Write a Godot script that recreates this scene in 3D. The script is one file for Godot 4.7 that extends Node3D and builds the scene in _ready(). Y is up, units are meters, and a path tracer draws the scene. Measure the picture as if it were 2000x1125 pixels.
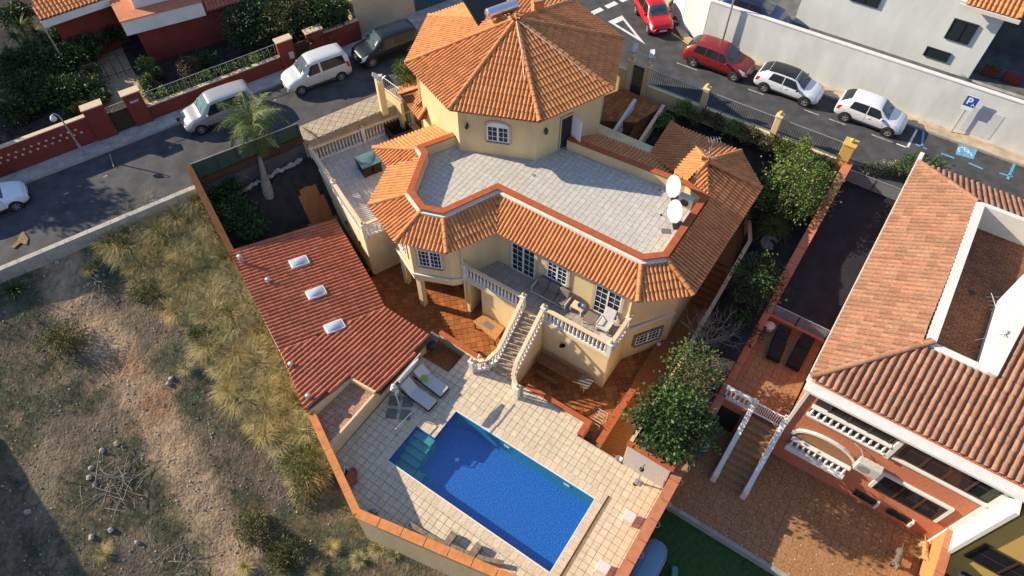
extends Node3D
# A hillside villa with a pool seen from the air: y up, metres, pool deck at y = 0.

const EYE := Vector3(0, 30, 0)
const FOCAL := 1333.0
const PITCH := 53.0
const HOUSE_O := Vector3(-2.70, 0, -15.14)
const HOUSE_U := Vector3(0.82904, 0, 0.55919)
const HOUSE_V := Vector3(0.55919, 0, -0.82904)
const LANE_O := Vector3(-27.31, 0, -27.71)
const LANE_U := Vector3(0.8449, 0, -0.535)
const LANE_N := Vector3(0.535, 0, 0.8449)

var rng := RandomNumberGenerator.new()
var names := {}
var M := {}
var tints := {}

# house frame: u along the pool, v towards the street behind
func W(u: float, v: float, y: float) -> Vector3:
	return HOUSE_O + HOUSE_U * u + HOUSE_V * v + Vector3(0, y, 0)

# lane frame: s along the lane on the left, d across it towards the villa
func S(s: float, d: float, y: float) -> Vector3:
	return LANE_O + LANE_U * s + LANE_N * d + Vector3(0, y, 0)

func lane_y(s: float) -> float:
	return 2.9 + 1.1 * clampf(s, -20.0, 26.0) / 25.6

# survey: where the sight line through a measured spot meets the level h
func G(px: float, py: float, h: float) -> Vector3:
	var p := deg_to_rad(PITCH)
	var fw := Vector3(0, -sin(p), -cos(p))
	var up := Vector3(0, cos(p), -sin(p))
	var d := fw * FOCAL + Vector3.RIGHT * (px - 1000.0) - up * (py - 562.5)
	return EYE + d * ((h - EYE.y) / d.y)

func to_uv(p: Vector3) -> Vector2:
	var d := p - HOUSE_O
	return Vector2(d.dot(HOUSE_U), d.dot(HOUSE_V))

func to_sd(p: Vector3) -> Vector2:
	var d := p - LANE_O
	return Vector2(d.dot(LANE_U), d.dot(LANE_N))

func rr(a: float, b: float) -> float:
	return rng.randf_range(a, b)

# ---------------------------------------------------------------- mesh builder
class MB:
	var v := PackedVector3Array()
	var n := PackedVector3Array()
	var c := PackedColorArray()
	var uv := PackedVector2Array()
	var col := Color(1, 1, 1)
	func t3(a: Vector3, b: Vector3, d: Vector3, na: Vector3, nb: Vector3, nd: Vector3) -> void:
		v.append(a); v.append(d); v.append(b)
		n.append(na); n.append(nd); n.append(nb)
		c.append(col); c.append(col); c.append(col)
	func tri(a: Vector3, b: Vector3, d: Vector3) -> void:
		var m := (b - a).cross(d - a).normalized()
		t3(a, b, d, m, m, m)
	func quad(a: Vector3, b: Vector3, d: Vector3, e: Vector3) -> void:
		tri(a, b, d)
		tri(a, d, e)
	func box(x: Transform3D, s: Vector3) -> void:
		var h := s * 0.5
		var p := []
		for i in 8:
			p.append(x * Vector3(h.x if i & 1 else -h.x, h.y if i & 2 else -h.y, h.z if i & 4 else -h.z))
		quad(p[4], p[5], p[7], p[6]); quad(p[1], p[0], p[2], p[3])
		quad(p[5], p[1], p[3], p[7]); quad(p[0], p[4], p[6], p[2])
		quad(p[6], p[7], p[3], p[2]); quad(p[0], p[1], p[5], p[4])
	func cbox(x: Transform3D, s: Vector3, b: float) -> void:
		# box with chamfered top and vertical edges
		var h := s * 0.5
		var lo := []
		var hi := []
		var tp := []
		for q in [[1, 1], [1, -1], [-1, -1], [-1, 1]]:
			var sx: float = q[0]
			var sz: float = q[1]
			var p1 := Vector2(sx * h.x, sz * (h.z - b))
			var p2 := Vector2(sx * (h.x - b), sz * h.z)
			var pair := [p1, p2] if sx * sz < 0 else [p2, p1]
			for p in pair:
				lo.append(x * Vector3(p.x, -h.y, p.y))
				hi.append(x * Vector3(p.x, h.y - b, p.y))
				tp.append(x * Vector3(p.x - sx * b * 0.6, h.y, p.y - sz * b * 0.6))
		var k := lo.size()
		for i in k:
			var j := (i + 1) % k
			quad(lo[i], lo[j], hi[j], hi[i])
			quad(hi[i], hi[j], tp[j], tp[i])
		for i in range(1, k - 1):
			tri(tp[0], tp[i], tp[i + 1])
			tri(lo[0], lo[i + 1], lo[i])
	# prism: outline seen from above (any turn), each point with its own height; thickness downwards
	func slab(top: Array, thick: float, flat_y := INF) -> void:
		var f := PackedVector2Array()
		for p in top:
			f.append(Vector2(p.x, p.z))
		var ccw := not Geometry2D.is_polygon_clockwise(f)
		var idx := Geometry2D.triangulate_polygon(f)
		var k := top.size()
		var bot := []
		for p in top:
			bot.append(Vector3(p.x, (p.y - thick) if flat_y == INF else flat_y, p.z))
		for i in range(0, idx.size(), 3):
			var a: Vector3 = top[idx[i]]
			var b: Vector3 = top[idx[i + 1]]
			var d: Vector3 = top[idx[i + 2]]
			var a2: Vector3 = bot[idx[i]]
			var b2: Vector3 = bot[idx[i + 1]]
			var d2: Vector3 = bot[idx[i + 2]]
			if (b - a).cross(d - a).y > 0:
				tri(a, b, d)
				tri(a2, d2, b2)
			else:
				tri(a, d, b)
				tri(a2, b2, d2)
		for i in k:
			var j := (i + 1) % k
			if ccw:
				quad(top[j], top[i], bot[i], bot[j])
			else:
				quad(top[i], top[j], bot[j], bot[i])
	# polygon in space with a thickness along its normal
	func plate(pts: Array, thick: float) -> void:
		var nn := Vector3.ZERO
		for i in pts.size():
			nn += (pts[i] as Vector3).cross(pts[(i + 1) % pts.size()])
		nn = nn.normalized()
		var ex: Vector3 = (pts[1] - pts[0]).normalized()
		var ez := nn.cross(ex)
		var f := PackedVector2Array()
		for p in pts:
			f.append(Vector2((p - pts[0]).dot(ex), (p - pts[0]).dot(ez)))
		var idx := Geometry2D.triangulate_polygon(f)
		var o := nn * thick
		for i in range(0, idx.size(), 3):
			var a: Vector3 = pts[idx[i]]
			var b: Vector3 = pts[idx[i + 1]]
			var d: Vector3 = pts[idx[i + 2]]
			if (b - a).cross(d - a).dot(nn) < 0:
				var e := b
				b = d
				d = e
			tri(a, b, d)
			tri(a - o, d - o, b - o)
		for i in pts.size():
			var j := (i + 1) % pts.size()
			quad(pts[i] - o, pts[j] - o, pts[j], pts[i])
	func wall(a: Vector3, b: Vector3, h0: float, h1: float, th: float, y0 := INF) -> void:
		# upright wall from a to b: top heights h0, h1 (absolute), foot at a.y / b.y or y0
		var d := Vector3(b.x - a.x, 0, b.z - a.z).normalized()
		var s := Vector3(d.z, 0, -d.x) * th * 0.5
		var ya := a.y if y0 == INF else y0
		var yb := b.y if y0 == INF else y0
		var p := [Vector3(a.x, ya, a.z) - s, Vector3(b.x, yb, b.z) - s, Vector3(b.x, yb, b.z) + s, Vector3(a.x, ya, a.z) + s]
		var q := [Vector3(a.x, h0, a.z) - s, Vector3(b.x, h1, b.z) - s, Vector3(b.x, h1, b.z) + s, Vector3(a.x, h0, a.z) + s]
		for i in 4:
			var j := (i + 1) % 4
			quad(p[i], p[j], q[j], q[i])
		quad(q[0], q[1], q[2], q[3])
		quad(p[3], p[2], p[1], p[0])
	func tube(pts: Array, rad: Array, sides: int, cap := true) -> void:
		var rings := []
		var norms := []
		var side := Vector3.ZERO
		for i in pts.size():
			var d: Vector3 = (pts[mini(i + 1, pts.size() - 1)] - pts[maxi(i - 1, 0)]).normalized()
			if side == Vector3.ZERO:
				side = d.cross(Vector3.UP if absf(d.y) < 0.9 else Vector3.RIGHT).normalized()
			side = (side - d * side.dot(d)).normalized()
			var up := side.cross(d)
			var ring := []
			var nr := []
			for k in sides:
				var a := TAU * k / sides
				var o := side * cos(a) + up * sin(a)
				nr.append(o)
				ring.append(pts[i] + o * rad[i])
			rings.append(ring)
			norms.append(nr)
		for i in pts.size() - 1:
			for k in sides:
				var j := (k + 1) % sides
				t3(rings[i][k], rings[i + 1][k], rings[i + 1][j], norms[i][k], norms[i + 1][k], norms[i + 1][j])
				t3(rings[i][k], rings[i + 1][j], rings[i][j], norms[i][k], norms[i + 1][j], norms[i][j])
		if cap:
			var e := pts.size() - 1
			for k in range(1, sides - 1):
				tri(rings[0][0], rings[0][k], rings[0][k + 1])
				tri(rings[e][0], rings[e][k + 1], rings[e][k])
	func lathe(x: Transform3D, prof: Array, sides: int) -> void:
		# prof: [radius, height] from bottom to top
		for i in prof.size() - 1:
			var r0: float = prof[i][0]
			var r1: float = prof[i + 1][0]
			var y0: float = prof[i][1]
			var y1: float = prof[i + 1][1]
			var sl := Vector2(y1 - y0, r0 - r1).normalized()
			for k in sides:
				var a := TAU * k / sides
				var b := TAU * (k + 1) / sides
				var ca := Vector3(cos(a), 0, sin(a))
				var cb := Vector3(cos(b), 0, sin(b))
				var na := (x.basis * Vector3(ca.x * sl.x, sl.y, ca.z * sl.x)).normalized()
				var nb := (x.basis * Vector3(cb.x * sl.x, sl.y, cb.z * sl.x)).normalized()
				var p0 := x * (ca * r0 + Vector3(0, y0, 0))
				var p1 := x * (cb * r0 + Vector3(0, y0, 0))
				var p2 := x * (cb * r1 + Vector3(0, y1, 0))
				var p3 := x * (ca * r1 + Vector3(0, y1, 0))
				if r1 > 0.0001:
					t3(p0, p3, p2, na, na, nb)
				if r0 > 0.0001:
					t3(p0, p2, p1, na, nb, nb)
	func mesh() -> ArrayMesh:
		var m := ArrayMesh.new()
		if v.is_empty():
			return m
		var arr := []
		arr.resize(Mesh.ARRAY_MAX)
		arr[Mesh.ARRAY_VERTEX] = v
		arr[Mesh.ARRAY_NORMAL] = n
		arr[Mesh.ARRAY_COLOR] = c
		if uv.size() == v.size():
			arr[Mesh.ARRAY_TEX_UV] = uv
		m.add_surface_from_arrays(Mesh.PRIMITIVE_TRIANGLES, arr)
		return m

func at(p: Vector3, yaw := 0.0) -> Transform3D:
	return Transform3D(Basis(Vector3.UP, yaw), p)

# frame with x along a->b (level), y up
func along(a: Vector3, b: Vector3) -> Transform3D:
	var d := Vector3(b.x - a.x, 0, b.z - a.z).normalized()
	return Transform3D(Basis(d, Vector3.UP, d.cross(Vector3.UP)), (a + b) * 0.5)

# frame with x along a->b (may slope)
func aimed(a: Vector3, b: Vector3) -> Transform3D:
	var d := (b - a).normalized()
	var z := d.cross(Vector3.UP).normalized()
	return Transform3D(Basis(d, z.cross(d), z), (a + b) * 0.5)

func box_mb(x: Transform3D, s: Vector3) -> MB:
	var m := MB.new()
	m.box(x, s)
	return m

# ---------------------------------------------------------------- nodes
func numbered(called: String) -> String:
	if not names.has(called):
		names[called] = 0
		return called
	names[called] += 1
	return "%s_%03d" % [called, names[called]]

func metas(o: Node3D, label: String, category: String, group := "") -> Node3D:
	o.set_meta("label", label)
	o.set_meta("category", category)
	if group != "":
		o.set_meta("group", group)
	return o

func thing(called: String, label: String, category: String, where: Vector3, group := "") -> Node3D:
	var o := Node3D.new()
	o.name = numbered(called)
	add_child(o)
	o.position = where
	metas(o, label, category, group)
	return o

func world_off(p: Node) -> Vector3:
	var off := Vector3.ZERO
	var q := p
	while q != self:
		off += (q as Node3D).position
		q = q.get_parent()
	return off

# a part built in world coordinates
func part(called: String, mb: MB, m: Material, parent: Node3D) -> MeshInstance3D:
	var o := lpart(called, mb.mesh(), m, parent)
	o.position = -world_off(parent)
	return o

# a part built in its parent's own coordinates
func lpart(called: String, mesh: Mesh, m: Material, parent: Node3D, x := Transform3D()) -> MeshInstance3D:
	var o := MeshInstance3D.new()
	o.name = called
	o.mesh = mesh
	o.material_override = m
	o.transform = x
	parent.add_child(o, true)
	return o

# the setting
func struct(called: String, mb: MB, m: Material, parent: Node3D = null) -> MeshInstance3D:
	var o := MeshInstance3D.new()
	o.name = numbered(called)
	o.mesh = mb.mesh()
	o.material_override = m
	o.set_meta("kind", "structure")
	add_child(o)
	return o

func single(called: String, label: String, category: String, mb: MB, m: Material, group := "") -> MeshInstance3D:
	var o := MeshInstance3D.new()
	o.name = numbered(called)
	o.mesh = mb.mesh()
	o.material_override = m
	add_child(o)
	metas(o, label, category, group)
	return o

func many(called: String, mesh: Mesh, m: Material, xs: Array, cols: Array, parent: Node3D) -> MultiMeshInstance3D:
	var mm := MultiMesh.new()
	mm.transform_format = MultiMesh.TRANSFORM_3D
	mm.use_colors = not cols.is_empty()
	mm.mesh = mesh
	mm.instance_count = xs.size()
	for i in xs.size():
		mm.set_instance_transform(i, xs[i])
		if not cols.is_empty():
			mm.set_instance_color(i, cols[i])
	var o := MultiMeshInstance3D.new()
	o.name = called
	o.multimesh = mm
	o.material_override = m
	o.set_meta("kind", "stuff")
	parent.add_child(o, true)
	if parent != self:
		o.position = -world_off(parent)
	return o

func copy(o: Node3D, called: String, x: Transform3D, label: String, group := "") -> Node3D:
	var d: Node3D = o.duplicate()
	d.name = numbered(called)
	add_child(d)
	d.transform = x
	d.set_meta("label", label)
	if group != "":
		d.set_meta("group", group)
	return d

# ---------------------------------------------------------------- materials
func noise(seed_: int, freq: float, oct: int, kind := FastNoiseLite.TYPE_SIMPLEX_SMOOTH) -> FastNoiseLite:
	var f := FastNoiseLite.new()
	f.seed = seed_
	f.noise_type = kind
	f.frequency = freq
	f.fractal_octaves = oct
	f.fractal_gain = 0.6
	return f

func ramp(stops: Array) -> Gradient:
	var g := Gradient.new()
	var o := PackedFloat32Array()
	var c := PackedColorArray()
	for s in stops:
		o.append(s[0])
		c.append(s[1])
	g.offsets = o
	g.colors = c
	return g

# lin: base colour (linear); amp: how far the mottling goes; metres: size of the pattern
func mat(called: String, lin: Color, rough: float, amp := 0.12, metres := 3.0, bump := 0.0, other := Color(-1, 0, 0), freq := 0.012, oct := 5, size := 256) -> StandardMaterial3D:
	var m := StandardMaterial3D.new()
	m.resource_name = called
	m.roughness = rough
	m.metallic_specular = 0.35
	if amp <= 0.0:
		m.albedo_color = lin.linear_to_srgb()
	else:
		var t := NoiseTexture2D.new()
		t.width = size
		t.height = size
		t.seamless = true
		t.noise = noise(hash(called) % 1000, freq, oct)
		var lo := Color(lin.r * (1 - amp), lin.g * (1 - amp), lin.b * (1 - amp))
		var hi := Color(minf(lin.r * (1 + amp), 1), minf(lin.g * (1 + amp), 1), minf(lin.b * (1 + amp), 1))
		if other.r >= 0:
			hi = other
		t.color_ramp = ramp([[0.15, lo.linear_to_srgb()], [0.5, lin.linear_to_srgb()], [0.85, hi.linear_to_srgb()]])
		m.albedo_texture = t
		m.uv1_triplanar = true
		m.uv1_world_triplanar = true
		m.uv1_scale = Vector3.ONE / metres
	if bump > 0.0:
		var b := NoiseTexture2D.new()
		b.width = 256
		b.height = 256
		b.seamless = true
		b.noise = noise(hash(called) % 1000 + 7, 0.05, 4)
		m.heightmap_enabled = true
		m.heightmap_texture = b
		m.heightmap_scale = bump
		m.uv1_triplanar = true
		m.uv1_world_triplanar = true
		m.uv1_scale = Vector3.ONE / metres
	M[called] = m
	return m

func vcol(m: StandardMaterial3D) -> StandardMaterial3D:
	m.vertex_color_use_as_albedo = true
	return m

# variants of a material for alike pieces that differ a little in tone
func variants(called: String, lin: Color, rough: float, n: int, spread: float, amp := 0.08, metres := 0.8) -> Array:
	var out := []
	var cols := []
	for i in n:
		var k := 1.0 + spread * (2.0 * i / (n - 1.0) - 1.0)
		var w := 1.0 + spread * 0.35 * sin(i * 2.4)
		var c := Color(lin.r * k, lin.g * k * w, lin.b * k * w)
		var m := StandardMaterial3D.new()
		m.resource_name = "%s_%d" % [called, i]
		m.albedo_color = c.linear_to_srgb()
		m.roughness = rough
		m.metallic_specular = 0.3
		out.append(m)
		cols.append(c)
	# shared fine mottling
	var t := NoiseTexture2D.new()
	t.width = 256
	t.height = 256
	t.seamless = true
	t.noise = noise(hash(called) % 1000, 0.02, 5)
	t.color_ramp = ramp([[0.1, Color(1 - amp * 2.2, 1 - amp * 2.2, 1 - amp * 2.2)], [0.5, Color(1 - amp * 0.6, 1 - amp * 0.6, 1 - amp * 0.6)], [0.9, Color.WHITE]])
	for m in out:
		m.albedo_texture = t
		m.uv1_triplanar = true
		m.uv1_world_triplanar = true
		m.uv1_scale = Vector3.ONE / metres
	var s := StandardMaterial3D.new()
	s.resource_name = called + "_mixed"
	s.roughness = rough
	s.metallic_specular = 0.3
	s.vertex_color_use_as_albedo = true
	s.albedo_texture = t
	s.uv1_triplanar = true
	s.uv1_world_triplanar = true
	s.uv1_scale = Vector3.ONE / metres
	M[called] = s
	tints[called] = [out, cols]
	return out

func plain(called: String, lin: Color, rough: float, metal := 0.0, spec := 0.5) -> StandardMaterial3D:
	var m := StandardMaterial3D.new()
	m.resource_name = called
	m.albedo_color = lin.linear_to_srgb()
	m.roughness = rough
	m.metallic = metal
	m.metallic_specular = spec
	M[called] = m
	return m

func paint(called: String, lin: Color) -> StandardMaterial3D:
	var m := plain(called, lin, 0.35, 0.0, 0.36)
	m.clearcoat_enabled = true
	m.clearcoat = 0.5
	m.clearcoat_roughness = 0.06
	return m

func make_materials() -> void:
	mat("asphalt", Color(0.062, 0.062, 0.065), 0.9, 0.28, 7.0, 0.6, Color(-1, 0, 0), 0.01, 6, 512)
	mat("asphalt_worn", Color(0.075, 0.072, 0.07), 0.9, 0.3, 5.0, 0.6, Color(-1, 0, 0), 0.01, 6, 512)
	mat("kerb", Color(0.34, 0.32, 0.28), 0.9, 0.2, 2.0)
	mat("pavement", Color(0.36, 0.34, 0.31), 0.9, 0.2, 3.0)
	mat("pavement_sand", Color(0.43, 0.34, 0.24), 0.9, 0.22, 3.0)
	mat("stucco_cream", Color(0.66, 0.51, 0.28), 0.92, 0.10, 5.0, 0.3)
	mat("stucco_white", Color(0.64, 0.66, 0.63), 0.92, 0.12, 5.0, 0.3)
	mat("stucco_white_house", Color(0.66, 0.68, 0.65), 0.92, 0.09, 6.0, 0.3)
	for q in ["stucco_cream", "stucco_white", "stucco_white_house"]:
		(M[q] as StandardMaterial3D).uv1_scale = Vector3(0.3, 0.07, 0.3)
	mat("stucco_red", Color(0.19, 0.038, 0.027), 0.92, 0.14, 3.0, 0.3)
	mat("stucco_beige", Color(0.45, 0.38, 0.27), 0.92, 0.1, 4.0, 0.3)
	mat("stucco_salmon", Color(0.46, 0.165, 0.085), 0.92, 0.16, 1.2, 1.5, Color(-1, 0, 0), 0.03, 5, 512)
	mat("stucco_orange", Color(0.56, 0.23, 0.085), 0.92, 0.06, 3.0)
	mat("stucco_yellow", Color(0.52, 0.36, 0.10), 0.92, 0.06, 3.0)
	mat("cap_orange", Color(0.52, 0.20, 0.065), 0.85, 0.14, 1.6)
	mat("cap_salmon", Color(0.44, 0.165, 0.085), 0.85, 0.1, 1.6)
	mat("cap_red", Color(0.36, 0.09, 0.035), 0.8, 0.14, 1.2)
	mat("trim_white", Color(0.63, 0.62, 0.58), 0.7, 0.05, 1.5)
	mat("rail_peach", Color(0.70, 0.50, 0.32), 0.8, 0.07, 1.5)
	plain("ochre", Color(0.62, 0.36, 0.07), 0.7)
	plain("white_frame", Color(0.74, 0.76, 0.78), 0.45)
	plain("dark_frame", Color(0.02, 0.022, 0.025), 0.4)
	plain("brown_frame", Color(0.055, 0.03, 0.02), 0.5)
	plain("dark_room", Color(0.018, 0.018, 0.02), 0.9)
	mat("stone_surround", Color(0.52, 0.40, 0.27), 0.9, 0.1, 1.0)
	mat("grey_sill", Color(0.16, 0.15, 0.14), 0.7, 0.15, 1.0)
	mat("grout", Color(0.30, 0.24, 0.17), 0.95, 0.2, 2.0)
	mat("grout_grey", Color(0.26, 0.25, 0.23), 0.95, 0.2, 2.0)
	mat("grout_clay", Color(0.17, 0.07, 0.03), 0.95, 0.2, 2.0)
	mat("roof_bed", Color(0.20, 0.075, 0.03), 0.95, 0.2, 1.5)
	mat("soil_dark", Color(0.028, 0.024, 0.022), 1.0, 0.5, 2.5, 3.0)
	mat("soil_brown", Color(0.06, 0.042, 0.03), 1.0, 0.5, 2.5, 3.0)
	mat("slate_dark", Color(0.017, 0.019, 0.024), 0.6, 0.35, 4.0, 0.0, Color(-1, 0, 0), 0.012, 5, 256)
	mat("turf_carpet", Color(0.03, 0.075, 0.02), 1.0, 0.25, 1.0, 1.0)
	mat("concrete", Color(0.30, 0.30, 0.28), 0.95, 0.2, 3.0)
	mat("dark_yard", Color(0.10, 0.105, 0.105), 0.9, 0.25, 3.0)
	mat("path_gravel", Color(0.30, 0.235, 0.155), 0.95, 0.2, 1.5, 1.0)
	mat("speckled", Color(0.45, 0.44, 0.41), 0.9, 0.22, 1.2, 0.0, Color(-1, 0, 0), 0.04)
	mat("road_white", Color(0.62, 0.62, 0.60), 0.8, 0.15, 1.0)
	mat("road_white_worn", Color(0.30, 0.30, 0.29), 0.85, 0.4, 0.8)
	mat("road_blue", Color(0.10, 0.30, 0.48), 0.8, 0.2, 1.0)
	mat("road_yellow", Color(0.55, 0.36, 0.06), 0.8, 0.2, 1.0)
	mat("bark", Color(0.14, 0.11, 0.085), 0.95, 0.35, 0.8, 2.0)
	mat("palm_trunk", Color(0.19, 0.175, 0.15), 0.95, 0.3, 0.9, 1.5)
	plain("palm_shaft", Color(0.22, 0.27, 0.05), 0.5)
	mat("stick", Color(0.33, 0.29, 0.24), 0.95, 0.3, 0.6)
	mat("stone", Color(0.33, 0.30, 0.26), 0.95, 0.25, 0.6)
	mat("wood_grey", Color(0.20, 0.155, 0.115), 0.85, 0.35, 0.9)
	mat("wood_brown", Color(0.17, 0.075, 0.03), 0.6, 0.3, 1.0)
	mat("table_tile", Color(0.42, 0.21, 0.075), 0.6, 0.2, 0.6)
	mat("canvas", Color(0.50, 0.49, 0.47), 0.95, 0.06, 1.0)
	mat("cushion_taupe", Color(0.20, 0.165, 0.135), 0.95, 0.12, 0.8)
	mat("wicker", Color(0.035, 0.024, 0.018), 0.7, 0.4, 0.3)
	mat("dark_cushion", Color(0.012, 0.015, 0.017), 0.75, 0.2, 0.8)
	plain("green_cloth", Color(0.24, 0.40, 0.05), 0.95)
	plain("blue_plastic", Color(0.02, 0.10, 0.30), 0.4)
	plain("white_plastic", Color(0.55, 0.55, 0.54), 0.5)
	plain("steel", Color(0.60, 0.61, 0.62), 0.25, 0.9)
	plain("galvanised", Color(0.42, 0.43, 0.44), 0.45, 0.6)
	plain("iron", Color(0.035, 0.035, 0.038), 0.5, 0.4)
	plain("iron_green", Color(0.012, 0.05, 0.04), 0.6, 0.0)
	plain("rubber", Color(0.014, 0.014, 0.015), 0.85)
	plain("alloy", Color(0.42, 0.42, 0.43), 0.35, 0.6)
	plain("black_trim", Color(0.016, 0.016, 0.018), 0.5)
	plain("lamp_clear", Color(0.55, 0.58, 0.60), 0.12)
	plain("lamp_red", Color(0.42, 0.02, 0.025), 0.2)
	plain("lamp_amber", Color(0.6, 0.22, 0.03), 0.25)
	plain("plate_white", Color(0.7, 0.7, 0.68), 0.5)
	plain("glass_dark", Color(0.014, 0.018, 0.022), 0.04, 0.0, 0.36)
	plain("glass_window", Color(0.022, 0.028, 0.034), 0.05, 0.0, 0.36)
	plain("glass_teal", Color(0.11, 0.19, 0.20), 0.05, 0.0, 0.36)
	plain("glass_screen", Color(0.07, 0.10, 0.115), 0.05, 0.0, 0.36)
	plain("skylight", Color(0.38, 0.43, 0.49), 0.12, 0.0, 0.6)
	plain("sign_blue", Color(0.012, 0.09, 0.42), 0.4)
	plain("sign_white", Color(0.8, 0.8, 0.8), 0.4)
	plain("door_blue", Color(0.025, 0.07, 0.12), 0.6)
	mat("door_brown", Color(0.055, 0.03, 0.016), 0.8, 0.25, 0.8)
	mat("gate_wood", Color(0.16, 0.12, 0.08), 0.9, 0.25, 0.8)
	mat("curtain_grey", Color(0.10, 0.09, 0.09), 0.9, 0.2, 0.8)
	paint("paint_white", Color(0.64, 0.66, 0.69))
	paint("paint_silver", Color(0.33, 0.335, 0.33)).metallic = 0.25
	paint("paint_pearl", Color(0.47, 0.49, 0.50))
	paint("paint_black", Color(0.010, 0.014, 0.017))
	paint("paint_red", Color(0.52, 0.012, 0.018))
	paint("paint_maroon", Color(0.20, 0.016, 0.016))
	paint("paint_navy", Color(0.012, 0.03, 0.10))
	paint("paint_skyblue", Color(0.10, 0.22, 0.34))
	paint("roof_black", Color(0.014, 0.014, 0.016))
	var w := plain("water", Color(0.75, 0.92, 1.0), 0.03, 0.0, 0.5)
	w.transparency = BaseMaterial3D.TRANSPARENCY_ALPHA
	w.albedo_color = Color(0.3, 0.6, 0.9, 0.03)
	var wn := NoiseTexture2D.new()
	wn.width = 256
	wn.height = 256
	wn.seamless = true
	wn.as_normal_map = true
	wn.bump_strength = 3.0
	wn.noise = noise(5, 0.02, 3)
	w.normal_enabled = true
	w.normal_texture = wn
	w.normal_scale = 0.25
	w.uv1_triplanar = true
	w.uv1_world_triplanar = true
	w.uv1_scale = Vector3.ONE / 2.5
	var pane := plain("pane_clear", Color(0.8, 0.85, 0.86), 0.05)
	pane.transparency = BaseMaterial3D.TRANSPARENCY_ALPHA
	pane.albedo_color = Color(0.75, 0.85, 0.88, 0.16)
	# pool mosaic: rippled blues, chips of two tones
	for q in [["mosaic_blue", Color(0.0, 0.045, 0.25), Color(0.0, 0.085, 0.38), Color(0.0, 0.17, 0.56)], ["mosaic_teal", Color(0.0, 0.14, 0.26), Color(0.005, 0.19, 0.33), Color(0.02, 0.26, 0.40)], ["mosaic_step", Color(0.01, 0.15, 0.15), Color(0.03, 0.24, 0.23), Color(0.06, 0.30, 0.29)]]:
		var m := StandardMaterial3D.new()
		m.resource_name = q[0]
		var t := NoiseTexture2D.new()
		t.width = 512
		t.height = 512
		t.seamless = true
		var f := noise(11, 0.045, 3, FastNoiseLite.TYPE_SIMPLEX)
		f.fractal_type = FastNoiseLite.FRACTAL_FBM
		t.noise = f
		t.color_ramp = ramp([[0.2, q[1].linear_to_srgb()], [0.5, q[2].linear_to_srgb()], [0.85, q[3].linear_to_srgb()]])
		m.albedo_texture = t
		m.uv1_triplanar = true
		m.uv1_world_triplanar = true
		m.uv1_scale = Vector3.ONE / 2.4
		m.roughness = 0.5
		M[q[0]] = m
	variants("clay", Color(0.60, 0.25, 0.096), 0.85, 7, 0.11, 0.07, 0.9)
	variants("clay_red", Color(0.46, 0.155, 0.085), 0.85, 7, 0.13, 0.08, 0.9)
	variants("clay_old", Color(0.36, 0.19, 0.12), 0.88, 8, 0.17, 0.12, 0.7)
	variants("deck_tile", Color(0.60, 0.50, 0.365), 0.8, 7, 0.05, 0.05, 1.3)
	variants("coping_tile", Color(0.62, 0.50, 0.36), 0.8, 5, 0.07, 0.06, 0.7)
	variants("terrace_tile", Color(0.51, 0.48, 0.435), 0.85, 7, 0.05, 0.05, 1.3)
	variants("balcony_tile", Color(0.40, 0.345, 0.29), 0.85, 5, 0.07, 0.09, 0.7)
	variants("cotto_tile", Color(0.40, 0.145, 0.045), 0.6, 8, 0.22, 0.16, 0.6)
	variants("brown_tile", Color(0.37, 0.195, 0.09), 0.7, 7, 0.05, 0.12, 0.7)
	variants("patio_brick", Color(0.25, 0.115, 0.065), 0.85, 6, 0.16, 0.14, 0.5)
	variants("roof_floor", Color(0.50, 0.27, 0.17), 0.85, 5, 0.12, 0.14, 0.7)
	variants("paver_grey", Color(0.38, 0.36, 0.32), 0.9, 5, 0.12, 0.1, 0.7)
	variants("paver_tan", Color(0.45, 0.36, 0.26), 0.9, 5, 0.08, 0.1, 0.7)
	vcol(mat("leaf", Color(0.9, 0.9, 0.9), 0.6, 0.1, 0.5))
	(M.leaf as StandardMaterial3D).backlight_enabled = true
	(M.leaf as StandardMaterial3D).backlight = Color(0.35, 0.4, 0.2)
	vcol(mat("straw", Color(0.9, 0.9, 0.9), 0.9, 0.1, 0.5))
	(M.straw as StandardMaterial3D).backlight_enabled = true
	(M.straw as StandardMaterial3D).backlight = Color(0.3, 0.28, 0.2)
	vcol(mat("field", Color(0.9, 0.9, 0.9), 1.0, 0.45, 2.2, 4.0, Color(-1, 0, 0), 0.015, 6, 512))
	vcol(mat("pebble", Color(0.9, 0.9, 0.9), 0.95, 0.15, 0.4))

# ---------------------------------------------------------------- floors of separate tiles
func tile_mesh(w: float, l: float, t: float) -> ArrayMesh:
	var m := MB.new()
	m.cbox(Transform3D(Basis(), Vector3(0, -t * 0.5, 0)), Vector3(w, t, l), 0.008)
	return m.mesh()

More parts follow.
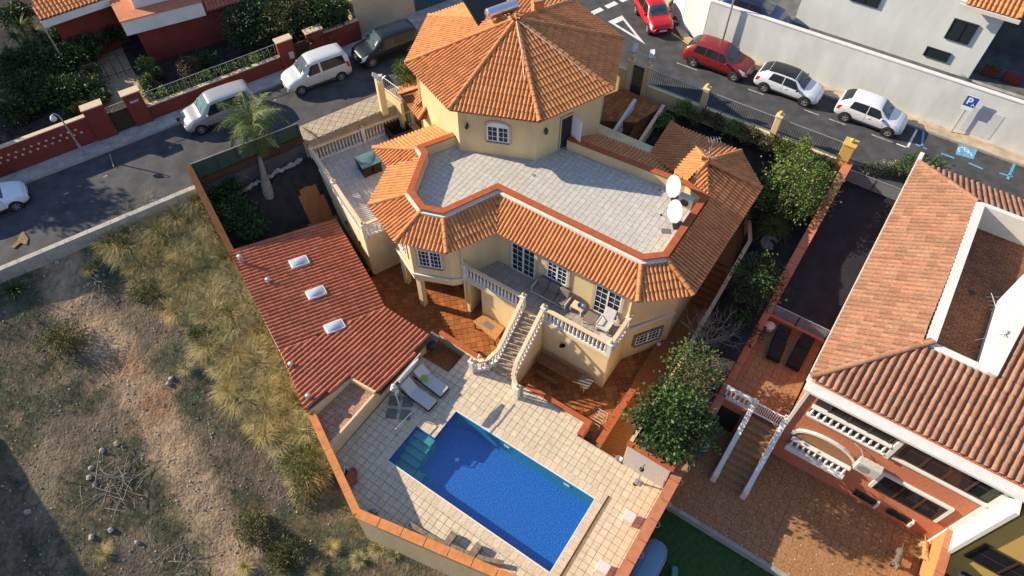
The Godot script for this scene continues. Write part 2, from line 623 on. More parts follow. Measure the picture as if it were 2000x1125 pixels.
# poly in a 2-D frame (o + ex * a + ez * b); the pieces that lie nearest the lens become parts of their own
func tile_floor(called: String, parent: Node3D, o: Vector3, ex: Vector3, ez: Vector3, poly: PackedVector2Array, step: Vector2, gap: float, set_: String, limit: int, holes := [], start := Vector2.ZERO, turn := 0.0, bond := 0.0) -> void:
	var mats: Array = tints[set_][0]
	var cols: Array = tints[set_][1]
	var rot := Transform2D(turn, Vector2.ZERO)
	var inv := rot.affine_inverse()
	var lo := Vector2(INF, INF)
	var hi := Vector2(-INF, -INF)
	for p in poly:
		var q: Vector2 = inv * p
		lo = lo.min(q)
		hi = hi.max(q)
	var full := []
	var cut := MB.new()
	var mesh := tile_mesh(step.x - gap, step.y - gap, 0.03)
	var ax := (ex * cos(turn) + ez * sin(turn)).normalized()
	var az := (ez * cos(turn) - ex * sin(turn)).normalized()
	var ay := az.cross(ax).normalized()
	if ay.y < 0:
		ay = -ay
		az = ax.cross(ay)
	var i0 := int(floor((lo.x - start.x) / step.x)) - 1
	var j0 := int(floor((lo.y - start.y) / step.y))
	for j in range(j0, int(ceil((hi.y - start.y) / step.y))):
		for i in range(i0, int(ceil((hi.x - start.x) / step.x)) + 1):
			var c := start + Vector2((i + 0.5 + (bond if j & 1 else 0.0)) * step.x, (j + 0.5) * step.y)
			var hw := (step - Vector2(gap, gap)) * 0.5
			var r := PackedVector2Array([rot * (c + Vector2(-hw.x, -hw.y)), rot * (c + Vector2(hw.x, -hw.y)), rot * (c + Vector2(hw.x, hw.y)), rot * (c + Vector2(-hw.x, hw.y))])
			var inside := 0
			for p in r:
				if Geometry2D.is_point_in_polygon(p, poly):
					inside += 1
			var pieces := []
			if inside == 4:
				pieces = [r]
			else:
				pieces = Geometry2D.intersect_polygons(r, poly)
			var whole: bool = inside == 4
			for h in holes:
				var next := []
				for q in pieces:
					var res := Geometry2D.clip_polygons(q, h)
					if res.size() != 1 or res[0].size() != 4 or absf(area2(res[0]) - area2(q)) > 0.0001:
						whole = false
					next.append_array(res)
				pieces = next
			if whole:
				var cc: Vector2 = rot * c
				var k := rng.randi() % mats.size()
				full.append([Transform3D(Basis(ax, ay, az), o + ex * cc.x + ez * cc.y + ay * rr(-0.0015, 0.0015)), k])
			else:
				for q in pieces:
					if area2(q) < 0.004:
						continue
					cut.col = cols[rng.randi() % cols.size()]
					var top := []
					for p in q:
						top.append(o + ex * p.x + ez * p.y)
					cut.slab(top, 0.03)
	full.sort_custom(func(a, b): return (a[0].origin - EYE).length_squared() < (b[0].origin - EYE).length_squared())
	var off := world_off(parent)
	var xs := []
	var cs := []
	for k in full.size():
		if k < limit:
			var x: Transform3D = full[k][0]
			x.origin -= off
			lpart(called, mesh, mats[full[k][1]], parent, x)
		else:
			xs.append(full[k][0])
			cs.append(cols[full[k][1]])
	if xs.size():
		many(called, mesh, M[set_], xs, cs, parent)
	if cut.v.size():
		part(called + "_cut_pieces", cut, M[set_], parent).set_meta("kind", "stuff")

func area2(p: PackedVector2Array) -> float:
	var a := 0.0
	for i in p.size():
		a += p[i].cross(p[(i + 1) % p.size()])
	return absf(a) * 0.5

# ---------------------------------------------------------------- barrel tiled roofs
var tile_shapes := {}
func barrel(pitch: float, r: float, l: float) -> ArrayMesh:
	var key := "%.3f %.3f %.3f" % [pitch, r, l]
	if tile_shapes.has(key):
		return tile_shapes[key]
	var m := MB.new()
	var n := 7
	var ring := func(z: float, rad: float, y: float) -> Array:
		var out := []
		for k in n + 1:
			var a := PI * k / n
			out.append(Vector3(cos(a) * rad, y + sin(a) * rad * 0.95, z))
		return out
	var a0: Array = ring.call(0.0, r, 0.022)
	var a1: Array = ring.call(-l, r * 0.84, 0.0)
	var b0: Array = ring.call(0.0, r - 0.014, 0.018)
	for k in n:
		var an := PI * (k + 0.0) / n
		var bn := PI * (k + 1.0) / n
		var na := Vector3(cos(an), sin(an), 0.08).normalized()
		var nb := Vector3(cos(bn), sin(bn), 0.08).normalized()
		m.t3(a0[k], a1[k], a1[k + 1], na, na, nb)
		m.t3(a0[k], a1[k + 1], a0[k + 1], na, nb, nb)
		m.quad(b0[k], a0[k], a0[k + 1], b0[k + 1])
	# the trough beside it
	var h := pitch * 0.5
	var x0 := r * 0.8
	var x1 := pitch - r * 0.8
	var p := [Vector3(x0, 0.03, 0.02), Vector3(h, 0.004, 0.02), Vector3(x1, 0.03, 0.02)]
	for k in 2:
		var a: Vector3 = p[k]
		var b: Vector3 = p[k + 1]
		m.quad(a, b, b + Vector3(0, -0.012, -l), a + Vector3(0, -0.012, -l))
	tile_shapes[key] = m.mesh()
	return tile_shapes[key]

class Roof:
	var full := []      # [Transform3D, tint]
	var caps := []

# pts[0]->pts[1] is the eave
func roof_face(rf: Roof, pts: Array, pitch: float, expo: float, over := 0.05, n_tints := 7) -> void:
	var nn := Vector3.ZERO
	for i in pts.size():
		nn += (pts[i] as Vector3).cross(pts[(i + 1) % pts.size()])
	nn = nn.normalized()
	if nn.y < 0:
		nn = -nn
	var e: Vector3 = (pts[1] - pts[0]).normalized()
	var dn := e.cross(nn).normalized()
	if dn.y > 0:
		dn = -dn
	var ex := nn.cross(dn).normalized()
	var f := PackedVector2Array()
	var lo := INF
	var hi := -INF
	for p in pts:
		var q := Vector2((p - pts[0]).dot(ex), -(p - pts[0]).dot(dn))
		f.append(q)
		lo = minf(lo, q.x)
		hi = maxf(hi, q.x)
	var cols := int(round((hi - lo) / pitch))
	var pp := (hi - lo) / cols
	for k in cols:
		var x := lo + (k + 0.5) * pp
		var hits := []
		for i in f.size():
			var a := f[i]
			var b := f[(i + 1) % f.size()]
			if (a.x <= x) != (b.x <= x):
				hits.append(a.y + (b.y - a.y) * (x - a.x) / (b.x - a.x))
		hits.sort()
		for s in range(0, hits.size() - 1, 2):
			var y: float = hits[s] - over
			var top: float = hits[s + 1]
			var j := 0
			while y < top - 0.04:
				var l := minf(expo, top - y)
				var sc := l / expo
				var o: Vector3 = pts[0] + ex * (x + rr(-0.006, 0.006)) - dn * (y + rr(-0.008, 0.008)) + nn * 0.02
				var yaw := rr(-0.012, 0.012)
				var bs := Basis(ex.rotated(nn, yaw), nn, dn.rotated(nn, yaw) * sc)
				rf.full.append([Transform3D(bs, o), rng.randi() % n_tints])
				y += expo
				j += 1

func ridge(rf: Roof, a: Vector3, b: Vector3, step := 0.36, lift := 0.05) -> void:
	if b.y < a.y:
		var t := a
		a = b
		b = t
	var d := (b - a).normalized()
	var side := d.cross(Vector3.UP).normalized()
	var up := side.cross(d).normalized()
	var n := int(ceil((b - a).length() / step))
	for k in n:
		var o := a + d * (k * step) + up * lift
		rf.caps.append([Transform3D(Basis(-side, up, -d).orthonormalized(), o), rng.randi() % 7])

func lay_roof(rf: Roof, parent: Node3D, set_: String, mesh: ArrayMesh, cap: ArrayMesh, limit: int) -> void:
	var mats: Array = tints[set_][0]
	var cols: Array = tints[set_][1]
	var off := world_off(parent)
	rf.full.sort_custom(func(a, b): return (a[0].origin - EYE).length_squared() < (b[0].origin - EYE).length_squared())
	var xs := []
	var cs := []
	for k in rf.full.size():
		var x: Transform3D = rf.full[k][0]
		if k < limit:
			x.origin -= off
			lpart("roof_tile", mesh, mats[rf.full[k][1]], parent, x)
		else:
			xs.append(x)
			cs.append(cols[rf.full[k][1]])
	if xs.size():
		many("roof_tile", mesh, M[set_], xs, cs, parent)
	for q in rf.caps:
		var x: Transform3D = q[0]
		x.origin -= off
		lpart("ridge_tile", cap, mats[q[1]], parent, x)

# ---------------------------------------------------------------- balustrades
var baluster_mesh: ArrayMesh
func balustrade(called: String, parent: Node3D, a: Vector3, b: Vector3, h: float, rail_m: Material, white: Material, step := 0.21, foot := true) -> Node3D:
	if baluster_mesh == null:
		var q := MB.new()
		q.lathe(Transform3D(), [[0.055, 0.0], [0.055, 0.04], [0.032, 0.06], [0.05, 0.12], [0.066, 0.2], [0.058, 0.28], [0.036, 0.4], [0.028, 0.5], [0.04, 0.53], [0.032, 0.56], [0.052, 0.58], [0.052, 0.62]], 10)
		baluster_mesh = q.mesh()
	var rail := MB.new()
	var x := aimed(a, b)
	var l := (b - a).length()
	x.origin += Vector3(0, h - 0.05, 0)
	rail.cbox(x, Vector3(l, 0.10, 0.20), 0.02)
	var y := aimed(a, b)
	y.origin += Vector3(0, 0.05, 0)
	var o := part(called, rail, rail_m, parent)
	if foot:
		var pl := MB.new()
		pl.box(y, Vector3(l, 0.10, 0.17))
		part("plinth", pl, white, o)
	var n := int(l / step)
	var off := world_off(o)
	var k := (h - 0.20) / 0.62
	for i in n:
		var p := a.lerp(b, (i + 0.5) / n) + Vector3(0, 0.10, 0)
		lpart("baluster", baluster_mesh, white, o, Transform3D(Basis().scaled(Vector3(1, k, 1)), p - off))
	return o

func post(parent: Node3D, p: Vector3, h: float, w: float, m: Material, ball: Material, yaw := 0.0) -> void:
	var q := MB.new()
	q.cbox(at(p + Vector3(0, h * 0.5, 0), yaw), Vector3(w, h, w), 0.012)
	q.cbox(at(p + Vector3(0, h + 0.03, 0), yaw), Vector3(w + 0.07, 0.06, w + 0.07), 0.015)
	var o := part("post", q, m, parent)
	if ball:
		var s := MB.new()
		var prof := [[0.07, 0.0], [0.05, 0.03]]
		for i in 9:
			var a := -1.2 + 2.75 * i / 8.0
			prof.append([maxf(0.085 * cos(a), 0.0005), 0.11 + 0.085 * sin(a)])
		s.lathe(at(p + Vector3(0, h + 0.06, 0)), prof, 12)
		part("finial", s, ball, o)

# ---------------------------------------------------------------- windows: a and b are the foot corners seen from outside (left, right)
func window(called: String, parent: Node3D, a: Vector3, b: Vector3, h: float, leaves: int, bars: Vector2i, frame_m: Material, glass_m: Material, surround_m: Material = null, sill_m: Material = null, sill_w := 0.12, arch := 0.0) -> Node3D:
	var x := along(a, b)
	var w := a.distance_to(b)
	x.origin.y = a.y
	var out_ := x.basis.z
	if out_.dot(Vector3(b.x - a.x, 0, b.z - a.z).cross(Vector3.UP)) < 0:
		out_ = -out_
	var f := MB.new()
	var fw := 0.06
	var put := func(m: MB, cx: float, cy: float, sx: float, sy: float, depth: float, push: float) -> void:
		var t := x
		t.origin = x.origin + x.basis.x * cx + Vector3(0, cy, 0) + out_ * (push - depth * 0.5)
		m.box(t, Vector3(sx, sy, depth))
	put.call(f, -w * 0.5 + fw * 0.5, h * 0.5, fw, h, 0.07, 0.05)
	put.call(f, w * 0.5 - fw * 0.5, h * 0.5, fw, h, 0.07, 0.05)
	put.call(f, 0.0, fw * 0.5, w - 2 * fw, fw, 0.07, 0.05)
	put.call(f, 0.0, h - fw * 0.5, w - 2 * fw, fw, 0.07, 0.05)
	var lw := w / leaves
	for k in range(1, leaves):
		put.call(f, -w * 0.5 + k * lw, h * 0.5, 0.09, h - 2 * fw, 0.06, 0.052)
	for k in leaves:
		var cx := -w * 0.5 + (k + 0.5) * lw
		for i in range(1, bars.x):
			put.call(f, cx - lw * 0.5 + lw * i / bars.x, h * 0.5, 0.022, h - 2 * fw, 0.02, 0.042)
		for i in range(1, bars.y):
			put.call(f, cx, h * i / bars.y, lw - 0.09, 0.022, 0.018, 0.041)
	if arch > 0.0:
		for k in 12:
			var t0 := PI * k / 12.0
			var t1 := PI * (k + 1) / 12.0
			var p0 := x.basis.x * (cos(t0) * w * 0.5) + Vector3(0, h + sin(t0) * arch, 0) + x.origin
			var p1 := x.basis.x * (cos(t1) * w * 0.5) + Vector3(0, h + sin(t1) * arch, 0) + x.origin
			var c0 := x.origin + Vector3(0, h, 0)
			f.tri(c0 + out_ * 0.03, p0 + out_ * 0.03, p1 + out_ * 0.03)
			f.quad(p0, p0 + out_ * 0.03, p1 + out_ * 0.03, p1)
	var o := part(called, f, frame_m, parent)
	for k in leaves:
		var g := MB.new()
		var cx := -w * 0.5 + (k + 0.5) * lw
		put.call(g, cx, h * 0.5, lw - 0.08, h - 0.1, 0.02, 0.025)
		part("pane", g, glass_m, o)
	if surround_m:
		var s := MB.new()
		var sw := 0.14
		put.call(s, -w * 0.5 - sw * 0.5, h * 0.5, sw, h, 0.12, 0.06)
		put.call(s, w * 0.5 + sw * 0.5, h * 0.5, sw, h, 0.12, 0.06)
		if arch > 0.0:
			for k in 12:
				var t0 := PI * k / 12.0
				var t1 := PI * (k + 1) / 12.0
				var q := []
				for e in [[t0, 0.0], [t0, sw], [t1, sw], [t1, 0.0]]:
					q.append(x.origin + x.basis.x * (cos(e[0]) * (w * 0.5 + e[1])) + Vector3(0, h + sin(e[0]) * (arch + e[1]), 0) + out_ * 0.06)
				s.quad(q[0], q[1], q[2], q[3])
				s.quad(q[1] - out_ * 0.06, q[2] - out_ * 0.06, q[2], q[1])
				s.quad(q[3] - out_ * 0.06, q[0] - out_ * 0.06, q[0], q[3])
		else:
			put.call(s, 0.0, h + sw * 0.5, w + 2 * sw, sw, 0.12, 0.062)
		part("surround", s, surround_m, o)
	if sill_m:
		var s := MB.new()
		put.call(s, 0.0, -0.03, w + 0.1, 0.06, sill_w + 0.08, sill_w)
		part("sill", s, sill_m, o)
	return o

# ---------------------------------------------------------------- cars; x forward, y up
class Body:
	var st := []        # per station: x, bottom, belt y, top y, half width at belt, half width at roof
	func ring(i: int) -> Array:
		var s: Array = st[i]
		var y0: float = s[1]
		var yb: float = s[2]
		var yt: float = s[3]
		var w: float = s[4]
		var wr: float = s[5]
		var h := [
			Vector3(s[0], y0, w * 0.70), Vector3(s[0], y0 + 0.05, w * 0.93), Vector3(s[0], lerpf(y0, yb, 0.42), w * 1.0), Vector3(s[0], lerpf(y0, yb, 0.80), w * 0.995),
			Vector3(s[0], yb, w * 0.965), Vector3(s[0], lerpf(yb, yt, 0.88), wr), Vector3(s[0], lerpf(yb, yt, 0.97), wr * 0.86), Vector3(s[0], yt, wr * 0.45), Vector3(s[0], yt + 0.006, 0)]
		var out := []
		for k in 9:
			out.append(h[k])
		for k in range(7, -1, -1):
			out.append(Vector3(h[k].x, h[k].y, -h[k].z))
		return out
	func p(x: float, q: float) -> Vector3:
		var i := 0
		while i < st.size() - 2 and x > st[i + 1][0]:
			i += 1
		var t := clampf((x - st[i][0]) / (st[i + 1][0] - st[i][0]), 0.0, 1.0)
		var a := ring(i)
		var b := ring(i + 1)
		var k := clampi(int(floor(q)), 0, 15)
		var u := q - k
		var pa: Vector3 = a[k].lerp(a[k + 1], u)
		var pb: Vector3 = b[k].lerp(b[k + 1], u)
		return pa.lerp(pb, t)
	# patch lying just proud of the body; the limits in x run from l0..l1 at q0 to l2..l3 at q1
	func patch(m: MB, q0: float, q1: float, l0: float, l1: float, l2: float, l3: float, nx: int, nq: int, lift: float) -> void:
		var g := []
		for j in nq + 1:
			var v := float(j) / nq
			var row := []
			for i in nx + 1:
				var u := float(i) / nx
				var q := lerpf(q0, q1, v)
				var x := lerpf(lerpf(l0, l1, u), lerpf(l2, l3, u), v)
				var e := 0.02
				var dx := p(x + e, q) - p(x - e, q)
				var dq := p(x, minf(q + 0.05, 16.0)) - p(x, maxf(q - 0.05, 0.0))
				var nn := dq.cross(dx).normalized()
				var c := p(x, q)
				if nn.dot(Vector3(0, c.y - 0.6, c.z)) < 0 and absf(nn.x) < 0.8:
					nn = -nn
				row.append([c + nn * lift, nn])
			g.append(row)
		for j in nq:
			for i in nx:
				var a = g[j][i]
				var b = g[j][i + 1]
				var c = g[j + 1][i + 1]
				var d = g[j + 1][i]
				if ((c[0] - a[0]) as Vector3).cross(b[0] - a[0]).dot(a[1]) > 0:
					m.t3(a[0], c[0], b[0], a[1], c[1], b[1])
					m.t3(a[0], d[0], c[0], a[1], d[1], c[1])
				else:
					m.t3(a[0], b[0], c[0], a[1], b[1], c[1])
					m.t3(a[0], c[0], d[0], a[1], c[1], d[1])

func smooth_body(b: Body) -> ArrayMesh:
	var st := SurfaceTool.new()
	st.begin(Mesh.PRIMITIVE_TRIANGLES)
	st.set_smooth_group(0)
	var rings := []
	# subdivide along the length with Catmull-Rom so that the outline stays round
	var src := b.st
	var fine := []
	for i in src.size() - 1:
		for t in 3:
			var u := t / 3.0
			var row := []
			for k in 6:
				var p0: float = src[maxi(i - 1, 0)][k]
				var p1: float = src[i][k]
				var p2: float = src[i + 1][k]
				var p3: float = src[mini(i + 2, src.size() - 1)][k]
				row.append(lerpf(p1, p2, u) if k == 0 else cubic_interpolate(p1, p2, lerpf(p1, p0, 0.6), lerpf(p2, p3, 0.6), u))
			fine.append(row)
	fine.append(src[-1])
	b.st = fine
	for i in fine.size():
		rings.append(b.ring(i))
	var k := 17
	for i in fine.size() - 1:
		for j in k - 1:
			var q := [rings[i][j], rings[i + 1][j], rings[i + 1][j + 1], rings[i][j + 1]]
			for e in [0, 2, 1, 0, 3, 2]:
				st.add_vertex(q[e])
	for e in [0, fine.size() - 1]:
		for j in range(1, k - 1):
			var tri := [rings[e][0], rings[e][j], rings[e][j + 1]]
			if e:
				tri = [tri[0], tri[2], tri[1]]
			for p in tri:
				st.add_vertex(p)
		var lo: Vector3 = rings[e][0]
	st.index()
	st.generate_normals()
	return st.commit()

var wheel_meshes := {}
func wheel_parts(r: float) -> Array:
	if wheel_meshes.has(r):
		return wheel_meshes[r]
	var x := Transform3D(Basis(Vector3(1, 0, 0), Vector3(0, 0, 1), Vector3(0, -1, 0)), Vector3.ZERO)
	var t := MB.new()
	t.lathe(x, [[r * 0.62, -0.09], [r * 0.93, -0.09], [r, -0.06], [r, 0.06], [r * 0.93, 0.09], [r * 0.66, 0.092], [r * 0.62, 0.07]], 20)
	var m := MB.new()
	m.lathe(x, [[r * 0.64, 0.075], [r * 0.6, 0.085], [r * 0.56, 0.06], [0.001, 0.045]], 20)
	for k in 5:
		var a := TAU * k / 5 + 0.3
		var d := Vector3(cos(a), sin(a), 0)
		var tr := Transform3D(Basis(d, Vector3(-sin(a), cos(a), 0), Vector3(0, 0, 1)), d * r * 0.33 + Vector3(0, 0, 0.068))
		m.box(tr, Vector3(r * 0.58, r * 0.17, 0.03))
	m.lathe(x, [[r * 0.14, 0.08], [r * 0.1, 0.09], [0.001, 0.09]], 10)
	wheel_meshes[r] = [t.mesh(), m.mesh()]
	return wheel_meshes[r]

# prof: list of [x, belt, top, wbelt, wroof]; o: options
func car(called: String, label: String, where: Vector3, yaw: float, prof: Array, o: Dictionary, group := "cars parked along the streets") -> Node3D:
	var t := thing(called, label, o.get("cat", "car"), where, group)
	t.rotation.y = yaw
	var b := Body.new()
	for s in prof:
		b.st.append([s[0], s[5] if s.size() > 5 else 0.24, s[1], s[2], s[3], s[4]])
	var body := lpart("body", smooth_body(b), o.paint, t)
	var glass: Material = o.get("glass", M.glass_dark)
	var g: Array = o.ws          # windscreen: cowl x, roof front x ; rear: roof end x, tail x
	var m := MB.new()
	b.patch(m, 5.55, 10.45, g[0] - 0.03, g[0] - 0.03, g[0] - 0.03, g[0] - 0.03, 1, 1, 0.0)
	m = MB.new()
	b.patch(m, 5.35, 10.65, g[1] + 0.02, g[0], g[1] + 0.02, g[0], 8, 10, 0.006)
	lpart("windscreen", m.mesh(), o.get("screen", M.glass_screen), t)
	if g.size() > 2:
		m = MB.new()
		b.patch(m, 5.6, 10.4, g[3], g[2] - 0.02, g[3], g[2] - 0.02, 6, 8, 0.006)
		lpart("rear_window", m.mesh(), glass, t)
	if o.has("roof"):
		m = MB.new()
		b.patch(m, 4.95, 11.05, g[2], g[1], g[2], g[1], 12, 12, 0.004)
		lpart("roof_panel", m.mesh(), o.roof, t)
	for side in [0, 1]:
		for wn in o.sides:
			m = MB.new()
			var q0 := 4.06 if side == 0 else 11.94
			var q1 := 4.90 if side == 0 else 11.10
			b.patch(m, q0, q1, wn[0], wn[1], wn[2], wn[3], 6, 4, 0.006)
			lpart("side_window", m.mesh(), glass, t)
		var z := 1.0 if side == 0 else -1.0
		# door gaps and handles
		for dx in o.get("doors", [-0.35, 0.75]):
			m = MB.new()
			var a := 1.3 if side == 0 else 14.7
			var e := 4.0 if side == 0 else 12.0
			b.patch(m, a, e, dx, dx + 0.012, dx, dx + 0.012, 1, 6, 0.003)
			lpart("door_gap", m.mesh(), M.black_trim, t)
		for dx in o.get("handles", [-0.2]):
			var hp := b.p(dx, 3.2 if side == 0 else 12.8)
			lpart("door_handle", box_mb(Transform3D(Basis(), hp + Vector3(0, 0, z * 0.02)), Vector3(0.17, 0.03, 0.04)).mesh(), o.paint, t)
		# sills and rubbing strip
		m = MB.new()
		b.patch(m, 0.7 if side == 0 else 15.3, 1.5 if side == 0 else 14.5, -0.9, 0.95, -0.9, 0.95, 8, 2, 0.008)
		lpart("sill", m.mesh(), o.get("sill", M.black_trim), t)
		# mirror
		var mp := b.p(g[0] - 0.32, 4.2 if side == 0 else 11.8)
		var mm := MB.new()
		mm.cbox(Transform3D(Basis(), mp + Vector3(0.0, 0.04, z * 0.11)), Vector3(0.12, 0.13, 0.2), 0.03)
		lpart("wing_mirror", mm.mesh(), o.get("mirror", o.paint), t)
		# lamps
		m = MB.new()
		var fx: float = prof[-1][0]
		var bx: float = prof[0][0]
		var hq: Array = o.get("lampq", [2.6, 4.4])
		b.patch(m, hq[0] if side == 0 else 16.0 - hq[0], hq[1] if side == 0 else 16.0 - hq[1], fx - 0.30, fx - 0.03, fx - 0.62, fx - 0.16, 5, 4, 0.008)
		lpart("headlight", m.mesh(), M.lamp_clear, t)
		m = MB.new()
		b.patch(m, 2.7 if side == 0 else 13.3, 4.2 if side == 0 else 11.8, bx + 0.02, bx + 0.22, bx + 0.05, bx + 0.34, 4, 4, 0.008)
		lpart("tail_light", m.mesh(), M.lamp_red, t)
		# wheels
		var wr: float = o.get("wheel", 0.31)
		for wx in o.axles:
			var wz: float = b.p(wx, 2.0).z
			var arch := MB.new()
			arch.lathe(Transform3D(Basis(Vector3(1, 0, 0), Vector3(0, 0, z), Vector3(0, -z, 0)), Vector3(wx, wr, 0)), [[wr * 1.2, wz - 0.25], [wr * 1.2, wz + 0.006], [0.001, wz + 0.004]], 22)
			lpart("wheel_arch", arch.mesh(), M.black_trim, t)
			var wp := wheel_parts(wr)
			var wx3 := Transform3D(Basis() if side == 0 else Basis(Vector3.UP, PI), Vector3(wx, wr, z * (wz - 0.06)))
			var tyre := lpart("wheel", wp[0], M.rubber, t, wx3)
			lpart("rim", wp[1], o.get("rim", M.alloy), tyre)
	# front and rear: grille, bumper strip, plates, wipers
	var fx2: float = prof[-1][0]
	var fy: float = prof[-1][1]
	var fw: float = prof[-1][3]
	var fr := MB.new()
	fr.cbox(Transform3D(Basis(), Vector3(fx2 - 0.005, lerpf(0.24, fy, 0.62), 0)), Vector3(0.03, 0.12, fw * 1.0), 0.012)
	fr.cbox(Transform3D(Basis(), Vector3(fx2 - 0.005, 0.33, 0)), Vector3(0.03, 0.12, fw * 1.3), 0.012)
	lpart("grille", fr.mesh(), M.black_trim, t)
	lpart("number_plate", box_mb(Transform3D(Basis(), Vector3(fx2 + 0.012, 0.46, 0)), Vector3(0.016, 0.11, 0.5)).mesh(), M.plate_white, t)
	lpart("number_plate", box_mb(Transform3D(Basis(), Vector3(prof[0][0] - 0.01, 0.62, 0)), Vector3(0.016, 0.11, 0.5)).mesh(), M.plate_white, t)
	for z in [-0.35, 0.2]:
		var w := MB.new()
		var a := b.p(g[0] - 0.03, 8.0 - z * 4.0)
		var e := b.p(lerpf(g[0], g[1], 0.45), 8.0 - (z + 0.25) * 4.0)
		w.tube([a + Vector3(0, 0.02, 0), e + Vector3(0.01, 0.025, 0)], [0.012, 0.006], 4)
		lpart("wiper", w.mesh(), M.black_trim, t)
	return t

# ---------------------------------------------------------------- plants
func leaf_quad(m: MB, p: Vector3, d: Vector3, nrm: Vector3, l: float, w: float) -> void:
	var s := d.cross(nrm).normalized() * w
	var mid := p + d * l * 0.5
	m.tri(p, mid + s, p + d * l)
	m.tri(p, p + d * l, mid - s)

func crown(centre: Vector3, rad: Vector3, clumps: int, leaves: int, l: float, w: float, cols: Array, lump := 0.3, hang := 0.2) -> MB:
	var m := MB.new()
	for k in clumps:
		var d := Vector3(rng.randfn(), rng.randfn() + 0.25, rng.randfn()).normalized()
		var depth := pow(rr(0.25, 1.0), 0.6)
		var c := centre + d * rad * depth * rr(0.82, 1.08)
		var base: Color = cols[rng.randi() % cols.size()]
		var spread := rad.length() * lump * rr(0.5, 1.0)
		for i in leaves:
			var o := Vector3(rng.randfn(), rng.randfn() * 0.8, rng.randfn()) * spread * 0.42
			var p := c + o
			if p.y < centre.y - rad.y * 1.05:
				continue
			var dir := (o.normalized() + d * 0.8 + Vector3(rng.randfn(), rng.randfn() - hang, rng.randfn()) * 0.6).normalized()
			var nn := (Vector3(rng.randfn(), rng.randfn() + 1.2, rng.randfn())).normalized()
			var f := rr(0.7, 1.35)
			m.col = Color(base.r * f * rr(0.9, 1.1), base.g * f, base.b * f)
			leaf_quad(m, p, dir, nn, l * rr(0.7, 1.3), w * rr(0.7, 1.3))
	return m

func branches(m: MB, p: Vector3, d: Vector3, l: float, r: float, depth: int, spread := 0.7) -> void:
	var mid := p + d * l * 0.5 + Vector3(rng.randfn(), rng.randfn(), rng.randfn()) * l * 0.05
	var e := p + d * l
	m.tube([p, mid, e], [r, r * 0.8, r * 0.6], 5 if r > 0.02 else 3, false)
	if depth <= 0:
		return
	for k in (3 if depth > 1 else 2):
		var nd := (d + Vector3(rng.randfn(), rng.randfn() * 0.7 + 0.15, rng.randfn()) * spread).normalized()
		branches(m, e if k else mid, nd, l * rr(0.6, 0.85), r * 0.55, depth - 1, spread)

func tree(called: String, label: String, foot: Vector3, h: float, rad: Vector3, clumps: int, leaves: int, l: float, w: float, cols: Array, cat := "tree", group := "", lump := 0.3, trunk_r := 0.09) -> Node3D:
	var t := thing(called, label, cat, foot, group)
	var tr := MB.new()
	var top := foot + Vector3(0, h, 0)
	tr.tube([foot - Vector3(0, 0.1, 0), foot + Vector3(rr(-0.08, 0.08), h * 0.5, rr(-0.08, 0.08)), top], [trunk_r, trunk_r * 0.8, trunk_r * 0.45], 7, false)
	for k in 6:
		var d := Vector3(rng.randfn(), absf(rng.randfn()) + 0.4, rng.randfn()).normalized()
		var b0 := foot.lerp(top, rr(0.4, 0.95))
		branches(tr, b0, d, minf(rad.x, rad.y) * 0.6, trunk_r * 0.4, 2)
	part("trunk", tr, M.bark, t)
	part("crown", crown(top, rad, clumps, leaves, l, w, cols, lump), M.leaf, t)
	return t

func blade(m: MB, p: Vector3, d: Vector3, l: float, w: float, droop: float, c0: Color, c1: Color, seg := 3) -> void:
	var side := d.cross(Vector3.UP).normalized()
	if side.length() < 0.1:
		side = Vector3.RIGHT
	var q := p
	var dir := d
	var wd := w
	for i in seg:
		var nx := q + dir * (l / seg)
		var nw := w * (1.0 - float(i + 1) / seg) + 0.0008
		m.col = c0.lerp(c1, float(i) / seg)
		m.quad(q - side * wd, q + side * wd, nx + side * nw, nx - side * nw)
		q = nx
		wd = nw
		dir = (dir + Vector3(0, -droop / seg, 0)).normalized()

func tuft(n: int, r: float, l: float, cols: Array) -> ArrayMesh:
	var m := MB.new()
	for i in n:
		var a := rr(0, TAU)
		var tilt := pow(rr(0, 1), 0.9) * 1.0
		var d := Vector3(cos(a) * sin(tilt), cos(tilt), sin(a) * sin(tilt))
		var p := Vector3(cos(a), 0, sin(a)) * r * 0.28 * rr(0, 1)
		var c: Color = cols[rng.randi() % cols.size()]
		var f := rr(0.75, 1.25)
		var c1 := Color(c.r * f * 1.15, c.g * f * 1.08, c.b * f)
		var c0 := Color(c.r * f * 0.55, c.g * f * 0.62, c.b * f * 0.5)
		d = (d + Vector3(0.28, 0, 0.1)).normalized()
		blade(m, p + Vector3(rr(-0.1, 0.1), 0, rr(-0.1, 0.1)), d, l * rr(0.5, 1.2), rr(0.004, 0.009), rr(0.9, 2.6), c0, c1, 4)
	return m.mesh()

func rosette(n: int, l: float, w: float, cols: Array, droop := 0.5, up := 0.35) -> ArrayMesh:
	var m := MB.new()
	for i in n:
		var a := i * 2.39996 + rr(-0.2, 0.2)
		var el := lerpf(1.35, -up, sqrt(float(i) / n)) + rr(-0.1, 0.1)
		var d := Vector3(cos(a) * cos(el), sin(el), sin(a) * cos(el))
		var c: Color = cols[rng.randi() % cols.size()]
		var f := rr(0.75, 1.3)
		blade(m, d * 0.04, d, l * rr(0.75, 1.1), w * rr(0.8, 1.2), droop * rr(0.5, 1.3), Color(c.r * f * 0.8, c.g * f * 0.8, c.b * f * 0.8), Color(c.r * f * 1.1, c.g * f * 1.1, c.b * f), 4)
	return m.mesh()

